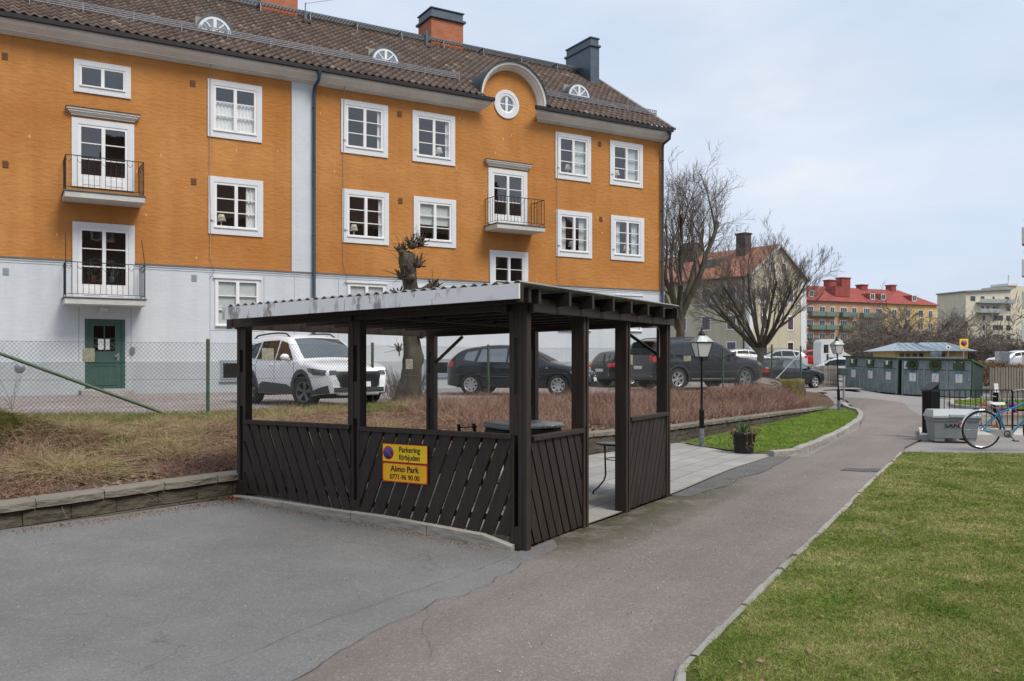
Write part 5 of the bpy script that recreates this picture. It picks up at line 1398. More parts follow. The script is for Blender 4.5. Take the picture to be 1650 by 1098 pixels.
SUV['end_patches'] = [('grille', dict(front=True, y0=-.56, y1=.56, z0=.46, z1=.80, mat=M_grille, off=.012, shape=lambda f: .80 + .25 * f)), ('lower_grille', dict(front=True, y0=-.62, y1=.62, z0=.355, z1=.455, mat=M_clad, off=.012)),
    ('headlight', dict(front=True, y0=.53, y1=.69, z0=.73, z1=.82, mat=M_headd, off=.016)), ('headlight', dict(front=True, y0=-.69, y1=-.53, z0=.73, z1=.82, mat=M_headd, off=.016))]
suv, sp, ep, _, _ = make_car('parked_car', 'silver white crossover with black grille and dark cladding, front turned to the fence', (-5.03, 20.02, 0), R(-49), SUV)
def ground_car(t, z=None):
    t.location.z = float(hu(t.location.x, t.location.y)) + .002 if z is None else z
suv.location = (-3.93 - .656 * 1.29, 19.6 + .755 * 1.29, 0); ground_car(suv)
g = MB()
for i in range(9): g.box(2.235, 2.25, -.5 + .02, .5, .49 + i * .036, .497 + i * .036)
for i in range(13): g.box(2.233, 2.246, -.48 + i * .08, -.472 + i * .08, .48, .80)
g.build('grille_bars', M_clad, suv)
g = MB(); g.bbox(2.1, 2.24, -.5, .5, .27, .335, .02); g.build('skid_plate', M_rimsil, suv)
# seats visible through the screens
for o_ in (suv,):
    pass

# --- black blue hatchback
HB = dict(W=1.755, axf=1.37, axr=-1.27, rw=.318, sill=.24, paint=paint('paint_blueblack', (.012, .017, .028), .4, .22), rim=M_rimsil, spokes=8, spw=.07, tum=.40, endround=.36, endlen=.7, tw=.10, archgap=.035,
    outline=[(-2.10, .36), (-2.14, .58), (-2.10, .80), (-2.02, 1.0), (-1.80, 1.20), (-1.50, 1.36), (-.9, 1.455), (-.3, 1.47), (.15, 1.42), (.55, 1.26), (1.12, .98), (1.45, .90), (1.85, .82), (2.12, .70), (2.22, .55), (2.25, .42), (2.23, .28)],
    belt=belt_c(1.0, .90, -1.8, 1.1), windscreen=(.32, 1.06), rearscreen=(-1.98, -1.62), mirror=(.66, .97), wsglass=m_glass('hb_screen', (.25, .3, .3), .30, 1.6), glass=m_glass('hb_side', (.35, .4, .4), .22, 1.5),
    side_windows=[([(-.12, .975), (.78, .955)], [(-.10, 1.37), (.32, 1.29)]), ([(-1.06, .99), (-.18, .98)], [(-.95, 1.36), (-.17, 1.38)]), ([(-1.5, 1.05), (-1.16, 1.0)], [(-1.40, 1.27), (-1.05, 1.33)])],
    seams=[((-.15, .36), (-.14, 1.38)), ((-1.02, .66), (-1.06, 1.34)), ((.93, .36), (.98, .93))], handles=[(-.32, .86), (-1.18, .88)],
    plates=[(True, '', .48, ''), (False, '', .80, '')])
HB['side_patches'] = [('headlight', dict(poly_lo=[(1.78, .62), (2.13, .56)], poly_hi=[(1.72, .74), (2.12, .67)], mat=M_head, off=.01)), ('tail_light', dict(poly_lo=[(-2.05, .84), (-1.82, .84)], poly_hi=[(-1.98, 1.02), (-1.80, 1.0)], mat=M_tail, off=.01)),
    ('side_trim', dict(poly_lo=[(-.9, .555), (.86, .545)], poly_hi=[(-.9, .585), (.86, .575)], mat=M_rimdark, off=.012)), ('indicator', dict(poly_lo=[(1.02, .80), (1.09, .80)], poly_hi=[(1.03, .83), (1.09, .83)], mat=M_rimsil, off=.01))]
HB['end_patches'] = [('grille', dict(front=True, y0=-.32, y1=.32, z0=.56, z1=.68, mat=M_grille, shape=lambda f: .8 + .3 * f)), ('lower_grille', dict(front=True, y0=-.5, y1=.5, z0=.29, z1=.40, mat=M_grille)),
    ('headlight', dict(front=True, y0=.46, y1=.64, z0=.57, z1=.67, mat=M_head, off=.014)), ('headlight', dict(front=True, y0=-.64, y1=-.46, z0=.57, z1=.67, mat=M_head, off=.014))]
a = R(-16); Zr = 25.7; Xr = PX(759.4, Zr); c, s = math.cos(a), math.sin(a)
lat = .76; ctr = Vector((Xr, Zr)) + Vector((c, s)) * 1.27 + Vector((-s, c)) * lat
hb, *_ = make_car('parked_car', 'dark blue black five door hatchback with silver star wheels behind the pavilion', (ctr.x, ctr.y, 0), a, HB); ground_car(hb)
q = MB(); q.lathe([(.06, 0), (.075, .0), (.075, .01), (.06, .01), (.06, 0)], 20, (2.285, 0, .62), 'x'); q.build('badge_ring', M_chrome, hb)

# --- black hatch seen from behind
BH = dict(HB); BH.update(paint=paint('paint_black', (.008, .009, .011), .3, .2), W=1.78, plates=[(False, '', .62, '')])
BH['outline'] = [(-2.10, .30), (-2.14, .50), (-2.10, .72), (-2.04, .86), (-1.78, 1.16), (-1.50, 1.32), (-.9, 1.385), (-.3, 1.39), (.15, 1.34), (.55, 1.2), (1.12, .96), (1.45, .88), (1.85, .78), (2.12, .66), (2.2, .52), (2.23, .40), (2.21, .28)]
BH['side_windows'] = [([(-.12, .93), (.78, .92)], [(-.10, 1.30), (.32, 1.23)]), ([(-1.06, .95), (-.18, .94)], [(-.95, 1.29), (-.17, 1.31)])]
BH['side_patches'] = [('tail_light', dict(poly_lo=[(-2.10, .74), (-1.70, .76)], poly_hi=[(-2.02, .90), (-1.62, .88)], mat=M_tail, off=.012))]
BH['end_patches'] = [('tail_light', dict(front=False, y0=.48, y1=.70, z0=.74, z1=.88, mat=M_tail, off=.014)), ('tail_light', dict(front=False, y0=-.70, y1=-.48, z0=.74, z1=.88, mat=M_tail, off=.014))]
uu = HU; base = HO - HN * 1.35; 
def at_px(px, base, u):
    k = (px - CXP) / FPX; tt = (k * base.y - base.x) / (u.x - k * u.y); return base + u * tt
p = at_px(968, base, uu) + uu * 2.05
bh, *_ = make_car('parked_car', 'low black hatchback with bright red tail lights seen from behind beside the house wall', (p.x, p.y, 0), math.atan2(uu.y, uu.x), BH); ground_car(bh)

# --- large dark grey SUV
BS = dict(W=1.96, axf=1.52, axr=-1.46, rw=.385, sill=.30, paint=paint('paint_darkgrey', (.035, .039, .046), .5, .28), rim=M_rimsil, spokes=6, dbl=True, spw=.12, tum=.30, endround=.24, endlen=.6, tw=.125, archgap=.05,
    outline=[(-2.42, .42), (-2.47, .70), (-2.46, 1.0), (-2.40, 1.15), (-2.26, 1.50), (-2.14, 1.66), (-1.6, 1.735), (-.6, 1.76), (.2, 1.72), (.62, 1.58), (1.26, 1.16), (1.7, 1.10), (2.1, 1.02), (2.36, .90), (2.45, .70), (2.47, .50), (2.44, .38)],
    belt=belt_c(1.20, 1.10, -2, 1.3), windscreen=(.52, 1.22), rearscreen=(-2.38, -2.16), rails=(-1.9, .3), mirror=(.86, 1.2), glass=m_glass('suv_dark_glass', (.06, .07, .07), .03, 1.1), mirrormat=M_clad,
    side_windows=[([(.06, 1.16), (1.0, 1.15)], [(.02, 1.60), (.50, 1.54)]), ([(-1.05, 1.18), (-.02, 1.16)], [(-1.02, 1.62), (-.04, 1.62)]), ([(-1.95, 1.24), (-1.14, 1.19)], [(-1.78, 1.55), (-1.12, 1.61)])],
    seams=[((.02, .46), (.0, 1.62)), ((-1.08, .74), (-1.1, 1.6)), ((1.08, .46), (1.04, 1.12))], handles=[(-.14, 1.06), (-1.24, 1.08)],
    plates=[(False, '', .78, '')])
_lo, _hi = arch_ring(1.52, .385, .436, .50); _lo2, _hi2 = arch_ring(-1.46, .385, .436, .50)
BS['side_patches'] = [('arch_cladding', dict(poly_lo=_lo, poly_hi=_hi, mat=M_clad, off=.01, nu=1, nv=2)), ('arch_cladding', dict(poly_lo=_lo2, poly_hi=_hi2, mat=M_clad, off=.01, nu=1, nv=2)), ('sill_trim', dict(poly_lo=[(-.9, .37), (1.0, .36)], poly_hi=[(-.9, .41), (1.0, .40)], mat=M_rimsil, off=.01)),
    ('tail_light', dict(poly_lo=[(-2.44, .96), (-2.20, .98)], poly_hi=[(-2.40, 1.16), (-2.24, 1.16)], mat=M_tail, off=.01)), ('headlight', dict(poly_lo=[(2.08, .86), (2.38, .80)], poly_hi=[(2.02, .95), (2.34, .90)], mat=M_head, off=.01))]
BS['end_patches'] = [('bumper_trim', dict(front=False, y0=-.7, y1=.7, z0=.47, z1=.56, mat=M_rimdark)), ('tail_light', dict(front=False, y0=.62, y1=.74, z0=.96, z1=1.2, mat=M_tail, off=.014)), ('tail_light', dict(front=False, y0=-.74, y1=-.62, z0=.96, z1=1.2, mat=M_tail, off=.014))]
a = R(27); Zr = 29.6; Xr = PX(1090, Zr); c, s = math.cos(a), math.sin(a); ctr = Vector((Xr, Zr)) + Vector((c, s)) * 1.46 + Vector((-s, c)) * .85
bs, *_ = make_car('parked_car', 'large dark grey estate SUV with silver spoked wheels behind the near lamp post', (ctr.x, ctr.y, 0), a, BS); ground_car(bs)

# --- dark saloon
SD = dict(W=1.83, axf=1.38, axr=-1.33, rw=.325, sill=.23, paint=paint('paint_blacksaloon', (.010, .014, .018), .35, .2), rim=M_rimsil, spokes=5, dbl=True, spw=.08, tum=.42, endround=.30, endlen=.7, archgap=.035,
    outline=[(-2.30, .34), (-2.34, .60), (-2.32, .86), (-2.22, .96), (-1.75, 1.02), (-1.40, 1.10), (-.85, 1.36), (-.3, 1.43), (.1, 1.41), (.45, 1.31), (1.15, .97), (1.5, .91), (1.9, .82), (2.2, .70), (2.30, .56), (2.32, .42), (2.30, .28)],
    belt=belt_c(.98, .90, -2, 1.1), windscreen=(.40, 1.10), rearscreen=(-1.42, -.86), mirror=(.72, .97), wsglass=m_glass('sd_screen', (.25, .3, .3), .25, 1.6), glass=m_glass('sd_glass', (.2, .26, .24), .18, 1.6),
    side_windows=[([(-.02, .96), (.86, .94)], [(-.04, 1.34), (.38, 1.27)]), ([(-1.05, .98), (-.10, .96)], [(-.75, 1.31), (-.10, 1.345)])],
    seams=[((-.06, .34), (-.06, 1.36)), ((-.98, .6), (-1.1, .98)), ((1.0, .34), (1.02, .93))], handles=[(-.22, .86), (-1.15, .88)], plates=[(False, '', .70, '')])
SD['side_patches'] = [('tail_light', dict(poly_lo=[(-2.31, .70), (-1.98, .72)], poly_hi=[(-2.28, .88), (-1.95, .86)], mat=M_tail, off=.01))]
SD['end_patches'] = [('tail_light', dict(front=False, y0=-.72, y1=-.40, z0=.70, z1=.88, mat=M_tail, off=.014)), ('tail_light', dict(front=False, y0=.40, y1=.72, z0=.70, z1=.88, mat=M_tail, off=.014))]
a = R(33); Zf = 42.3; Xf = PX(1311, Zf); c, s = math.cos(a), math.sin(a); ctr = Vector((Xf, Zf)) - Vector((c, s)) * 1.38 + Vector((-s, c)) * .78
sd_, *_ = make_car('parked_car', 'black saloon with red tail lights standing in front of the grey picket fence', (ctr.x, ctr.y, 0), a, SD); ground_car(sd_, .30); sd_.rotation_euler = (0, R(1.6), a)
# --- small far cars: red, white ones
def far_car(px, Z, z, rz, pt, label, H=None):
    S2 = dict(HB); S2['paint'] = pt; S2['plates'] = []; S2['side_patches'] = S2['side_patches'][:2]; S2['glass'] = M_cglass
    t_, *_ = make_car('parked_car', label, (PX(px, Z), Z, float(hl(PX(px, Z), Z)) - .02), rz, S2, group='cars parked far behind the sheds and fences'); return t_
far_car(1306, 80, 1.0, R(170), paint('paint_red', (.50, .015, .02), .1, .3), 'small bright red car far off to the left of the white camper van')
far_car(1203, 62, .55, R(8), paint('paint_white', (.6, .62, .64), .1, .3), 'white car showing above the black saloon in front of the cream house')
far_car(1253, 66, .75, R(175), paint('paint_silver', (.55, .57, .58), .3, .3), 'pale silver car roof showing above the picket fence under the round bare tree')
far_car(1349, 55, .1, R(150), paint('paint_pale', (.58, .66, .70), .1, .3), 'pale blue white car partly hidden by the far lamp post and the picket fence')
far_car(1634, 76, .85, R(185), paint('paint_snow', (.62, .66, .7), .1, .3), 'pale car roof showing above the brown hedge on the right')
# camper van
t = thing('camper_van', 'white camper van with rounded top and a dark door window beyond the fence', 'camper van', (PX(1337, 74), 74, float(hl(PX(1337, 74), 74)) - .02), R(0))
b = MB(); prf = [(-1.05, .35), (-1.1, 1.2), (-1.05, 2.2), (-.85, 2.45), (.5, 2.5), (.75, 2.3), (.85, 1.4), (1.4, 1.1), (1.5, .8), (1.5, .35)]
b.prism(prf, -.95, .95, 'y'); b.build('body', paint('paint_camper', (.68, .68, .66), 0, .4), t)
b = MB(); b.box(-.85, -.45, -.957, -.951, 1.3, 2.0); b.build('window', M_cglass, t); b = MB(); b.box(-.62, -.45, -.965, -.958, .6, 1.2); b.build('door_panel', M_clad, t)
for x in (-.6, 1.0):
    b = MB(); b.lathe([(0, -.1), (.33, -.1), (.33, .1), (0, .1)], 20, (x, -.86, .33), 'y'); b.build('wheel', M_tyre, t)
# ================================================================== VEGETATION
def bark(name, c1, c2, green=None):
    s = NT(name); v = s.obj(); a = s.noise(v, 6, 6, .7, (1, 1, .4)); c = s.mix(s.ramp(a, [(.35, 0.), (.68, 1.)]), c1, c2)
    if green: c = s.mix(s.math('MULTIPLY', s.ramp(s.noise(v, 2.2, 4, .6), [(.48, 0.), (.62, 1.)]), .6), c, green)
    s.pr(c, .92, 0, s.bump(a, .8, .04), .15); return s.m
M_bark = bark('bark_grey', (.055, .047, .038), (.12, .105, .085), (.08, .085, .035))
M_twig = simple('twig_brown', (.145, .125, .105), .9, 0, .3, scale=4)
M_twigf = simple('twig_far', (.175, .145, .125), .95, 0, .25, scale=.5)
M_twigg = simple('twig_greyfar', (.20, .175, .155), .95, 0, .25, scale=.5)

def tubes_np(polys, rads, nside=3):
    """many polylines of equal length K -> verts, faces"""
    P = np.asarray(polys, float); r = np.asarray(rads, float); N, K, _ = P.shape
    d = np.empty_like(P); d[:, 1:-1] = P[:, 2:] - P[:, :-2]; d[:, 0] = P[:, 1] - P[:, 0]; d[:, -1] = P[:, -1] - P[:, -2]
    d /= np.linalg.norm(d, axis=2, keepdims=True) + 1e-9
    ref = np.where(np.abs(d[..., 2:3]) < .9, np.array([0, 0, 1.]), np.array([1., 0, 0]))
    a = np.cross(d, ref); a /= np.linalg.norm(a, axis=2, keepdims=True) + 1e-9; b = np.cross(a, d)
    V = []
    for k in range(nside):
        t = 2 * PI * k / nside; V.append(P + r[..., None] * (math.cos(t) * a + math.sin(t) * b))
    V = np.stack(V, 2)                         # N,K,S,3
    idx = np.arange(N * K * nside).reshape(N, K, nside); nxt = np.roll(idx, -1, 2)
    F = np.stack([idx[:, :-1], nxt[:, :-1], nxt[:, 1:], idx[:, 1:]], -1).reshape(-1, 4)
    return V.reshape(-1, 3), F
def ribbons_np(P, w, rg):
    P = np.asarray(P, float); N, K, _ = P.shape; d = P[:, -1] - P[:, 0]
    rnd = rg.normal(size=(N, 3)); s = np.cross(d, rnd); s /= np.linalg.norm(s, axis=1, keepdims=True) + 1e-9
    f = np.linspace(1, .25, K)[None, :, None]; off = s[:, None] * f * np.asarray(w).reshape(-1, 1, 1) / 2
    V = np.stack([P - off, P + off], 2).reshape(-1, 3); idx = np.arange(N * K * 2).reshape(N, K, 2)
    F = np.stack([idx[:, :-1, 0], idx[:, :-1, 1], idx[:, 1:, 1], idx[:, 1:, 0]], -1).reshape(-1, 4); return V, F
def merge(parts):
    Vs = []; Fs = []; o = 0
    for V, F in parts: Vs.append(V); Fs.append(F + o); o += len(V)
    return np.concatenate(Vs), np.concatenate(Fs)

def grow_tree(seed, h, r0, fork, levels, kids, spread, up=.25, lenf=.62, first=.55, lean=(0, 0), wig=.16, limbs=4, thin=.0035, lr=(.32, .5)):
    rg = random.Random(seed); out = {}
    def branch(p, d, L, r, lev):
        K = 6; pts = [p.copy()]; q = p.copy(); dd = d.normalized(); rr = [r]
        for k in range(1, K + 1):
            dd = (dd + Vector((rg.uniform(-wig, wig), rg.uniform(-wig, wig), rg.uniform(-wig, wig) + up * .12)) * (1.2 if lev else .5)).normalized()
            q = q + dd * L / K; pts.append(q.copy()); rr.append(r * (1 - (.45 if lev < 2 else .7) * k / K))
        out.setdefault(lev, []).append((pts, rr))
        if lev >= levels: return
        n = kids[min(lev, len(kids) - 1)] if lev else limbs
        for i in range(n):
            if lev == 0: f = first + (1 - first) * (i + .5) / n if fork else 1.0
            else: f = .25 + .75 * (i + rg.random()) / n
            k = min(K - 1, int(f * K)); t = f * K - k; pp = pts[k].lerp(pts[k + 1], t); r_ = rr[k] * rg.uniform(.4, .62)
            base = (pts[k + 1] - pts[k]).normalized(); az = rg.uniform(0, 2 * PI) if lev else 2 * PI * i / n + rg.uniform(-.4, .4)
            side = base.cross(Vector((math.cos(az), math.sin(az), .2))).normalized(); sp = spread[min(lev, len(spread) - 1)] * rg.uniform(.7, 1.25)
            nd = (base * math.cos(sp) + side * math.sin(sp)).normalized(); nd.z += up * .3
            LL = L * lenf * rg.uniform(.75, 1.2) * (1 - .25 * f if lev else 1)
            branch(pp, nd, LL if lev else h * rg.uniform(.42, .58), max(thin, r_ if lev else r0 * rg.uniform(*lr)), lev + 1)
    d0 = Vector((lean[0], lean[1], 1)); branch(Vector((0, 0, 0)), d0, fork * h if fork else h * .3, r0, 0)
    return out
def tree_obj(name, label, loc, G_, mat_t, mat_c, group=None, cat='tree', rz=0, scale=1, twist=1.0):
    t = thing(name, label, cat, loc, rz, group); t.scale = (scale,) * 3
    tr = []; tw = []
    for lev, bs in G_.items():
        P = np.array([[tuple(q) for q in b[0]] for b in bs]); r = np.array([b[1] for b in bs]) * (twist if lev > 1 else 1)
        ns = 9 if lev == 0 else 6 if lev == 1 else 4 if lev == 2 else 3
        (tr if lev <= 1 else tw).append(tubes_np(P, r, ns))
    V, F = merge(tr)
    # flare at the foot
    nmesh('trunk', V, F, mat_t, t, True)
    V, F = merge(tw); nmesh('crown', V, F, mat_c, t, False); return t

# big bare tree beside the house corner
Gt = grow_tree(11, 11.4, .34, .34, 5, [6, 6, 6, 5], [.50, .6, .65, .7], up=.34, lenf=.62, limbs=6, first=.62, lean=(.08, 0), thin=.008, lr=(.42, .62))
tree_obj('bare_tree', 'tall bare tree with many upright limbs just behind the right corner of the orange house', (PX(1093, 46), 46, .35), Gt, M_bark, M_twig, 'bare trees around the cream house', twist=1.0)
Gt2 = grow_tree(29, 9.6, .30, .17, 5, [6, 6, 6, 5], [.72, .48, .5, .6], up=.26, lenf=.60, limbs=11, first=.72, wig=.10, thin=.008, lr=(.28, .42))
tree_obj('bare_tree', 'round spreading bare tree with short trunk standing in front of the cream house', (PX(1226, 52), 52, .7), Gt2, M_bark, M_twig, 'bare trees around the cream house')

# pollarded tree behind the fence
Zp = 22.6; Xp = PX(661, Zp)
t = thing('pollarded_tree', 'knobbly pollarded tree trunk with short stubs rising behind the pavilion roof', 'tree', (Xp, Zp, .6))
b = MB(); V = []; F = []; NZ, NA = 60, 28
for i in range(NZ + 1):
    f = i / NZ; z = -.1 + f * 4.0; r = .235 - .07 * f + .32 * math.exp(-f * 12) + .05 * math.exp(-((f - .92) / .08) ** 2)
    r *= 1 + .16 * math.exp(-((f - .30) / .05) ** 2)
    for k in range(NA):
        a = 2 * PI * k / NA; nn = mnoise.noise(Vector((math.cos(a) * 1.1, math.sin(a) * 1.1, z * 1.5))) * .12 + mnoise.noise(Vector((math.cos(a) * 3, math.sin(a) * 3, z * 4))) * .06
        if f > .7: nn *= 2.0
        rr = max(.05, r * (1 + nn * 2.2)) * (1 if f < .97 else max(.1, math.sqrt(max(0, 1 - ((f - .97) / .03) ** 2)))); V.append((rr * math.cos(a) + .05 * math.sin(z * 1.3), rr * math.sin(a), z))
for i in range(NZ):
    for k in range(NA): k2 = (k + 1) % NA; F.append((i * NA + k, i * NA + k2, (i + 1) * NA + k2, (i + 1) * NA + k))
b.add(V, F, True); b.build('trunk', M_bark, t)
rg = random.Random(5); b = MB()
heads = [((.06, -.1, 4.05), .17, 22, 1), ((-.2, -.1, 3.85), .14, 18, 1), ((.27, 0, 4.1), .13, 16, 1), ((-.12, -.12, 3.5), .17, 14, .3), ((.22, -.1, 3.55), .15, 12, .3), ((.05, -.2, 3.2), .15, 8, .2), ((-.24, 0, 3.25), .13, 12, .5), ((-.28, -.1, 2.75), .17, 26, .2), ((-.2, -.1, 2.5), .12, 12, 0), ((.62, -.05, 2.98), .14, 20, .3), ((-.28, -.1, 1.35), .1, 12, .3), ((.3, -.1, 1.7), .12, 9, .5)]
for (c, R_, n, upw) in heads:
    c = Vector(c); b.ell(c, (R_ * .75, R_ * .7, R_ * .75), 10, 7)
    for i in range(n):
        d = Vector((rg.gauss(0, 1), rg.gauss(0, 1), rg.gauss(upw, .8))).normalized(); L = rg.uniform(.06, .20); w = rg.uniform(.014, .032)
        p = c + d * R_ * .6; b.tube([p, p + d * L * .5, p + d * L + Vector((0, 0, rg.uniform(0, .05)))], [w, w * .85, w * .7], 5)
    for i in range(n // 2):
        d = Vector((rg.gauss(0, 1), rg.gauss(0, 1), rg.gauss(upw, .8))).normalized(); p = c + d * R_ * .6; b.tube([p, p + d * rg.uniform(.3, .5)], [.008, .003], 3)
b.tube([(.12, 0, 2.75), (.35, -.03, 2.85), (.55, -.05, 2.98)], [.14, .11, .1], 8)
b.build('stubs', bark('stub_bark', (.06, .045, .035), (.17, .13, .10), (.07, .075, .03)), t)
b = MB()
for i in range(420):
    a = rg.uniform(0, 2 * PI); r_ = rg.uniform(.3, .62); x, y = r_ * math.cos(a), r_ * math.sin(a); zz = rg.uniform(-.02, .5); d = Vector((x * .5, y * .5, rg.uniform(.3, 1))).normalized(); b.tube([(x, y, zz), Vector((x, y, zz)) + d * rg.uniform(.15, .5)], [.006, .002], 3)
b.build('basal_shoots', M_twig, t)

# ---- grasses and shrubs on the bank
M_lawnb = m_blades('lawn_blades', [(.12, .195, .032), (.195, .255, .055), (.34, .345, .12), (.52, .46, .24)])
M_straw = m_blades('straw_blades', [(.16, .12, .055), (.30, .235, .125), (.40, .32, .18), (.19, .20, .06)])
M_greeng = m_blades('rough_grass', [(.08, .115, .022), (.125, .155, .035), (.23, .215, .085), (.33, .27, .14)])
M_shrub = m_blades('shrub_twigs', [(.13, .075, .058), (.22, .135, .105), (.32, .20, .155), (.40, .30, .22)])
M_shrub2 = m_blades('dead_twigs', [(.10, .055, .042), (.20, .115, .088), (.31, .19, .14), (.42, .31, .22)])
M_leaf = m_blades('leaf_litter', [(.14, .075, .045), (.22, .12, .075), (.30, .19, .12), (.16, .10, .07)])
def scatter(poly, n, rg, dens=None):
    xs = [p[0] for p in poly]; ys = [p[1] for p in poly]; out = []; got = 0
    while got < n:
        x = rg.uniform(min(xs), max(xs), 60000); y = rg.uniform(min(ys), max(ys), 60000); m = inpoly(x, y, poly)
        if dens is not None: m &= rg.random(60000) < dens(x, y)
        out.append(np.stack([x[m], y[m]], 1)); got += int(m.sum())
    return np.concatenate(out)[:n]
def blades(name, pts, h, hmin, hmax, w, lean, mat, rg, droop=.3, K=3, off=0.0, wz=None, kind='stuff', label=None, cat=None, parent=None):
    n = len(pts); z = h(pts[:, 0], pts[:, 1]) + off; H = rg.uniform(hmin, hmax, n); az = rg.uniform(0, 2 * PI, n); le = np.abs(rg.normal(0, lean, n))
    P = np.zeros((n, K, 3))
    for k in range(K):
        t = k / (K - 1); P[:, k, 0] = pts[:, 0] + np.cos(az) * H * (le * t + droop * le * t * t * 2); P[:, k, 1] = pts[:, 1] + np.sin(az) * H * (le * t + droop * le * t * t * 2); P[:, k, 2] = z + H * (t - droop * t * t * le)
    ww = w if wz is None else wz(pts)
    V, F = ribbons_np(P, np.full(n, 1.0) * ww, rg); o = nmesh(name, V, F, mat, parent)
    tag(o, label, cat, None, kind); return o
rg = np.random.default_rng(3)
def dl(x, y): return np.clip(26 / (x * x + y * y), .04, 1)
LV = [G(1070, 1130)] + LAWN_E[:] + [G(1660, 741), (9.4, 14.2), (4.2, 4.2)]
LV = [(.95, 4.0)] + [(x + .12, y) for x, y in LAWN_E] + [(9.7, 15.1), (9.6, 14.4), (2.9, 4.0)]
p = scatter(LV, 330000, rg, dl)
blades('lawn_grass', p, hl, .014, .038, .004, .75, M_lawnb, rg, off=.026, wz=lambda q: .0025 + .00042 * np.hypot(q[:, 0], q[:, 1]), label='short patchy green lawn grass with straw coloured bare spots', cat='grass')
p = scatter([(9.7, 15.1), (9.6, 14.4), (3.0, 3.9), (1.2, 2.2), (6, -2), (16, 2), (20, 13.2)], 70000, rg); blades('lawn_grass', p, hl, .02, .04, .013, .75, M_lawnb, rg, off=.026, label='sparser coarse lawn grass at the outer right part of the lawn', cat='grass')
p = scatter([G(1120, 716.5), G(1200, 733), G(1247, 731), G(1285, 725), G(1340, 702), G(1383, 675), G(1380, 668), G(1365, 661.5), G(1335, 662), (7.1, 23.0), (3.5, 17.1)], 45000, rg)
M_lawn2 = m_blades('lawn_blades_green', [(.10, .20, .022), (.15, .26, .035), (.23, .33, .06), (.33, .37, .10)])
blades('strip_grass', p, hl, .02, .05, .01, .6, M_lawn2, rg, off=.024, label='bright green grass strip between retaining wall and path', cat='grass')
p = scatter(RL, 20000, rg); blades('far_lawn_grass', p, hl, .03, .06, .02, .6, M_lawn2, rg, off=.02)

def bank_off(b0, b1, s0, s1, n, rg):
    """random points in the band between wall and fence: u along, v across (0 wall .. 1 fence)"""
    A = np.array(WALL[1:]); Bf = np.array([(-8.9, 15.0), (-5.6, 16.0), (-3.1, 19.3), (-.6, 22.0), (6.52, 27.0), (9.6, 30.9)])
    # resample both to a common parameter
    def rs(Q, t):
        L = np.r_[0, np.cumsum(np.linalg.norm(np.diff(Q, axis=0), axis=1))]; L /= L[-1]; return np.stack([np.interp(t, L, Q[:, 0]), np.interp(t, L, Q[:, 1])], 1)
    u = rg.uniform(s0, s1, n); v = rg.uniform(b0, b1, n); a = rs(A, u); f = rs(Bf, u); a = a + np.array([-.25, .15]) 
    return a + (f - a) * v[:, None]
hb_ = lambda x, y: h_emb(x, y)
def nz(x, y, s, seed): return np.array([mnoise.noise(Vector((a * s, c * s, seed))) for a, c in zip(x, y)])
def twigs(name, pts, h, hmin, hmax, w, mat, rg, label, arch=.8, K=5, off=-.02):
    n = len(pts); z = h(pts[:, 0], pts[:, 1]) + off; H = rg.uniform(hmin, hmax, n); az = rg.uniform(0, 2 * PI, n); le = rg.uniform(.2, 1.1, n) * arch
    P = np.zeros((n, K, 3)); jig = rg.normal(0, .03, (n, K, 3)) * H[:, None, None]
    for k in range(K):
        t = k / (K - 1); P[:, k, 0] = pts[:, 0] + np.cos(az) * H * le * t ** 1.3; P[:, k, 1] = pts[:, 1] + np.sin(az) * H * le * t ** 1.3; P[:, k, 2] = z + H * (t - .45 * le * t * t)
    P += jig * np.linspace(0, 1, K)[None, :, None]
    V, F = ribbons_np(P, np.full(n, w), rg); o = nmesh(name, V, F, mat); return tag(o, label, 'shrubs', None, 'stuff')
# reddish brown low shrubs, dense from behind the pavilion to the right
n = 34000
p = bank_off(.02, .82, .30, .985, n, rg); m = nz(p[:, 0], p[:, 1], .9, 1) > -.28; p = p[m]
twigs('brown_shrubs', p, hb_, .22, .5, .0085, M_shrub, rg, 'mass of leafless reddish brown twigs filling the bank above the retaining wall')
p = bank_off(.0, .78, .0, .34, 40000, rg); m = nz(p[:, 0], p[:, 1], 1.3, 4) > -.06; p = p[m]
twigs('dead_shrubs', p, hb_, .10, .30, .0065, M_shrub2, rg, 'low dead brown twigs on the bank left of the pavilion', arch=1.5)
# rough grass and straw
p = bank_off(.70, 1.06, .0, .36, 36000, rg); blades('rough_grass', p, hb_, .05, .16, .006, .8, M_greeng, rg, label='rough yellow green grass along the foot of the fence on the left', cat='grass')
p = bank_off(.74, 1.08, .3, 1.0, 42000, rg); blades('verge_grass', p, hb_, .05, .14, .008, .8, M_greeng, rg, label='dry yellowish grass verge below the parked cars', cat='grass')
# straw tufts
ct = bank_off(.05, .8, .0, .36, 30, rg); pts = []; 
for c in ct:
    k = rg.integers(150, 420); pts.append(c + rg.normal(0, .11, (k, 2)))
pts = np.concatenate(pts)
blades('straw_tufts', pts, hb_, .14, .34, .005, .7, M_straw, rg, droop=.7, K=5, label='tufts of long straw coloured dead grass on the left bank', cat='grass')
ct = np.array([G(75, 735, .62), G(110, 740, .62), G(130, 700, .62), G(255, 690, .62)]); pts = np.concatenate([c + rg.normal(0, .16, (900, 2)) for c in ct])
blades('tall_tufts', pts, hb_, .16, .36, .005, .75, M_straw, rg, droop=.8, K=5, label='big mounds of matted straw grass near the low wall', cat='grass')
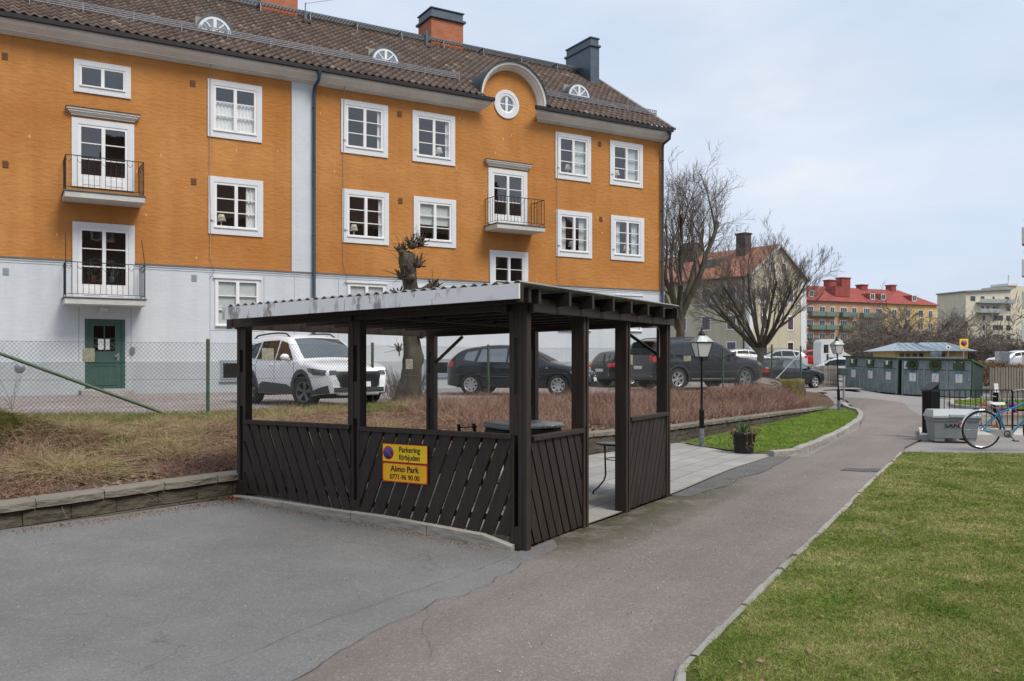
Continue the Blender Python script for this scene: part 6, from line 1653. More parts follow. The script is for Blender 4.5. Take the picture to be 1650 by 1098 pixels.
# moss and grass on the soil mound
x = rg.normal(-7.4, 1.1, 30000); y = rg.normal(11.7, .6, 30000); blades('mound_grass', np.stack([x, y], 1), hb_, .03, .11, .008, .9, m_blades('mound_blades', [(.055, .065, .012), (.09, .10, .02), (.12, .11, .03), (.10, .07, .04)]), rg, label='mossy grass covering the dark soil mound', cat='grass')
# leaves
def leaves(name, pts, h, s, mat, label, off=.02):
    n = len(pts); z = h(pts[:, 0], pts[:, 1]) + off; a = rg.uniform(0, 2 * PI, n); tl = rg.uniform(-.5, .5, n); S = rg.uniform(.5, 1.2, n) * s
    u = np.stack([np.cos(a), np.sin(a), tl], 1) * S[:, None]; v = np.stack([-np.sin(a), np.cos(a), rg.uniform(-.4, .4, n)], 1) * S[:, None] * .6
    c = np.stack([pts[:, 0], pts[:, 1], z], 1); V = np.stack([c - u, c - v, c + u, c + v + np.array([0, 0, .01])], 1).reshape(-1, 3); F = np.arange(n * 4).reshape(-1, 4)
    return tag(nmesh(name, V, F, mat), label, 'leaves', None, 'stuff')
p = bank_off(.0, .8, .0, .4, 5200, rg); m = nz(p[:, 0], p[:, 1], 1.6, 8) > -.05
leaves('fallen_leaves', p[m], hb_, .045, M_leaf, 'fallen reddish brown leaves and litter on the left bank')
p = bank_off(.0, .75, .36, 1.0, 5000, rg); leaves('shrub_litter', p, hb_, .04, M_leaf, 'brown leaf litter under the twiggy shrubs')
# small litter at the kerb corner and along the walls
c = np.array(G(386, 803, .19)); p = c + rg.normal(0, 1, (120, 2)) * np.array([.14, .06]); leaves('corner_leaves', p, hl, .025, m_blades('leaf_red', [(.22, .07, .03), (.35, .12, .05)]), 'little heap of red brown leaves at the left end of the concrete kerb', .02)
ed = []
for a_, b_ in zip(WALL[0:2], WALL[1:3]):
    k = 900; t_ = rg.random((k, 1)); q = np.array(a_) + (np.array(b_) - np.array(a_)) * t_; nrm_ = np.array([.76, -.65]); ed.append(q + nrm_ * (.13 + np.abs(rg.normal(0, .12, (k, 1)))))
leaves('wall_litter', np.concatenate(ed), hl, .006, M_leaf, 'fine brown litter along the foot of the low wall', .012)
k = 1300; t_ = rg.random((k, 1)); a_, b_ = np.array(BA(-.12, 3.6)), np.array(BA(-.12, .2)); leaves('kerb_litter', a_ + (b_ - a_) * t_ + np.array([-.5, -.86]) * np.abs(rg.normal(0, .09, (k, 1))), hl, .005, M_leaf, 'fine brown litter along the concrete kerb', .012)
# pebbles strewn over the asphalt
p = scatter([(-4.4, 4.4), (-.2, 4.2), (1.3, 6.2), (.2, 7.4), (-3, 9.1), (-4.6, 7.3)], 420, rg); leaves('asphalt_grit', p, hl, .0045, simple('grit', (.34, .32, .29), .9), 'loose pale grit on the grey asphalt', .009)
p = scatter([(.3, 4.4), (5.9, 14.6), (4.2, 14.6), (1.3, 8.6), (.4, 7), (-.4, 4.6)], 420, rg); leaves('path_grit', p, hl, .006, simple('grit2', (.42, .38, .34), .9), 'loose pale grit on the reddish path', .013)
k = 3500; LE = np.array([(x + .06, y) for x, y in LAWN_E]); Ls = np.r_[0, np.cumsum(np.linalg.norm(np.diff(LE, axis=0), axis=1))]; tt = rg.random(k) ** 1.3 * Ls[-1]
q = np.stack([np.interp(tt, Ls, LE[:, 0]), np.interp(tt, Ls, LE[:, 1])], 1) + np.stack([np.abs(rg.normal(0, .035, k)), -np.abs(rg.normal(0, .02, k))], 1); m = nz(q[:, 0], q[:, 1], 2.5, 6) > -.15
blades('kerb_grass', q[m], hl, .02, .045, .004, .5, M_lawnb, rg, off=.03, droop=.4, K=4, label='longer ragged grass spilling over the lawn kerb', cat='grass')
ct = scatter(LV, 500, rg, dl); q = np.concatenate([c + rg.normal(0, .025, (22, 2)) for c in ct]); blades('lawn_tufts', q, hl, .03, .06, .004, .8, M_lawn2, rg, off=.028, droop=.5, K=4, label='darker tufts standing out of the mown lawn', cat='grass')
p = scatter(LV, 70, rg, dl); leaves('lawn_leaves', p, hl, .022, M_leaf, 'a few dry brown leaves lying on the lawn', .055)
# bare saplings at the far left of the fence
for i, (px, Z, hh) in enumerate(((-30, 13.3, 1.5), (20, 14.0, 1.2))):
    g_ = grow_tree(60 + i, hh, .008, .3, 3, [3, 3, 3], [.5, .6, .6], up=.2, lenf=.6, limbs=4, thin=.0018)
    tree_obj('bare_sapling', ('thin bare sapling at the left edge of the picture beside the fence', 'low bare sapling in front of the fence left of the green door')[i], (PX(px, Z), Z, .62), g_, M_twig, M_twig, 'bare saplings by the fence', 'sapling')

# stump and stones at the end of the bank
t = thing('tree_stump', 'wide old mossy tree stump at the end of the planted bank', 'tree stump', (PX(1267, 30.2), 30.2, .02))
b = MB(); V = []; F = []; NZ, NA = 12, 26
for i in range(NZ + 1):
    z = .98 * i / NZ
    for k in range(NA):
        a = 2 * PI * k / NA; r_ = .62 * (1 + .12 * mnoise.noise(Vector((math.cos(a) * 2, math.sin(a) * 2, z))) + .05 * math.sin(a * 7) + .12 * (1 - z)); V.append((r_ * math.cos(a), r_ * math.sin(a), z + .07 * mnoise.noise(Vector((math.cos(a) * 2, math.sin(a) * 2, 7))) * (i == NZ)))
for i in range(NZ):
    for k in range(NA): k2 = (k + 1) % NA; F.append((i * NA + k, i * NA + k2, (i + 1) * NA + k2, (i + 1) * NA + k))
V.append((0, 0, .96)); F += [(NZ * NA + k, NZ * NA + (k + 1) % NA, len(V) - 1) for k in range(NA)]
b.add(V, F, True); b.build('bark', bark('stump_bark', (.06, .045, .025), (.19, .15, .10), (.17, .17, .03)), t)
rr = random.Random(9); M_rock = m_plaster('rock', (.14, .12, .105), (.27, .24, .215), 1.0)
RL2 = ['flat grey stone', 'cracked reddish stone', 'small pale stone', 'jagged brown stone', 'broad low stone', 'dark rounded stone', 'angular stone', 'upright slab']
rocks = [(1158, 29.3, .34), (1180, 29.2, .30), (1200, 29.3, .40), (1222, 29.2, .36), (1236, 29.6, .5), (1243, 29.0, .34), (1212, 29.9, .42), (1190, 29.9, .3)]
for i, (px, Z, s_) in enumerate(rocks):
    b = MB(); b.ell((0, 0, 0), (s_ * rr.uniform(.9, 1.3), s_ * .7, s_ * rr.uniform(.45, .7)), 10, 7)
    b.v = [tuple(Vector(q) * (1 + .45 * mnoise.noise(Vector(q) * 3.1 + Vector((i, 0, 0))))) for q in b.v]; b.smooth = [False] * len(b.f)
    o = b.build('boulder', M_rock); o.location = (PX(px, Z), Z, float(hu(PX(px, Z), Z)) + .02 + (.12 if i in (4,) else 0)); o.rotation_euler = (rr.uniform(-.3, .3), rr.uniform(-.3, .3), rr.uniform(0, 3))
    tag(o, '%s in the heap left of the mossy stump, number %s from the left' % (RL2[i], ('one', 'two', 'four', 'six', 'seven', 'eight', 'five', 'three')[i]), 'stone', 'stones heaped beside the stump')

# ------------------------------------------------------------------ chain link fence
M_fpost = simple('fence_green', (.075, .115, .075), .55, .3, .25, scale=9); M_wire = simple('fence_wire', (.11, .125, .115), .5, .5, .2)
fence = thing('chain_link_fence', 'long green wire mesh fence on round posts between the bank and the parked cars', 'fence', (0, 0, 0))
FH = 1.38
def fz(x, y): return float(hu(x, y)) - .02
segs = [FENCE[i:i + 2] for i in range(0, 7)]
POSTS = [(-12.5, 13.5, 0), (-8.9 - .9, 14.7, 0), (-5.6, 16.0, 0), (-3.1, 19.3, 0), (-.6, 22.0, 0), (3.1, 24.3, 0), (6.55, 27.0, 0), (9.15, 30.6, .18), (10.6, 31.9, .22)]
tr_ = []
for x, y, ex in POSTS:
    b = MB(); b.tube([(x, y, fz(x, y) - .1), (x, y, fz(x, y) + FH + .05 + ex)], .032, 12); b.lathe([(.034, 0), (.03, .02), (0, .03)], 12, (x, y, fz(x, y) + FH + .05 + ex)); b.build('post', M_fpost, fence)
Pf = [(x, y, fz(x, y), ex) for x, y, ex in POSTS]
wires = []
for (xa, ya, za, ea), (xb, yb, zb_, eb) in zip(Pf, Pf[1:]):
    A_ = np.array([xa, ya]); B_ = np.array([xb, yb]); L_ = np.linalg.norm(B_ - A_); n = int(L_ / .074); hA, hB = FH + ea * .8, FH + eb * .8
    def pt(u, v):  # u metres along, v 0..1 up
        f = u / L_; q = A_ + (B_ - A_) * f; z0 = za + (zb_ - za) * f; hh = hA + (hB - hA) * f; return (q[0], q[1], z0 + .03 + v * (hh - .03))
    rise = FH * .92
    for i in range(-int(rise / .074), n + 1):
        for sg in (1, -1):
            u0 = i * .074; u1 = u0 + rise
            a0, a1 = max(u0, 0), min(u1, L_)
            if a1 <= a0: continue
            v0, v1 = (a0 - u0) / rise, (a1 - u0) / rise
            if sg < 0: v0, v1 = 1 - v0, 1 - v1
            wires.append((pt(a0, v0), pt(a1, v1)))
    for v in (0, .5, 1): wires.append((pt(0, v), pt(L_, v)))
P = np.array(wires); V, F = tubes_np(P, np.full((len(P), 2), .0030), 3); mesh_ = nmesh('wire_mesh', V, F, M_wire, fence)
# braces
q0 = G(296, 672, .62); z1 = PZ(563, 15.2)
b = MB(); b.tube([(q0[0], q0[1] - .12, .58), (PX(0, 14.7), 14.7, PZ(570, 14.7)), (PX(-90, 14.6), 14.6, PZ(541, 14.6))], .03, 10); b.build('brace', M_fpost, fence)
b = MB(); b.tube([(10.55, 31.85, 1.9), (PX(1245, 30.9), 30.9, .85)], .024, 8); b.build('brace', simple('brace_grey', (.38, .40, .38), .5, .4), fence)
# small weathered name plates wired to the mesh
FSG = [(143, 572.5, 17, 22, 'blank weathered plate wired to the fence in front of the green door'), (431, 571, 14, 19, 'brown weathered plate on the fence before the silver white car'), (659, 587, 10, 16, 'pale striped plate on the fence before the pollarded trunk'),
       (1015, 580, 9, 16, 'small pale plate on the fence at the rear of the grey SUV'), (1107, 578, 14, 8.5, 'white worn plate on the fence beside the near lamp post')]
for px, py, w_, h_, lb in FSG:
    k = (px - CXP) / FPX; best = None
    for (xa, ya, za, _), (xb, yb, zb_, _) in zip(Pf, Pf[1:]):
        dx, dy = xb - xa, yb - ya; den = dx - k * dy
        tt = (k * ya - xa) / den if den else -1
        if 0 <= tt <= 1: best = (xa + dx * tt, ya + dy * tt, math.atan2(dy, dx))
    if not best: continue
    x, y, az = best; sc_ = y / FPX; t = thing('fence_plate', lb, 'plate', (x, y, PZ(py, y)), az, 'worn plates wired to the fence')
    W2 = w_ * sc_ / max(.4, math.cos(az - math.atan2(0, 1))) / 2; H2 = h_ * sc_ / 2
    b = MB(); b.bbox(-W2, W2, -.014, -.008, -H2, H2, .002); b.build('plate', simple('plate_worn', (.30, .28, .21), .7, 0, .3, scale=14), t)
    b = MB()
    for i in range(-1, 2): b.beam((-W2 * .8 + .0, -.0155, i * H2 * .55 + H2 * .3), (W2 * .8, -.0155, i * H2 * .55 - H2 * .3), .001, H2 * .12)
    if px in (659, 1107): b.build('stripes', simple('plate_stripe', (.14, .13, .09), .7), t)
# ================================================================== BUILDINGS AND TREES FAR BEHIND
M_cream = m_plaster('cream_plaster', (.50, .45, .33), (.58, .53, .41), .15)
M_whitep = m_plaster('white_far', (.66, .67, .68), (.74, .75, .76), .1)
def m_redroof(name, a, b):
    s = NT(name); v = s.obj(); n = s.noise(v, .8, 6, .75); w = s.n('ShaderNodeTexWave', Scale=3.2); w.bands_direction = 'X'; s.l(v, w.inputs['Vector'])
    c = s.mix(s.ramp(n, [(.35, 0.), (.68, 1.)]), a, b); s.pr(c, .8, 0, s.bump(w.outputs['Fac'], .5, .06), .25); return s.m
M_rtile = m_redroof('red_tiles', (.30, .12, .075), (.40, .19, .125))
M_dglass = m_glass('far_glass', (.25, .28, .28), .22, 1.6); M_wfr = flat('far_frame_white', (.72, .72, .72)); M_wred = flat('far_frame_red', (.22, .05, .035))
def frame_of(o, u):  # local frame with x along u, y away from the viewer
    return math.atan2(u[1], u[0])
def simple_window(parent, x0, x1, z0, z1, y, surround=.14, fm=None, sm=None, axis='y', bars=(2, 3), sgn=-1, glass=None):
    """window on the plane y=const (facing -y) ; axis 'x' for planes x=const facing +x"""
    fm = fm or M_wred; sm = sm or M_wfr
    def bx(b, a0, a1, d0, d1, c0, c1):
        if axis == 'y': b.box(a0, a1, y + sgn * d1, y + sgn * d0, c0, c1)
        else: b.box(y + sgn * d0, y + sgn * d1, a0, a1, c0, c1)
    b = MB(); s = surround
    for (a0, a1, c0, c1) in ((x0 - s, x0, z0 - s, z1 + s), (x1, x1 + s, z0 - s, z1 + s), (x0, x1, z0 - s, z0), (x0, x1, z1, z1 + s)): bx(b, a0, a1, -.02, .05, c0, c1)
    w = b.build('window', sm, parent); b = MB(); t = .05
    for (a0, a1, c0, c1) in ((x0, x0 + t, z0, z1), (x1 - t, x1, z0, z1), (x0 + t, x1 - t, z0, z0 + t), (x0 + t, x1 - t, z1 - t, z1)): bx(b, a0, a1, -.01, .03, c0, c1)
    for i in range(1, bars[0]): xx = x0 + (x1 - x0) * i / bars[0]; bx(b, xx - .035, xx + .035, -.01, .028, z0 + t, z1 - t)
    for j in range(1, bars[1]): zz = z0 + (z1 - z0) * j / bars[1]; bx(b, x0 + t, x1 - t, -.01, .024, zz - .02, zz + .02)
    b.build('frame', fm, w); b = MB(); bx(b, x0 + t, x1 - t, -.01, .008, z0 + t, z1 - t); b.build('pane', glass or M_farpane, w); return w
M_farpane = simple('far_pane', (.03, .035, .04), .05, 0, .6, scale=.7, spec=.9)
# ---- cream house with red tiles : x along the gable (to the right), y along the long side (away, to the left)
co = (26.5, 97.0); gu = Vector((.8, .6)); lu = Vector((-.6, .8)); gzc = 1.1
cream = thing('cream_house', 'cream plastered three storey house with white corner strips and red tiled gable roof', 'apartment building', (co[0], co[1], gzc), math.atan2(.6, .8))
GW, GL = 10.5, 34; EZc = 11.26 - gzc; AZc = 14.83 - gzc
b = MB(); b.add([(0, 0, -1), (GW, 0, -1), (GW, 0, EZc), (GW / 2, 0, AZc), (0, 0, EZc)], [(0, 1, 2, 3, 4)]); b.add([(0, GL, -1), (0, 0, -1), (0, 0, EZc), (0, GL, EZc)], [(0, 1, 2, 3)]); b.add([(GW, 0, -1), (GW, GL, -1), (GW, GL, EZc), (GW, 0, EZc)], [(0, 1, 2, 3)])
b.add([(0, GL, -1), (GW, GL, -1), (GW, GL, EZc), (GW / 2, GL, AZc), (0, GL, EZc)], [(4, 3, 2, 1, 0)]); b.build('wall', M_cream, cream)
b = MB(); ov = .45; sl = (AZc - EZc) / (GW / 2)
for sg in (-1, 1):
    xe = -ov if sg < 0 else GW + ov; ze = EZc - sl * ov
    b.add([(xe, -.35, ze), (GW / 2, -.35, AZc), (GW / 2, GL, AZc), (xe, GL, ze), (xe, -.35, ze + .16), (GW / 2, -.35, AZc + .16), (GW / 2, GL, AZc + .16), (xe, GL, ze + .16)], [(0, 1, 2, 3), (4, 5, 6, 7), (0, 4, 5, 1), (3, 2, 6, 7), (0, 3, 7, 4)])
rf = b.build('roof', M_rtile, cream)
b = MB(); 
for sg in (-1, 1):
    xe = -ov if sg < 0 else GW + ov; ze = EZc - sl * ov; b.beam((xe, -.40, ze + .02), (GW / 2, -.40, AZc + .04), .08, .28)
b.build('bargeboard', flat('barge', (.45, .47, .48)), rf)
b = MB(); b.box(-ov - .12, -ov + .02, -.3, GL, EZc - sl * ov - .12, EZc - sl * ov + .02); b.build('gutter', M_gut, rf)
for (yy, w_, d_, h_) in ((3.4, 1.1, 1.4, 1.8), (11.2, 1.6, 2.4, 1.5), (22, 1.4, 1.6, 1.6)):
    b = MB(); b.bbox(GW / 2 - 1.6, GW / 2 - 1.6 + w_, yy, yy + d_, AZc - 1.6, AZc + h_ - .2, .03); b.bbox(GW / 2 - 1.7, GW / 2 - 1.5 + w_, yy - .1, yy + d_ + .1, AZc + h_ - .199, AZc + h_, .03); b.build('chimney', simple('chimney_dark', (.07, .055, .05), .8, 0, .3), rf)
for yy in (6.3, 15.5, 26):
    x_ = GW * .2; z_ = EZc + sl * x_; b = MB(); b.prism([(x_ - .3, z_ - .3), (x_ - .3, z_ + .95), (x_ + 1.7, z_ + 1.15), (x_ + 1.7, z_ + .6)], yy, yy + 2.0, 'y'); d_ = b.build('dormer', simple('dormer_metal', (.13, .14, .15), .5, .3), rf)
    b = MB(); b.box(x_ - .33, x_ - .301, yy + .3, yy + 1.7, z_ + .15, z_ + .8); b.build('pane', M_farpane, d_)
b = MB(); b.box(-.06, .55, -.06, -.001, -.5, EZc + .2); b.box(-.06, -.001, -.059, .55, -.5, EZc); b.build('corner_strip', M_whitep, cream)
b = MB(); b.box(GW - 1.0, GW + .06, -.06, -.001, -.5, EZc - .1); b.build('corner_strip', M_whitep, cream)
b = MB(); b.box(.56, GW - 1.01, -.05, -.001, 7.0, 7.18); b.box(-.05, -.001, .56, GL, 7.0, 7.18); b.build('string_course', M_whitep, cream)
b = MB(); b.tube([(-.12, .75, EZc - .3), (-.12, .75, .2)], .06, 6); b.build('downpipe', M_gut, cream)
for zz in (1.1, 4.1, 7.35):
    for xx in (2.1, 7.0):
        simple_window(cream, xx, xx + 1.0, zz, zz + 1.45, 0)
    for yy in (1.9, 5.6, 9.3, 13.1, 17, 21, 25):
        simple_window(cream, yy, yy + 1.15, zz, zz + 1.45, 0, axis='x')
for xx in (3.7, 5.8): simple_window(cream, xx, xx + .75, 10.6, 11.7, 0, bars=(2, 2))
# ---- brick orange apartment block with red metal roof
bo = Vector((63.8, 190.0)); bu = Vector((38.2, 19.0)).normalized(); BLn = 43.0; gzb = 1.5
block = thing('brick_apartment_block', 'long orange brick block with red metal roof and rows of green balconies', 'apartment building', (bo.x, bo.y, gzb), math.atan2(bu.y, bu.x))
M_obrick = m_plaster('orange_brick', (.46, .28, .17), (.52, .33, .21), .1); M_yelp = m_plaster('yellow_plaster', (.58, .43, .17), (.66, .50, .22), .1); M_rmetal = m_redroof('red_metal', (.27, .06, .05), (.34, .10, .085)); M_gbal = simple('balcony_green', (.13, .19, .155), .6)
EB = PZ(484, 190) - gzb; RB = EB + 3.9; DB = 12
b = MB(); b.box(0, 25.5, 0, DB, -1, EB); b.build('wall', M_obrick, block); b = MB(); b.box(25.505, BLn, .02, DB, -1, EB); b.build('yellow_wall', M_yelp, block)
b = MB(); b.box(-4, -.003, .6, DB, -1, EB); b.build('white_wall', M_whitep, block)
b = MB(); o_ = .6
b.add([(-5, -o_, EB), (BLn + o_, -o_, EB), (BLn + o_, DB + o_, EB), (-5, DB + o_, EB), (-5, DB / 2, RB), (BLn - 6, DB / 2, RB)], [(0, 1, 5, 4), (1, 2, 5), (2, 3, 4, 5), (0, 4, 3), (3, 2, 1, 0)]); rf = b.build('roof', M_rmetal, block)
for xx, w_, h_ in ((-2.6, 1.8, 1.2), (1.4, 2.0, 1.1), (13.0, 2.4, 1.6), (17.0, 2.8, 2.3), (23.5, 2.0, .9), (33.5, 1.6, 1.2), (34.5, .1, .1)):
    if w_ > 1: b = MB(); b.bbox(xx, xx + w_, DB / 2 - .9, DB / 2 + .9, RB - .6, RB + h_ - .3, .05); b.bbox(xx - .15, xx + w_ + .15, DB / 2 - 1.05, DB / 2 + 1.05, RB + h_ - .29, RB + h_, .05); b.build('chimney', M_rmetal, rf)
for xx in (2.0, 21.0, 24.6, 41.0 - 6):
    z_ = EB + .7; y_ = .75; b = MB(); b.box(xx, xx + 2.0, y_, y_ + 3, z_, z_ + 1.6); d_ = b.build('dormer', M_rmetal, rf); simple_window(rf, xx + .35, xx + 1.65, z_ + .25, z_ + 1.5, y_, .1, M_wfr, bars=(2, 1))
b = MB(); b.box(11, 15.5, 1.4, 4.5, EB + 1.3, EB + 3.6); b.build('dormer', M_rmetal, rf)
for fl in range(4):
    z = 1.2 + fl * 2.95
    if z > EB - 1: break
    for k, (xw, ww) in enumerate(((.9, 1.9), (4.6, 1.7), (7.9, 1.3), (11.0, 2.0), (14.6, 1.5), (18.3, 1.9), (22.2, 2.0), (27.5, 1.6), (32, 1.6), (36.5, 1.6), (40, 1.4))):
        simple_window(block, xw, xw + ww, z + .2, z + 1.85, 0 if xw < 25 else .02, .1, M_wfr, bars=(2 if ww < 1.8 else 3, 1))
    for xa, xb in ((1.4, 5.4), (5.6, 9.4), (10.6, 15.2), (17.0, 21.0), (21.2, 25.0)):
        b = MB(); b.box(xa, xb, -1.1, -.02, z - .35, z - .15); b.box(xa, xb, -1.15, -1.101, z - .2, z + .75); b.box(xa, xa + .05, -1.1, -.02, z - .149, z + .75); b.box(xb - .05, xb, -1.1, -.02, z - .149, z + .75); b.build('balcony', M_gbal, block)
# ---- pale modern block on the right
mo = Vector((PX(1556, 262), 262)); mu = Vector((.97, .24)); modern = thing('pale_apartment_block', 'pale cream seven storey block with flat slanted roof and long balconies in the distance', 'apartment building', (mo.x, mo.y, 1.5), math.atan2(.24, .97))
M_pale = m_plaster('pale_cream', (.62, .58, .44), (.68, .64, .50), .05)
ZM = PZ(471, 262) - 1.5; MW = 16.5; b = MB()
b.add([(0, 0, -1), (MW, 0, -1), (MW, 0, ZM + 1.0), (0, 0, ZM), (0, 12, -1), (MW, 12, -1), (MW, 12, ZM + 1), (0, 12, ZM)], [(0, 1, 2, 3), (5, 4, 7, 6), (4, 0, 3, 7), (1, 5, 6, 2)]); b.build('wall', M_pale, modern)
b = MB(); b.add([(-.5, -.8, ZM), (MW, -.8, ZM + 1.05), (MW, 12, ZM + 1.05), (-.5, 12, ZM), (-.5, -.8, ZM + .4), (MW, -.8, ZM + 1.45), (MW, 12, ZM + 1.45), (-.5, 12, ZM + .4)], [(0, 3, 2, 1), (4, 5, 6, 7), (0, 1, 5, 4), (1, 2, 6, 5), (3, 0, 4, 7)]); b.build('roof', simple('roof_grey', (.22, .25, .27), .5), modern)
b = MB(); b.box(MW, MW + 7, 1.5, 12, -1, ZM + 2.4); b.build('stair_tower', M_pale, modern); b = MB(); b.box(MW - .2, MW + 3.5, 1.0, 8, ZM + 2.41, ZM + 3.1); b.tube([(MW + 2, 3, ZM + 3), (MW + 2, 3, ZM + 5.8)], .3, 8); b.build('roof_plant', M_whitep, modern)
for r_ in range(7):
    z = ZM - 3.0 - r_ * 2.9
    if z < 0: break
    sets = {0: ((1.6, 1.9), (5.3, 1.5), (9.6, .9), (14.1, 1.6)), 1: ((5.4, 1.3), (7.4, 1.2), (9.5, 4), (14.6, 1.6)), 2: ((6, .9), (9.7, 3.8), (14.6, 1.6)), 3: ((6, .9), (9.7, 3.8), (14.6, 1.6))}.get(r_, ((6, .9), (9.7, 3.8), (14.6, 1.6)))
    for x_, w_ in sets: simple_window(modern, x_, x_ + w_, z + .3, z + 1.9, 0, .06, M_wred if r_ > 1 else M_wfr, bars=(max(1, int(w_)), 1))
for x0_, x1_, r_ in ((3.6, MW, 0), (3.6, 12.2, 1)):
    z = ZM - 3.0 - r_ * 2.95; b = MB(); b.box(x0_, x1_, -1.8, -.01, z - .3, z); b.box(x0_, x1_, -1.83, -1.8, z + .0, z + .95); b.build('balcony', simple('balcony_grey', (.33, .37, .36), .5), modern)
b = MB(); b.box(-2.4, -.01, .5, 3, ZM - 8.0, ZM - 7.7); b.box(-2.42, -2.4, .5, 3, ZM - 7.69, ZM - 6.6); b.box(-2.4, -.01, .47, .5, ZM - 7.69, ZM - 6.6); b.build('balcony', simple('balcony_grey'), modern) if False else b.build('balcony', M_galv, modern)
# ---- balcony tower at the right edge
eo = Vector((PX(1664, 62), 62)); edge = thing('balcony_block', 'white apartment block with pinkish balcony slabs and dark awnings at the right edge', 'apartment building', (eo.x, eo.y, .8), R(-32))
M_pinkp = m_plaster('pink_white', (.58, .52, .48), (.66, .60, .56), .1)
b = MB(); b.box(0, 9, 0, 10, -1, 12.5); b.build('wall', M_whitep, edge)
M_awn = simple('awning_dark', (.10, .105, .10), .7, 0, .3, scale=6)
for r_ in range(5):
    z = .4 + r_ * 1.88 if False else .2 + r_ * 2.25
    xo = -.6
    b = MB(); b.box(xo, 4, -1.6, -.01, z - .18, z); b.build('balcony', M_pinkp, edge); b = MB(); b.box(xo - .03, xo, -1.6, -.01, z - .2, z + .95); b.box(xo, 4, -1.65, -1.601, z - .2, z + .95); b.build('parapet', M_whitep if r_ % 2 else M_pinkp, edge)
    if r_ >= 2: b = MB(); b.add([(xo + .1, -.02, z + 2.0), (4, -.02, z + 2.0), (4, -1.5, z + 1.5), (xo + .1, -1.5, z + 1.5), (xo + .1, -.02, z + 1.95), (4, -.02, z + 1.95), (4, -1.5, z + 1.45), (xo + .1, -1.5, z + 1.45)], [(0, 1, 2, 3), (7, 6, 5, 4), (3, 2, 6, 7), (0, 3, 7, 4)]); b.build('awning', M_awn, edge)
# ---- low pavilion building with grey hipped metal roof
ko = Vector((PX(1430, 72), 72)); kiosk_s = .8; kiosk = thing('kiosk_building', 'low yellow timber building with pale grey hipped metal roof behind the recycling sheds', 'pavilion building', (ko.x, ko.y, 1.17), R(3))
kiosk.scale = (.78, .78, .9); M_gmet = simple('grey_metal_roof', (.36, .42, .45), .4, .4, .12); M_ywood = m_plaster('yellow_wood', (.50, .36, .15), (.58, .43, .20), .1)
b = MB(); b.box(.8, 5.5, 0, 5, -1, 1.35); b.box(5.5, 9.5, 1.2, 5, -1, 1.35); b.build('wall', M_ywood, kiosk)
b = MB(); b.add([(0, -.7, 1.36), (5.9, -.7, 1.36), (5.9, 5.7, 1.36), (0, 5.7, 1.36), (2.2, 2.4, 2.15), (4.1, 2.4, 2.15)], [(0, 1, 5, 4), (1, 2, 5), (2, 3, 4, 5), (3, 0, 4), (3, 2, 1, 0)]); b.add([(3.9, .4, 1.37), (10.2, .4, 1.37), (10.2, 5.8, 1.37), (3.9, 5.8, 1.37), (5.2, 3, 2.2), (8.2, 3, 2.2)], [(0, 1, 5, 4), (1, 2, 5), (2, 3, 4, 5), (3, 0, 4), (3, 2, 1, 0)])
for i in range(12): x_ = .4 + i * .8; b.beam((x_, -.65 if x_ < 5.5 else .45, 1.39), (min(max(x_, 2.3), 4.0) if x_ < 5.5 else min(max(x_, 5.4), 8.1), 2.3 if x_ < 5.5 else 2.9, 2.18), .04, .05)
b.build('roof', M_gmet, kiosk)
for x_ in (1.3, 2.0, 2.7, 3.4): simple_window(kiosk, x_, x_ + .5, .45, 1.15, 0, .05, M_wred, M_ywood, bars=(1, 1))
for x_ in (5.9, 6.5): simple_window(kiosk, x_, x_ + .45, .45, 1.15, 1.2, .05, M_wred, M_ywood, bars=(1, 1))
b = MB(); b.lathe([(0, 0), (.42, 0), (.45, .5), (.45, 1.15), (.55, 1.3), (.55, 1.6)], 16, (4.4, -1.6, -.3)); b.build('vent_drum', M_gmet, kiosk)
so_ = Vector((PX(1354, 66), 66)); t = thing('red_shed', 'small dark red timber shed with flat black roof beside the camper van', 'shed', (so_.x, so_.y, .9), R(2))
b = MB(); b.box(0, 1.98, 0, 2, -.5, .85); b.build('wall', m_wood('falu_red', (.22, .03, .02), .8, 12, .3), t); b = MB(); b.add([(-.12, -.15, .86), (2.1, -.15, .80), (2.1, 2.1, .80), (-.12, 2.1, .86), (-.12, -.15, .95), (2.1, -.15, .89), (2.1, 2.1, .89), (-.12, 2.1, .95)], [(0, 3, 2, 1), (4, 5, 6, 7), (0, 1, 5, 4), (1, 2, 6, 5), (3, 0, 4, 7)]); b.build('roof', simple('felt', (.05, .05, .055), .8), t)

# ---- bare tree masses: every tree its own
Gf = [grow_tree(200 + i, 8.0, .26, .25, 4, [5, 6, 6, 5], [.8, .65, .7, .75], up=.15, lenf=.62, limbs=8, first=.5, wig=.2, thin=.016) for i in range(2)]
Gb = [grow_tree(300 + i, 4.0, .10, .08, 4, [5, 6, 6], [.9, .7, .75, .8], up=.1, lenf=.62, limbs=10, first=.1, wig=.24, thin=.016) for i in range(2)]
PT = []
def far_tree(i, kind, name, label, px, Z, ytop, group, cat, mat, base=None, sx=1.0):
    z0 = 1.0 if base is None else base; H = PZ(ytop, Z) - z0
    key = (kind, i % 2)
    src = next((q for q in PT if q[0] == key and q[2] is mat), None)
    if src is None:
        G_ = (Gf if kind == 'tree' else Gb)[i % 2]; t = tree_obj(name, label, (PX(px, Z), Z, z0), G_, mat, mat, group, cat); PT.append((key, t, mat))
        top = max(max(v.co.z for v in ch.data.vertices) for ch in t.children); PT[-1] += (top,); tt = t; tp = top
    else:
        tt = copy_tree(src[1]); tp = src[3]; tt['label'] = label; tt['group'] = group; tt['category'] = cat; tt.location = (PX(px, Z), Z, z0)
    s_ = H / tp; tt.scale = (s_ * sx, s_ * sx, s_); tt.rotation_euler = (0, 0, i * 1.7); return tt
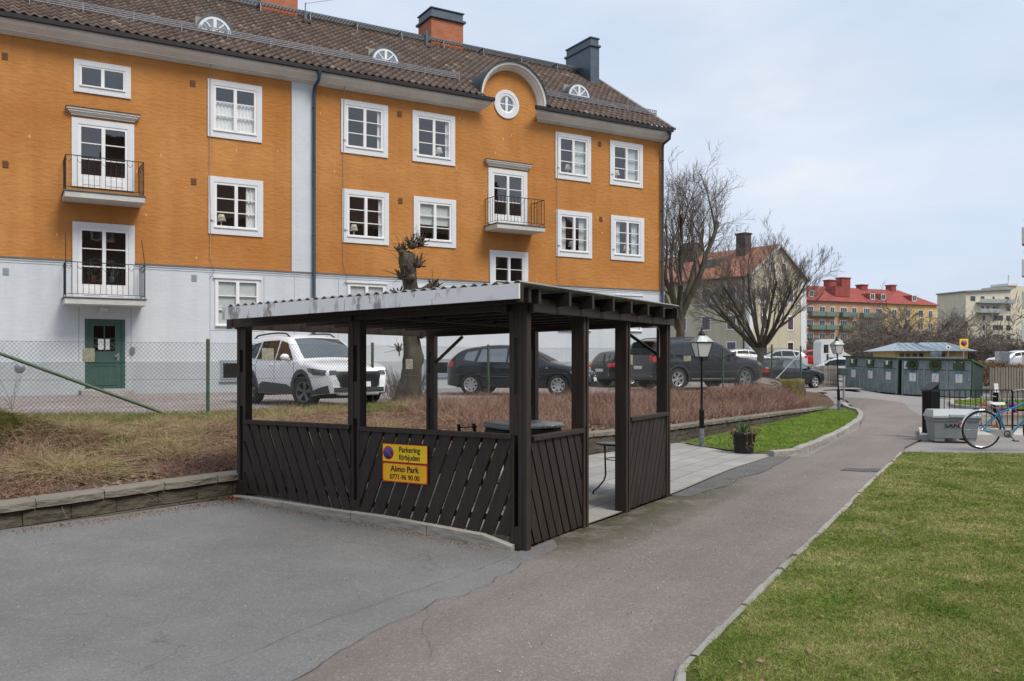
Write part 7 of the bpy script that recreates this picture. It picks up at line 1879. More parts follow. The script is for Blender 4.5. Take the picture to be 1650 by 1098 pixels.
G1 = 'bare trees before the brick block'
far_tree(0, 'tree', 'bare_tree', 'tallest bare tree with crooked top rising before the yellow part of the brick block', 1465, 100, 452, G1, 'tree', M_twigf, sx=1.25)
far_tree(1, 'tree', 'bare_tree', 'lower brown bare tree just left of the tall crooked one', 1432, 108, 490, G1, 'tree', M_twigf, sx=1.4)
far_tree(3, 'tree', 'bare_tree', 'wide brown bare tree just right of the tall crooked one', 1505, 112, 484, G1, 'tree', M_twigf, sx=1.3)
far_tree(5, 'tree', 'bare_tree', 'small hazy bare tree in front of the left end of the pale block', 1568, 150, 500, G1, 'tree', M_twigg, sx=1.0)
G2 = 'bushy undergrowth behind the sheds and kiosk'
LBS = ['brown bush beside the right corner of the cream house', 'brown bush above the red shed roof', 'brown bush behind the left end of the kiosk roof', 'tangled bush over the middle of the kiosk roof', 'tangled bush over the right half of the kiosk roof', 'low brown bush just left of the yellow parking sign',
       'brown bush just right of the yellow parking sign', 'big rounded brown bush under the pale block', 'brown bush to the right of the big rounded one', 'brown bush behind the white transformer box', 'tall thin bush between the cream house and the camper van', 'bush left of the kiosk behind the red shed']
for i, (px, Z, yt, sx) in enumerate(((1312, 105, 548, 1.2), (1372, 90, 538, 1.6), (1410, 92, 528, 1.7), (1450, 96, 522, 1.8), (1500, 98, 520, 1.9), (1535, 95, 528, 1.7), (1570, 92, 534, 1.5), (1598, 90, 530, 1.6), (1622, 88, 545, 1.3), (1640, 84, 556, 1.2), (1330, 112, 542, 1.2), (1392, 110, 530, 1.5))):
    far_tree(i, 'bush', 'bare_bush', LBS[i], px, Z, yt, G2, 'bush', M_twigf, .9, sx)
# far-off wood behind everything
rg2 = np.random.default_rng(8); n = 26000
ang = rg2.uniform(-.02, .75, n); D = rg2.uniform(290, 420, n); X = D * np.sin(ang); Y = D * np.cos(ang); Hh = 12 + 5 * np.sin(ang * 40) + 3 * np.sin(ang * 97 + 1); Z0 = rg2.uniform(0, 1, n) ** .8 * Hh
P = np.zeros((n, 3, 3)); d = rg2.normal(0, 1, (n, 3)); d[:, 2] = np.abs(d[:, 2]) + .6; d *= (rg2.uniform(1.5, 3.5, n) / np.linalg.norm(d, axis=1))[:, None]
for k in range(3): P[:, k] = np.stack([X, Y, Z0], 1) + d * k / 2
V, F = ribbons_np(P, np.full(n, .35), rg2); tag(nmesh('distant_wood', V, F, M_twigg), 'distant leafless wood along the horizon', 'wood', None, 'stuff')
hb2 = MB(); pts = [(a, 430 + 20 * math.sin(a * 9), 9 + 4 * math.sin(a * 14) + 2 * math.sin(a * 31)) for a in np.linspace(-1.2, 1.2, 60)]
V = []; F = []
for i, (a, r_, h_) in enumerate(pts): V += [(r_ * math.sin(a), r_ * math.cos(a), -2), (r_ * math.sin(a), r_ * math.cos(a), h_), ((r_ + 80) * math.sin(a), (r_ + 80) * math.cos(a), h_ + 4), ((r_ + 300) * math.sin(a), (r_ + 300) * math.cos(a), h_)]
for i in range(len(pts) - 1):
    for j in range(3): F.append((4 * i + j, 4 * i + 4 + j, 4 * i + 5 + j, 4 * i + 1 + j))
hb2.add(V, F, True); tag(hb2.build('hills', m_soil('hill_wood', (.16, .14, .12), (.20, .175, .15), (.13, .12, .10))), kind='structure')
# ---- red brick house across the street behind the camera (seen mirrored in the window panes)
ro = HO - HN * 37.5
rb = thing('red_brick_house', 'dark red brick apartment house facing the orange house, mirrored in its window panes', 'apartment building', (ro.x, ro.y, 0), math.atan2(HU.y, HU.x))
M_rbrick = m_brick('dark_brick', (.095, .05, .038), (.075, .042, .033), (.12, .10, .085)); b = MB(); xa, xb = -22, 44
b.box(xa, xb, -11, 0, -1, 12.2); b.build('wall', M_rbrick, rb); b = MB(); b.add([(xa - .5, .6, 12.1), (xb + .5, .6, 12.1), (xb + .5, -5.5, 16.6), (xa - .5, -5.5, 16.6), (xb + .5, -11.6, 12.1), (xa - .5, -11.6, 12.1)], [(0, 1, 2, 3), (3, 2, 4, 5), (0, 3, 5), (1, 4, 2), (0, 5, 4, 1)]); rf = b.build('roof', m_redroof('dark_red_tiles', (.12, .05, .04), (.16, .075, .06)), rb)
for x_ in (-12, 4, 20, 36): b = MB(); b.box(x_, x_ + 1.6, -6.3, -4.9, 15, 18.2); b.build('chimney', M_rbrick, rf)
for fl in range(4):
    for i in range(17): simple_window(rb, xa + 2 + i * 3.8, xa + 3.3 + i * 3.8, 1.2 + fl * 2.9, 2.7 + fl * 2.9, 0, .05, M_wfr, M_wfr, bars=(2, 1), sgn=1)
# ================================================================== STREET FURNITURE
M_lblack = simple('lamp_black', (.012, .013, .014), .35, .3, .1); M_frost = flat('lamp_frosted', (.62, .64, .62), .35)
def lamp_post(x, y, H, label, tilt=0, s=1.0, base_bare=True):
    z = float(hl(x, y)) + .02; t = thing('street_lamp', label, 'lamp post', (x, y, z), R(12), 'black garden lamp posts'); t.rotation_euler = (0, tilt, R(12))
    zt = H - .55 * s
    b = MB(); b.lathe([(.045, .0), (.045, .62), (.05, .64), (.05, .68), (.028, .72), (.022, .9), (.020, zt - .08), (.03, zt - .05), (.03, zt - .03), (.018, zt)], 14); b.build('pole', M_lblack, t)
    b = MB(); b.lathe([(.049, .0), (.0495, .3), (.047, .34)], 14); b.build('base_sleeve', simple('base_worn', (.22, .24, .26), .5, .5, .6, scale=18), t)
    # lantern: four tapered panes
    w0, w1, h = .085 * s, .145 * s, .27 * s
    b = MB(); q = [(-1, -1), (1, -1), (1, 1), (-1, 1)]
    for (ax, ay), (bx_, by_) in zip(q, q[1:] + q[:1]): b.add([(ax * w0, ay * w0, zt + .02), (bx_ * w0, by_ * w0, zt + .02), (bx_ * w1, by_ * w1, zt + h), (ax * w1, ay * w1, zt + h)], [(0, 1, 2, 3)])
    g = b.build('glass_panes', M_frost, t)
    b = MB()
    for ax, ay in q: b.beam((ax * w0, ay * w0, zt), (ax * w1, ay * w1, zt + h), .012 * s, .012 * s); b.tube([(0, 0, zt - .06), (ax * w0 * .6, ay * w0 * .6, zt - .04), (ax * w0, ay * w0, zt + .01)], .006, 5)
    for k in range(4): (ax, ay), (bx_, by_) = q[k], q[(k + 1) % 4]; b.beam((ax * w0, ay * w0, zt + .01), (bx_ * w0, by_ * w0, zt + .01), .014, .014); b.beam((ax * w1, ay * w1, zt + h), (bx_ * w1, by_ * w1, zt + h), .02, .02)
    b.build('lantern_frame', M_lblack, t)
    b = MB(); r0 = w1 * 1.12; z1 = zt + h + .01
    b.add([(-r0, -r0, z1), (r0, -r0, z1), (r0, r0, z1), (-r0, r0, z1), (-r0 * .42, -r0 * .42, z1 + .11 * s), (r0 * .42, -r0 * .42, z1 + .11 * s), (r0 * .42, r0 * .42, z1 + .11 * s), (-r0 * .42, r0 * .42, z1 + .11 * s)], [(0, 1, 5, 4), (1, 2, 6, 5), (2, 3, 7, 6), (3, 0, 4, 7), (3, 2, 1, 0), (4, 5, 6, 7)])
    hd = b.build('lantern_hood', simple('hood_weathered', (.30, .32, .32), .4, .5, .5, scale=9), t)
    b = MB(); z2 = z1 + .11 * s; b.lathe([(.0, z2), (.062 * s, z2 + .001), (.066 * s, z2 + .04 * s), (.05 * s, z2 + .045 * s), (.04 * s, z2 + .08 * s), (.015 * s, z2 + .09 * s), (.022 * s, z2 + .115 * s), (.008 * s, z2 + .14 * s), (0, z2 + .18 * s)], 12); b.build('finial', M_lblack, hd)
    return t
x, y = G(1130.6, 723); lamp_post(x, y, 2.25, 'black lamp post with frosted square lantern at the near edge of the grass strip', s=1.05)
x, y = G(1352, 664); lamp_post(x, y, 2.42, 'slightly leaning black lamp post with lantern before the left recycling shed', R(-2.0), 1.05)
# grey sign post beside it
x, y = G(1359.5, 658); z = float(hl(x, y)); t = thing('sign_post', 'grey metal post with a small dark box beside the leaning lamp post', 'post', (x, y, z))
b = MB(); b.tube([(0, 0, -.1), (0, 0, 1.25)], .035, 12); b.build('post', M_galv, t); b = MB(); b.bbox(-.16, .16, -.06, .06, 1.02, 1.26, .01); b.build('box', simple('box_green', (.05, .08, .07), .5), t); b = MB(); b.lathe([(0, 0), (.22, 0), (.2, .05), (0, .06)], 14); b.build('foot', M_conc, t)
# plant pot
x, y = G(1198.5, 732); t = thing('plant_pot', 'black plant pot with green bulb leaves and dry ivy at the paving edge', 'plant pot', (x, y, float(hl(x, y)) + .02))
b = MB(); b.lathe([(0, 0), (.158, 0), (.163, .02), (.205, .31), (.222, .312), (.226, .38), (.212, .385), (.205, .35), (0, .35)], 32); b.build('pot', simple('pot_black', (.018, .019, .021), .5, 0, .15), t)
rnd = random.Random(4); b = MB()
for i in range(46):
    a = rnd.uniform(0, 2 * PI); r_ = rnd.uniform(0, .10); c = Vector((r_ * math.cos(a), r_ * math.sin(a), .35)); L = rnd.uniform(.12, .24); d = Vector((math.cos(a) * .25, math.sin(a) * .25, 1)).normalized(); s_ = Vector((-math.sin(a), math.cos(a), 0)) * .009
    p0, p1, p2 = c, c + d * L * .6, c + d * L + Vector((math.cos(a), math.sin(a), 0)) * .02; b.add([p0 - s_, p0 + s_, p1 + s_, p1 - s_, p2], [(0, 1, 2, 3), (3, 2, 4)])
b.build('bulb_leaves', flat('bulb_green', (.06, .16, .035)), t)
b = MB()
for i in range(15):
    a = R(rnd.choice((200, 300, 320, 340, 270, 355, 180)) + rnd.uniform(-12, 12)); pts = [Vector((math.cos(a) * r_, math.sin(a) * r_, z_)) for r_, z_ in ((.1, .36), (.2, .42), (.25, .38), (.255, .28 - rnd.uniform(0, .1)), (.25, .18 - rnd.uniform(0, .1)))][:rnd.choice((3, 4, 5))]
    b.tube(pts, .0025, 3)
    for q in pts[1:]:
        for k in range(4):
            c = q + Vector((rnd.uniform(-.03, .03), rnd.uniform(-.02, .02), rnd.uniform(-.03, .03))); u = Vector((rnd.uniform(-1, 1), rnd.uniform(-1, 1), rnd.uniform(-1, 1))).normalized() * .014; v_ = u.cross(Vector((.2, .9, .4))).normalized() * .012; b.add([c - u, c - v_, c + u, c + v_], [(0, 1, 2, 3)])
b.build('ivy', simple('ivy_dry', (.30, .24, .11), .8, 0, .5, scale=20), t)

# ---- recycling sheds
M_sgrey = m_wood('shed_grey', (.235, .285, .295), .7, 10, .2); M_sgreen = simple('shed_green', (.035, .085, .04), .5, 0, .15); M_sdark = m_wood('shed_side', (.035, .055, .052), .7, 10, .2); M_hatch = simple('hatch_green', (.06, .085, .035), .5, 0, .2)
M_post1 = flat('notice_blue', (.03, .28, .50), .5); M_pink = flat('notice_ink', (.25, .28, .33), .6)
def shed(p0, p1, z0, H, depth, label, kinds, zend=None):
    p0 = Vector(p0); p1 = Vector(p1); u = (p1 - p0); L = u.length; t = thing('recycling_shed', label, 'recycling shed', (p0.x, p0.y, z0), math.atan2(u.y, u.x), 'grey green recycling sheds')
    slope = 0 if zend is None else (zend - z0)
    t.rotation_euler = (0, -math.atan2(slope, L), math.atan2(u.y, u.x))
    b = MB(); b.box(0, L, 0, .04, .05, H - .08); n = int(L / .11)
    for i in range(n): xx = L * (i + .5) / n; b.box(xx - .047, xx + .047, -.018, -.0005, .06, H * .68)
    for k in range(4): b.box(.05, L - .05, -.016 - .004 * (k % 2), -.0006, H * .70 + k * .125, H * .70 + k * .125 + .118)
    b.build('front_boards', M_sgrey, t)
    b = MB()
    b.add([(L, 0.041, 0), (L, depth, 0), (L, depth, H - .42), (L, .041, H - .08)], [(0, 1, 2, 3)]); b.add([(0, 0.041, 0), (0, depth, 0), (0, depth, H - .42), (0, .041, H - .08)], [(3, 2, 1, 0)]); b.add([(0, depth, 0), (L, depth, 0), (L, depth, H - .42), (0, depth, H - .42)], [(3, 2, 1, 0)])
    nn = int(depth / .12)
    for i in range(nn): yy = .05 + (depth - .06) * (i + .5) / nn; hh = H - .1 - (.34) * yy / depth; b.box(L + .0005, L + .014, yy - .05, yy + .05, .03, hh)
    b.build('side_wall', M_sdark, t)
    b = MB(); b.add([(-.08, -.16, H - .02), (L + .08, -.16, H - .02), (L + .08, depth + .1, H - .40), (-.08, depth + .1, H - .40), (-.08, -.16, H - .10), (L + .08, -.16, H - .10), (L + .08, depth + .1, H - .48), (-.08, depth + .1, H - .48)], [(0, 1, 2, 3), (7, 6, 5, 4), (4, 5, 1, 0), (1, 5, 6, 2), (0, 3, 7, 4)]); b.build('roof', M_sgreen, t)
    b = MB(); b.box(L - .0, L + .07, -.03, .04, 0, H - .1); b.build('corner_post', M_sgreen, t)
    N = len(kinds); cw = L / N
    b = MB()
    for i in range(N + 1): xx = min(L - .05, max(.05, cw * i)); b.box(xx - .05, xx + .05, -.034, -.019, .0, H - .1)
    b.build('mullions', flat('shed_light', (.24, .29, .30)), t)
    b = MB()
    for i in range(N): b.box(cw * i + .06, cw * (i + 1) - .06, -.03, -.0185, H * .685, H * .70)
    b.build('transom', M_sgreen, t)
    for i, kd in enumerate(kinds):
        xc = cw * (i + .5)
        if kd == 'box': b = MB(); b.bbox(xc - .26, xc + .26, -.14, -.022, H * .72, H * .90, .02); hh = b.build('hatch', M_hatch, t)
        else: b = MB(); b.lathe([(.30, -.02), (.30, -.12), (.22, -.13), (.2, -.06), (0, -.06)], 28, (xc, 0, H * .81), 'y'); hh = b.build('hatch', M_hatch, t); b = MB(); b.ell((xc, -.10, H * .81), (.14, .04, .07), 12, 8); b.build('flap', M_clad, hh)
        if kd == 'box':
            for sx_ in (-.17, .17): b = MB(); b.box(xc + sx_ - .03, xc + sx_ + .03, -.15, -.1405, H * .885, H * .90); b.build('hinge', M_white, hh)
            if N and label.startswith('left'): b = MB(); b.box(xc - .08, xc + .08, -.146, -.1402, H * .79, H * .90); b.build('sticker', M_white, hh)
        b = MB(); b.box(xc - .17, xc + .17, -.036, -.0305, H * .38, H * .635); nt_ = b.build('notice', M_white, t); b = MB(); b.box(xc - .17, xc + .17, -.040, -.0365, H * .595, H * .635); b.build('notice_band', M_post1, nt_)
        b = MB(); rnd = random.Random(i + int(L * 100))
        for q in range(4): xa = xc - .1 + rnd.random() * .1; b.box(xa, xa + rnd.uniform(.04, .12), -.0385, -.0365, H * .42 + q * .085, H * .42 + q * .085 + rnd.uniform(.02, .05))
        b.build('notice_print', M_pink, nt_)
        b = MB(); b.lathe([(0, -.05), (.05, -.05), (.05, -.036)], 12, (cw * (i + 1) - .12 if i % 2 == 0 else cw * i + .12, 0, H * .46), 'y'); b.build('lock_plate', M_galv, t)
    b = MB(); b.box(-.2, L + .2, -.9, depth, -.25, -.02); b.build('plinth', M_conc, t)
    return t
shed((19.15, 49.9), (20.42, 46.0), -.05, 1.98, 1.3, 'left recycling shed of the pair with three square hatches', ['box', 'box', 'box'], -.17)
s2 = shed((20.52, 45.75), (22.72, 43.0), -.19, 1.98, 1.3, 'right recycling shed of the pair with two round hatches and a dark side wall', ['round', 'round', 'box'], -.24)
b = MB(); b.box(.13, .40, -.046, -.0405, 1.40, 1.78); p_ = b.build('picture_notice', M_white, s2); b = MB(); b.prism([(.18, 1.48), (.36, 1.48), (.33, 1.58), (.31, 1.70), (.25, 1.70), (.22, 1.58)], -.05, -.0465, 'y'); b.build('picture', M_blue, p_)

# ---- picket fences
M_picket = m_wood('picket_grey', (.19, .165, .14), .85, 6, .4)
def picket(pts, H, label, sp=.135, zb=None, w=.09):
    t = thing('picket_fence', label, 'fence', (0, 0, 0)); P = [Vector(p) for p in pts]; b = MB(); r_ = random.Random(2); rails = MB(); posts = 0
    for (pa, pb) in zip(P, P[1:]):
        L = (pb - pa).length; d = (pb - pa) / L; nn = int(L / sp); nrm_ = Vector((d.y, -d.x))
        for i in range(nn):
            q = pa + d * (i + .5) * sp; z = float(hl(q.x, q.y)) if zb is None else zb; hh = H + r_.uniform(-.03, .03); tl = r_.uniform(-.01, .01)
            a = q - d * w / 2; c = q + d * w / 2
            b.add([(a.x + nrm_.x * .02, a.y + nrm_.y * .02, z + .03), (c.x + nrm_.x * .02, c.y + nrm_.y * .02, z + .03), (c.x + nrm_.x * .02 + tl, c.y + nrm_.y * .02, z + hh - .05), (q.x + nrm_.x * .02 + tl, q.y + nrm_.y * .02, z + hh), (a.x + nrm_.x * .02 + tl, a.y + nrm_.y * .02, z + hh - .05),
                   (a.x, a.y, z + .03), (c.x, c.y, z + .03), (c.x + tl, c.y, z + hh - .05), (q.x + tl, q.y, z + hh), (a.x + tl, a.y, z + hh - .05)], [(0, 1, 2, 3, 4), (9, 8, 7, 6, 5), (1, 6, 7, 2), (0, 4, 9, 5), (2, 7, 8, 3), (3, 8, 9, 4)])
        for zz in (.3, H - .3):
            za = float(hl(pa.x, pa.y)) if zb is None else zb; zc = float(hl(pb.x, pb.y)) if zb is None else zb
            rails.beam((pa.x - nrm_.x * .03, pa.y - nrm_.y * .03, za + zz), (pb.x - nrm_.x * .03, pb.y - nrm_.y * .03, zc + zz), .04, .08)
    b.build('pickets', M_picket, t); rails.build('rails', M_picket, t); return t
picket([(PX(1196, 45.5), 45.5), (PX(1262, 48.5), 48.5), (PX(1352, 50.6), 50.6)], 1.42, 'weathered grey picket fence behind the black saloon, left of the recycling sheds')
picket([(24.1, 43.9), (27.5, 44.3), (36, 45.5)], 1.55, 'tall weathered picket fence to the right of the recycling sheds', .15, w=.11)
# clipped brown hedge behind the right fence
rgh = np.random.default_rng(12); n = 26000; X = rgh.uniform(25.5, 36, n); Y = 47.2 + rgh.uniform(-.9, .9, n); Zz = rgh.uniform(.2, 1.55, n) + .12 * np.sin(X * 2); P = np.zeros((n, 3, 3)); d = rgh.normal(0, 1, (n, 3)); d[:, 2] += .5; d *= (.22 / np.linalg.norm(d, axis=1))[:, None]
for k in range(3): P[:, k] = np.stack([X, Y, Zz - .1], 1) + d * k / 2
V, F = ribbons_np(P, np.full(n, .028), rgh); hd = thing('clipped_hedge', 'brown leafless clipped hedge above the right picket fence', 'hedge', (0, 0, 0)); nmesh('foliage', V, F, m_blades('hedge_twigs', [(.11, .065, .04), (.17, .10, .06), (.24, .16, .09), (.20, .16, .07)]), hd)
# white transformer box
x = PX(1615, 66); t = thing('utility_cabinet', 'white utility cabinet with scribbles above the hedge on the right', 'cabinet', (x, 66, .8)); b = MB(); b.bbox(-.42, .42, -.3, .3, 0, 1.5, .04); b.build('cabinet', simple('cab_white', (.5, .5, .5), .6, 0, .3, scale=8), t)
# no-parking sign on its pole
Zs_ = 58; x = PX(1553, Zs_); t = thing('parking_sign', 'square yellow sign with blue and red disc on a pole above the right shed', 'sign', (x, Zs_, .3)); b = MB(); b.tube([(0, .03, 0), (0, .03, PZ(546, Zs_) - .3)], .03, 8); b.build('pole', M_galv, t)
zc = PZ(553, Zs_) - .3; b = MB(); b.bbox(-.29, .29, -.02, 0, zc - .25, zc + .27, .01); b.build('plate', M_yel, t); b = MB(); b.lathe([(0, -.03), (.2, -.03), (.2, -.021)], 24, (0, 0, zc), 'y'); b.build('ring', M_red, t); b = MB(); b.lathe([(0, -.036), (.155, -.036), (.155, -.031)], 24, (0, 0, zc), 'y'); b.build('disc', M_blue, t)
b = MB(); b.beam((-.13, -.04, zc + .13), (.13, -.04, zc - .13), .004, .045, (1, 0, 1)); b.build('slash', M_red, t)
b = MB(); b.bbox(-.25, .25, -.02, 0, zc - .42, zc - .27, .008); b.build('text_plate', simple('text_yellow', (.75, .55, .2), .5), t)
x = PX(1528, 60); t = thing('small_sign', 'small white sign with a dark symbol on a thin pole before the kiosk', 'sign', (x, 60, .5)); b = MB(); b.tube([(0, .02, 0), (0, .02, PZ(558, 60) - .5)], .02, 6); b.build('pole', M_galv, t); zc = PZ(560, 60) - .5; b = MB(); b.bbox(-.15, .15, -.015, 0, zc - .13, zc + .13, .005); b.build('plate', M_white, t); b = MB(); b.lathe([(0, -.02), (.07, -.02), (.07, -.016)], 12, (0, 0, zc), 'y'); b.build('symbol', M_blk, t)
b = MB(); b.box(-7, 0, 0, .04, 0, .95)
t = thing('terrace_fence', 'low grey slatted terrace fence in front of the kiosk', 'fence', (PX(1560, 58.6), 59.5, .45), R(4)); b = MB()
for i in range(60): b.box(-5.3 + i * .09, -5.3 + i * .09 + .055, 0, .02, .3, 1.42)
for z_ in (.4, 1.3): b.box(-5.35, .1, .021, .05, z_, z_ + .07)
b.build('slats', simple('slat_grey', (.24, .23, .22), .8, 0, .2), t)

# ---- sand bin, litter bin, railing, slab
M_bin = simple('bin_grey', (.23, .255, .265), .55, 0, .10, bump=.1); M_binl = simple('bin_lid', (.42, .46, .47), .5, 0, .08)
bx, by = G(1505, 711.5); t = thing('sand_bin', 'grey plastic grit bin with pale lid and the word SAND partly behind the blue bicycle', 'grit bin', (bx, by, .0), R(-9)); t.scale = (.94, .94, .97)
def taper(b, w0, w1, d0, d1, z0, z1, cx=0, cy=0):
    b.add([(cx - w0, cy - d0, z0), (cx + w0, cy - d0, z0), (cx + w0, cy + d0, z0), (cx - w0, cy + d0, z0), (cx - w1, cy - d1, z1), (cx + w1, cy - d1, z1), (cx + w1, cy + d1, z1), (cx - w1, cy + d1, z1)], [(0, 3, 2, 1), (4, 5, 6, 7), (0, 1, 5, 4), (1, 2, 6, 5), (2, 3, 7, 6), (3, 0, 4, 7)])
b = MB(); Wb = .46; cx = Wb
taper(b, Wb * .92, Wb, .26, .30, .07, .43, cx, .3); b.box(cx - Wb * .92, cx - Wb * .5, .05, .55, 0, .07); b.box(cx + Wb * .5, cx + Wb * .92, .05, .55, 0, .07); taper(b, Wb * 1.03, Wb * 1.03, .32, .32, .43, .50, cx, .3); b.build('bin_body', M_bin, t)
b = MB(); taper(b, Wb * 1.08, Wb * 1.08, .35, .35, .501, .545, cx, .3); taper(b, Wb * 1.06, Wb * 1.0, .34, .26, .545, .66, cx, .3); b.bbox(cx - .16, cx + .16, -.07, .0, .515, .58, .01); lid = b.build('lid', M_binl, t)
text_obj('lettering', 'SAND', .115, M_blk, t, (cx - .03, .005, .33), (R(86), 0, 0), sx=1.4, bold=.002)
bx2, by2 = G(1499, 700); by2 = 18.7; bx2 = PX(1499, by2); t = thing('litter_bin', 'black slatted metal litter bin with slanted roof behind the sand bin', 'litter bin', (bx2, by2, .0), R(24)); t.scale = (.66, .66, .98)
b = MB()
for i in range(5): b.bbox(-.18 + i * .075, -.18 + i * .075 + .066, -.17, -.15, .1, 1.02, .004)
for i in range(5): b.bbox(-.18 + i * .075, -.18 + i * .075 + .066, .15, .17, .1, 1.02, .004); 
for sx_ in (-.19, .17): b.bbox(sx_, sx_ + .02, -.15, .15, .1, 1.02, .004)
b.build('bin_body', M_lblack, t); b = MB(); b.add([(-.2, -.2, 1.03), (.2, -.2, 1.18), (.2, .2, 1.18), (-.2, .2, 1.03), (-.2, -.2, 1.05), (.2, -.2, 1.20), (.2, .2, 1.20), (-.2, .2, 1.05)], [(0, 3, 2, 1), (4, 5, 6, 7), (0, 1, 5, 4), (1, 2, 6, 5), (2, 3, 7, 6), (3, 0, 4, 7)]); b.add([(-.2, -.16, 1.03), (.2, -.16, 1.03), (.2, -.16, 1.18)], [(0, 1, 2)]); b.build('roof', M_lblack, t)
b = MB(); b.tube([(-.17, -.17, 0), (-.17, -.17, .12)], .012, 6); b.tube([(.17, -.17, 0), (.17, -.17, .12)], .012, 6); b.tube([(-.17, .17, 0), (-.17, .17, .12)], .012, 6); b.tube([(.17, .17, 0), (.17, .17, .12)], .012, 6); b.build('legs', M_lblack, t)
# slab with step edge
b = MB(); x0, y0 = PX(1479, 19.0), 18.6
b.prism([(8.62, 18.35), (26, 18.35), (26, 20.4), (9.55, 20.4)], -.3, .085); o = b.build('concrete_landing', m_plaster('landing_conc', (.48, .46, .43), (.58, .56, .52), .3)); tag(o, None, None, None, 'structure')
b = MB(); b.bbox(x0 + 1.3, 26, 20.1, 20.42, .086, .42, .015); tag(b.build('concrete_upstand', M_conc), 'low concrete wall behind the bicycles and railing', 'wall')
rl = thing('iron_railing', 'black iron railing with thin vertical bars behind the sand bin and bicycles', 'railing', (PX(1513, 19.2), 19.2, .085), R(0)); b = MB(); L = 9; zt = PZ(628, 19.2) - .085
b.box(0, L, -.02, .02, zt - .02, zt); b.box(0, L, -.008, .008, .12, .145); rl_t = b.build('rails', M_lblack, rl)
i = 0
x_ = .0
while x_ < L:
    m = MB(); big = i % 14 == 0; w_ = .016 if big else .006; m.box(x_ - w_, x_ + w_, -w_ + .0005, w_ - .0005, 0 if big else .146, zt - .0205); m.build('bar', M_lblack, rl); x_ += .116; i += 1
# side railing going forward at the left end
# ---- black post with tilted screen, thin post
x, y = PX(1604, 21.6), 21.6; t = thing('meter_post', 'black post with small tilted grey screen behind the railing', 'meter post', (x, y, 0)); b = MB(); b.bbox(-.055, .055, -.05, .05, 0, .86, .01); b.build('post', M_lblack, t); b = MB(); b.add([(-.05, -.06, .86), (.05, -.06, .86), (.09, .05, 1.08), (-.01, .05, 1.08), (-.05, -.02, .84), (.05, -.02, .84), (.09, .09, 1.06), (-.01, .09, 1.06)], [(0, 1, 2, 3), (7, 6, 5, 4), (0, 4, 5, 1), (1, 5, 6, 2), (2, 6, 7, 3), (3, 7, 4, 0)]); b.build('screen', simple('screen_grey', (.30, .31, .32), .3), t)
x, y = PX(1597.5, 20.9), 20.9; b = MB(); b.tube([(0, 0, 0), (0, 0, .80)], .022, 10); o = b.build('steel_post', M_galv); o.location = (x, y, .085); tag(o, 'thin plain steel post left of the black meter post', 'post')

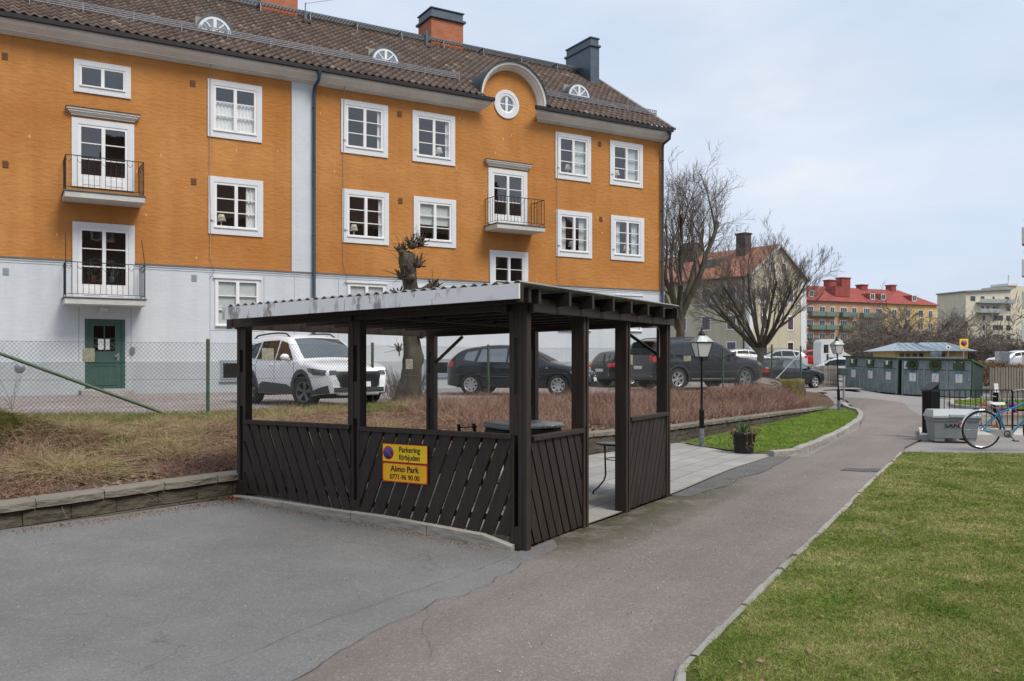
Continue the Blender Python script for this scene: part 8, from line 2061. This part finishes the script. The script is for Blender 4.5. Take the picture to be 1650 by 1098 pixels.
# ---- bicycles
M_tyr2 = simple('bike_tyre', (.02, .02, .022), .8); M_sad = flat('saddle_pale', (.55, .56, .57), .5)
def bike(label, loc, rz, R_, frame, saddle_m, seat_h, step=True, tilt=0.06, kid=False, guard=M_chrome):
    t = thing('bicycle', label, 'bicycle', loc, rz, 'bicycles by the railing'); t.rotation_euler = (tilt, 0, rz)
    wb = R_ * 3.05
    for nm, xx in (('wheel', 0), ('wheel', wb)):
        b = MB(); n = 40; k = 8; V = []; F = []; r = .018
        for i in range(n):
            a = 2 * PI * i / n
            for j in range(k): c = 2 * PI * j / k; rr = R_ - r + r * math.cos(c); V.append((rr * math.cos(a), r * math.sin(c), rr * math.sin(a)))
        for i in range(n):
            for j in range(k): i2, j2 = (i + 1) % n, (j + 1) % k; F.append((i * k + j, i2 * k + j, i2 * k + j2, i * k + j2))
        b.add(V, F, True); w = b.build('wheel', M_tyr2, t); w.location = (xx, 0, R_)
        b = MB(); b.lathe([(R_ - .035, -.012), (R_ - .05, -.010), (R_ - .05, .010), (R_ - .035, .012), (R_ - .035, -.012)], 40, (0, 0, 0), 'y'); b.lathe([(0, -.03), (.022, -.03), (.022, .03), (0, .03)], 12, (0, 0, 0), 'y'); b.build('rim', M_chrome, w)
        b = MB()
        for i in range(28): a = 2 * PI * i / 28; o_ = .35 * (1 if i % 2 else -1); b.tube([(.02 * math.cos(a + o_), .02 * (1 if i % 4 < 2 else -1), .02 * math.sin(a + o_)), ((R_ - .05) * math.cos(a), 0, (R_ - .05) * math.sin(a))], .0013, 3, False)
        b.build('spokes', M_chrome, w)
        b = MB(); V = []; F = []; n = 22; a0, a1 = (20, 195) if xx == 0 else (10, 150)
        for i in range(n + 1):
            a = R(a0 + (a1 - a0) * i / n)
            for yy, dr in ((-.028, .012), (-.018, .026), (.018, .026), (.028, .012)): V.append((xx + (R_ + dr) * math.cos(a), yy, R_ + (R_ + dr) * math.sin(a)))
        for i in range(n):
            for j in range(3): F.append((4 * i + j, 4 * i + j + 1, 4 * i + 5 + j, 4 * i + 4 + j))
        b.add(V, F, True); b.build('mudguard', guard, t)
    bb = (wb * .40, 0, R_ * .82); st_ = (bb[0] - .16 * R_ / .35, 0, seat_h - .12); hd_t = (wb - .20 * R_ / .35, 0, R_ * 2.55); hd_b = (wb - .12 * R_ / .35, 0, R_ * 2.1)
    b = MB(); b.tube([bb, st_], .021, 10); b.tube([hd_t, hd_b], .024, 10)
    st_h = tuple(Vector(bb).lerp(Vector(st_), .86)); b.tube([st_h, hd_t] if not step else [st_h, Vector(st_h).lerp(Vector(hd_t), .5) + Vector((0, 0, -.02)), hd_t], .018, 8)
    b.tube([bb, (bb[0] + .12, 0, bb[2] + .02), Vector(bb).lerp(Vector(hd_b), .7), hd_b], .021, 8)
    for sy in (-1, 1): b.tube([(bb[0], sy * .02, bb[2]), (0, sy * .055, R_)], .013, 6); b.tube([(st_h[0], sy * .02, st_h[2]), (0, sy * .055, R_)], .012, 6)
    b.build('frame', frame, t)
    b = MB()
    for sy in (-1, 1): b.tube([hd_b, (hd_b[0] + .02, sy * .05, R_ * 1.95), (wb - .03, sy * .05, R_ * 1.2), (wb, sy * .05, R_)], .011, 6)
    b.build('fork', frame, t)
    b = MB(); b.tube([hd_t, (hd_t[0] - .02, 0, hd_t[2] + .12)], .012, 8); b.tube([(hd_t[0] - .22, -.27, hd_t[2] + .14), (hd_t[0] - .06, -.24, hd_t[2] + .17), (hd_t[0] - .0, 0, hd_t[2] + .12), (hd_t[0] - .06, .24, hd_t[2] + .17), (hd_t[0] - .22, .27, hd_t[2] + .14)], .011, 8); b.build('handlebar', M_chrome, t)
    b = MB(); b.tube([st_, (st_[0] - .01, 0, seat_h - .04)], .012, 8); b.build('seat_post', M_chrome, t)
    b = MB(); pr = [(-.14, .085), (-.12, .10), (-.05, .095), (.02, .05), (.12, .028), (.15, .02)]; V = []; F = []
    for (xx, w_) in pr:
        for yy, zz in ((-w_, -.03), (-w_ * .9, .0), (0, .018), (w_ * .9, .0), (w_, -.03)): V.append((st_[0] - .02 + xx, yy, seat_h + zz + (.02 if xx < -.1 else 0)))
    for i in range(len(pr) - 1):
        for j in range(4): F.append((5 * i + j, 5 * (i + 1) + j, 5 * (i + 1) + j + 1, 5 * i + j + 1))
    F += [(0, 1, 2, 3, 4), tuple(5 * (len(pr) - 1) + q for q in (4, 3, 2, 1, 0)), tuple([0] + [5 * i for i in range(1, len(pr))] + [5 * i + 4 for i in range(len(pr) - 1, -1, -1)])]
    b.add(V, F, True); b.build('saddle', saddle_m, t)
    b = MB(); b.tube([(st_h[0] - .02, -.05, R_ * 2.14), (-.28, -.06, R_ * 2.13), (-.30, 0, R_ * 2.13), (-.28, .06, R_ * 2.13), (st_h[0] - .02, .05, R_ * 2.14)], .006, 6)
    for xx in (-.2, -.08, .04): b.tube([(xx, -.06, R_ * 2.13), (xx, .06, R_ * 2.13)], .005, 5)
    for sy in (-1, 1): b.tube([(-.1, sy * .06, R_ * 2.13), (0, sy * .06, R_)], .005, 5)
    if not kid: b.build('luggage_rack', simple('rack_grey', (.15, .22, .27), .4, .5), t)
    b = MB(); b.prism([(bb[0] - .10, bb[2] + .075), (bb[0] + .08, bb[2] + .08), (bb[0] + .12, bb[2]), (bb[0] + .08, bb[2] - .085), (bb[0] - .1, bb[2] - .07), (.04, R_ - .03), (.0, R_ + .035)], -.052, -.045, 'y'); b.build('chain_guard', simple('guard_grey', (.40, .41, .41), .4, .3), t)
    b = MB(); b.lathe([(.045, -.056), (.06, -.056), (.06, -.053), (.045, -.053), (.045, -.056)], 20, (bb[0], 0, bb[2]), 'y'); b.tube([(bb[0], -.06, bb[2]), (bb[0] + .12, -.075, bb[2] - .11)], .008, 6); b.tube([(bb[0], .06, bb[2]), (bb[0] - .12, .075, bb[2] + .11)], .008, 6); b.bbox(bb[0] + .07, bb[0] + .17, -.16, -.08, bb[2] - .13, bb[2] - .11, .005); b.bbox(bb[0] - .17, bb[0] - .07, .08, .16, bb[2] + .1, bb[2] + .12, .005); b.build('crank', M_lblack, t)
    b = MB(); b.ell((-R_ - .03, 0, R_ * 1.35), (.015, .025, .03), 8, 6); b.build('rear_reflector', M_tail, t)
    b = MB(); b.ell((R_ * .55, -.0, R_ * 1.25), (.025, .02, .035), 8, 6); b.build('spoke_reflector', flat('reflector_orange', (.75, .22, .02), .3), t)
    return t
wx, wy = G(1580.5, 724); bike('blue bicycle with pale saddle and chrome mudguards standing in front of the sand bin', (wx, wy, 0), R(-3), .365, simple('bike_blue', (.02, .24, .44), .3, .3, .08, coat=.5), M_sad, .865)
bike('small pink child bicycle with a purple bag behind the railing', (PX(1625, 21.3), 21.3, .0), R(175), .24, simple('bike_pink', (.60, .06, .12), .35), M_lblack, .62, kid=True, guard=simple('guard_purple', (.25, .08, .35), .4))
x, y = PX(1632, 20.9), 20.9
t = thing('colourful_bag', 'small multicoloured bag hung on the child bicycle', 'bag', (x, y, .45)); b = MB(); b.ell((0, 0, .12), (.11, .06, .09), 14, 9); b.build('bag_body', simple('bag_cloth', (.16, .07, .26), .8, 0, .8, scale=14), t); b = MB(); b.tube([(-.08, 0, .2), (-.05, 0, .34), (.05, 0, .34), (.08, 0, .2)], .008, 6); b.build('strap', M_lblack, t)
# bicycle rack rail in pink-red
b = MB(); b.tube([(PX(1605, 20.05), 20.05, .12), (PX(1605, 20.05), 20.05, .44), (13.4, 20.05, .44), (13.4, 20.05, .12)], .014, 8); o = b.build('bicycle_rack', simple('rack_red', (.45, .10, .12), .5)); tag(o, 'low pinkish red rack rail behind the blue bicycle', 'bicycle rack')
# aerial wire from the roof
x1_, z1_ = Ht(492, RY - .75), Hz(492, 6, RY - .75)
p0 = HO + HU * x1_ + HN * (RY - .75); b = MB(); pe = Vector((PX(720, 60), 60)); b.tube([(p0.x, p0.y, z1_ + HZ), ((p0.x + pe.x) / 2, (p0.y + pe.y) / 2, (z1_ + HZ + PZ(-40, 60)) / 2 - .3), (pe.x, pe.y, PZ(-40, 60))], .012, 4)
o = b.build('aerial_wire', flat('wire_grey', (.3, .3, .3))); tag(o, 'thin wire running from the roof pipe into the sky', 'wire')
# ================================================================== LIGHT AND SKY
world = bpy.data.worlds.new('World'); scene.world = world; world.use_nodes = True
nt = world.node_tree; nt.nodes.clear(); out = nt.nodes.new('ShaderNodeOutputWorld')
SUN_EL, SUN_AZ = R(52), R(130)      # direction of the sun: azimuth clockwise from +Y
sky = nt.nodes.new('ShaderNodeTexSky'); sky.sky_type = 'NISHITA'; sky.sun_disc = False; sky.sun_elevation = SUN_EL; sky.sun_rotation = SUN_AZ; sky.air_density = 1.2; sky.dust_density = 2.0
b1 = nt.nodes.new('ShaderNodeBackground'); nt.links.new(sky.outputs[0], b1.inputs[0]); b1.inputs[1].default_value = .10
tc = nt.nodes.new('ShaderNodeTexCoord'); mp = nt.nodes.new('ShaderNodeMapping'); mp.inputs['Scale'].default_value = (1, 1, 2.6); nt.links.new(tc.outputs['Generated'], mp.inputs[0])
nz = nt.nodes.new('ShaderNodeTexNoise'); nz.inputs['Scale'].default_value = 1.9; nz.inputs['Detail'].default_value = 7; nz.inputs['Roughness'].default_value = .5; nt.links.new(mp.outputs[0], nz.inputs[0])
nz2 = nt.nodes.new('ShaderNodeTexNoise'); nz2.inputs['Scale'].default_value = 3.3; nz2.inputs['Detail'].default_value = 5; mp2 = nt.nodes.new('ShaderNodeMapping'); mp2.inputs['Location'].default_value = (3, 1, 0); mp2.inputs['Scale'].default_value = (1, 1, 3); nt.links.new(tc.outputs['Generated'], mp2.inputs[0]); nt.links.new(mp2.outputs[0], nz2.inputs[0])
cr = nt.nodes.new('ShaderNodeValToRGB'); nt.links.new(nz2.outputs[0], cr.inputs[0]); cr.color_ramp.elements[0].position = .35; cr.color_ramp.elements[0].color = (.60, .695, .845, 1); cr.color_ramp.elements[1].position = .62; cr.color_ramp.elements[1].color = (.70, .77, .88, 1)
e = cr.color_ramp.elements.new(.75); e.color = (.84, .85, .88, 1)
b2 = nt.nodes.new('ShaderNodeBackground'); nt.links.new(cr.outputs[0], b2.inputs[0]); b2.inputs[1].default_value = .9
r2 = nt.nodes.new('ShaderNodeValToRGB'); nt.links.new(nz.outputs[0], r2.inputs[0]); r2.color_ramp.elements[0].position = .30; r2.color_ramp.elements[0].color = (.72, .72, .72, 1); r2.color_ramp.elements[1].position = .55; r2.color_ramp.elements[1].color = (.97, .97, .97, 1)
mx = nt.nodes.new('ShaderNodeMixShader'); nt.links.new(r2.outputs[0], mx.inputs[0]); nt.links.new(b1.outputs[0], mx.inputs[1]); nt.links.new(b2.outputs[0], mx.inputs[2]); nt.links.new(mx.outputs[0], out.inputs[0])
sd = bpy.data.lights.new('sun', 'SUN'); sd.energy = 2.5; sd.angle = R(24); sd.color = (1, .93, .84)
so = bpy.data.objects.new('sun', sd); COL.objects.link(so)
dirv = Vector((math.sin(SUN_AZ) * math.cos(SUN_EL), math.cos(SUN_AZ) * math.cos(SUN_EL), math.sin(SUN_EL)))
so.rotation_euler = dirv.to_track_quat('Z', 'Y').to_euler()
scene.view_settings.view_transform = 'Standard'; scene.view_settings.look = 'None'; scene.view_settings.exposure = 0.3; scene.view_settings.gamma = 1.0
scene.cycles.max_bounces = 6; scene.cycles.transparent_max_bounces = 24; scene.cycles.use_denoising = True
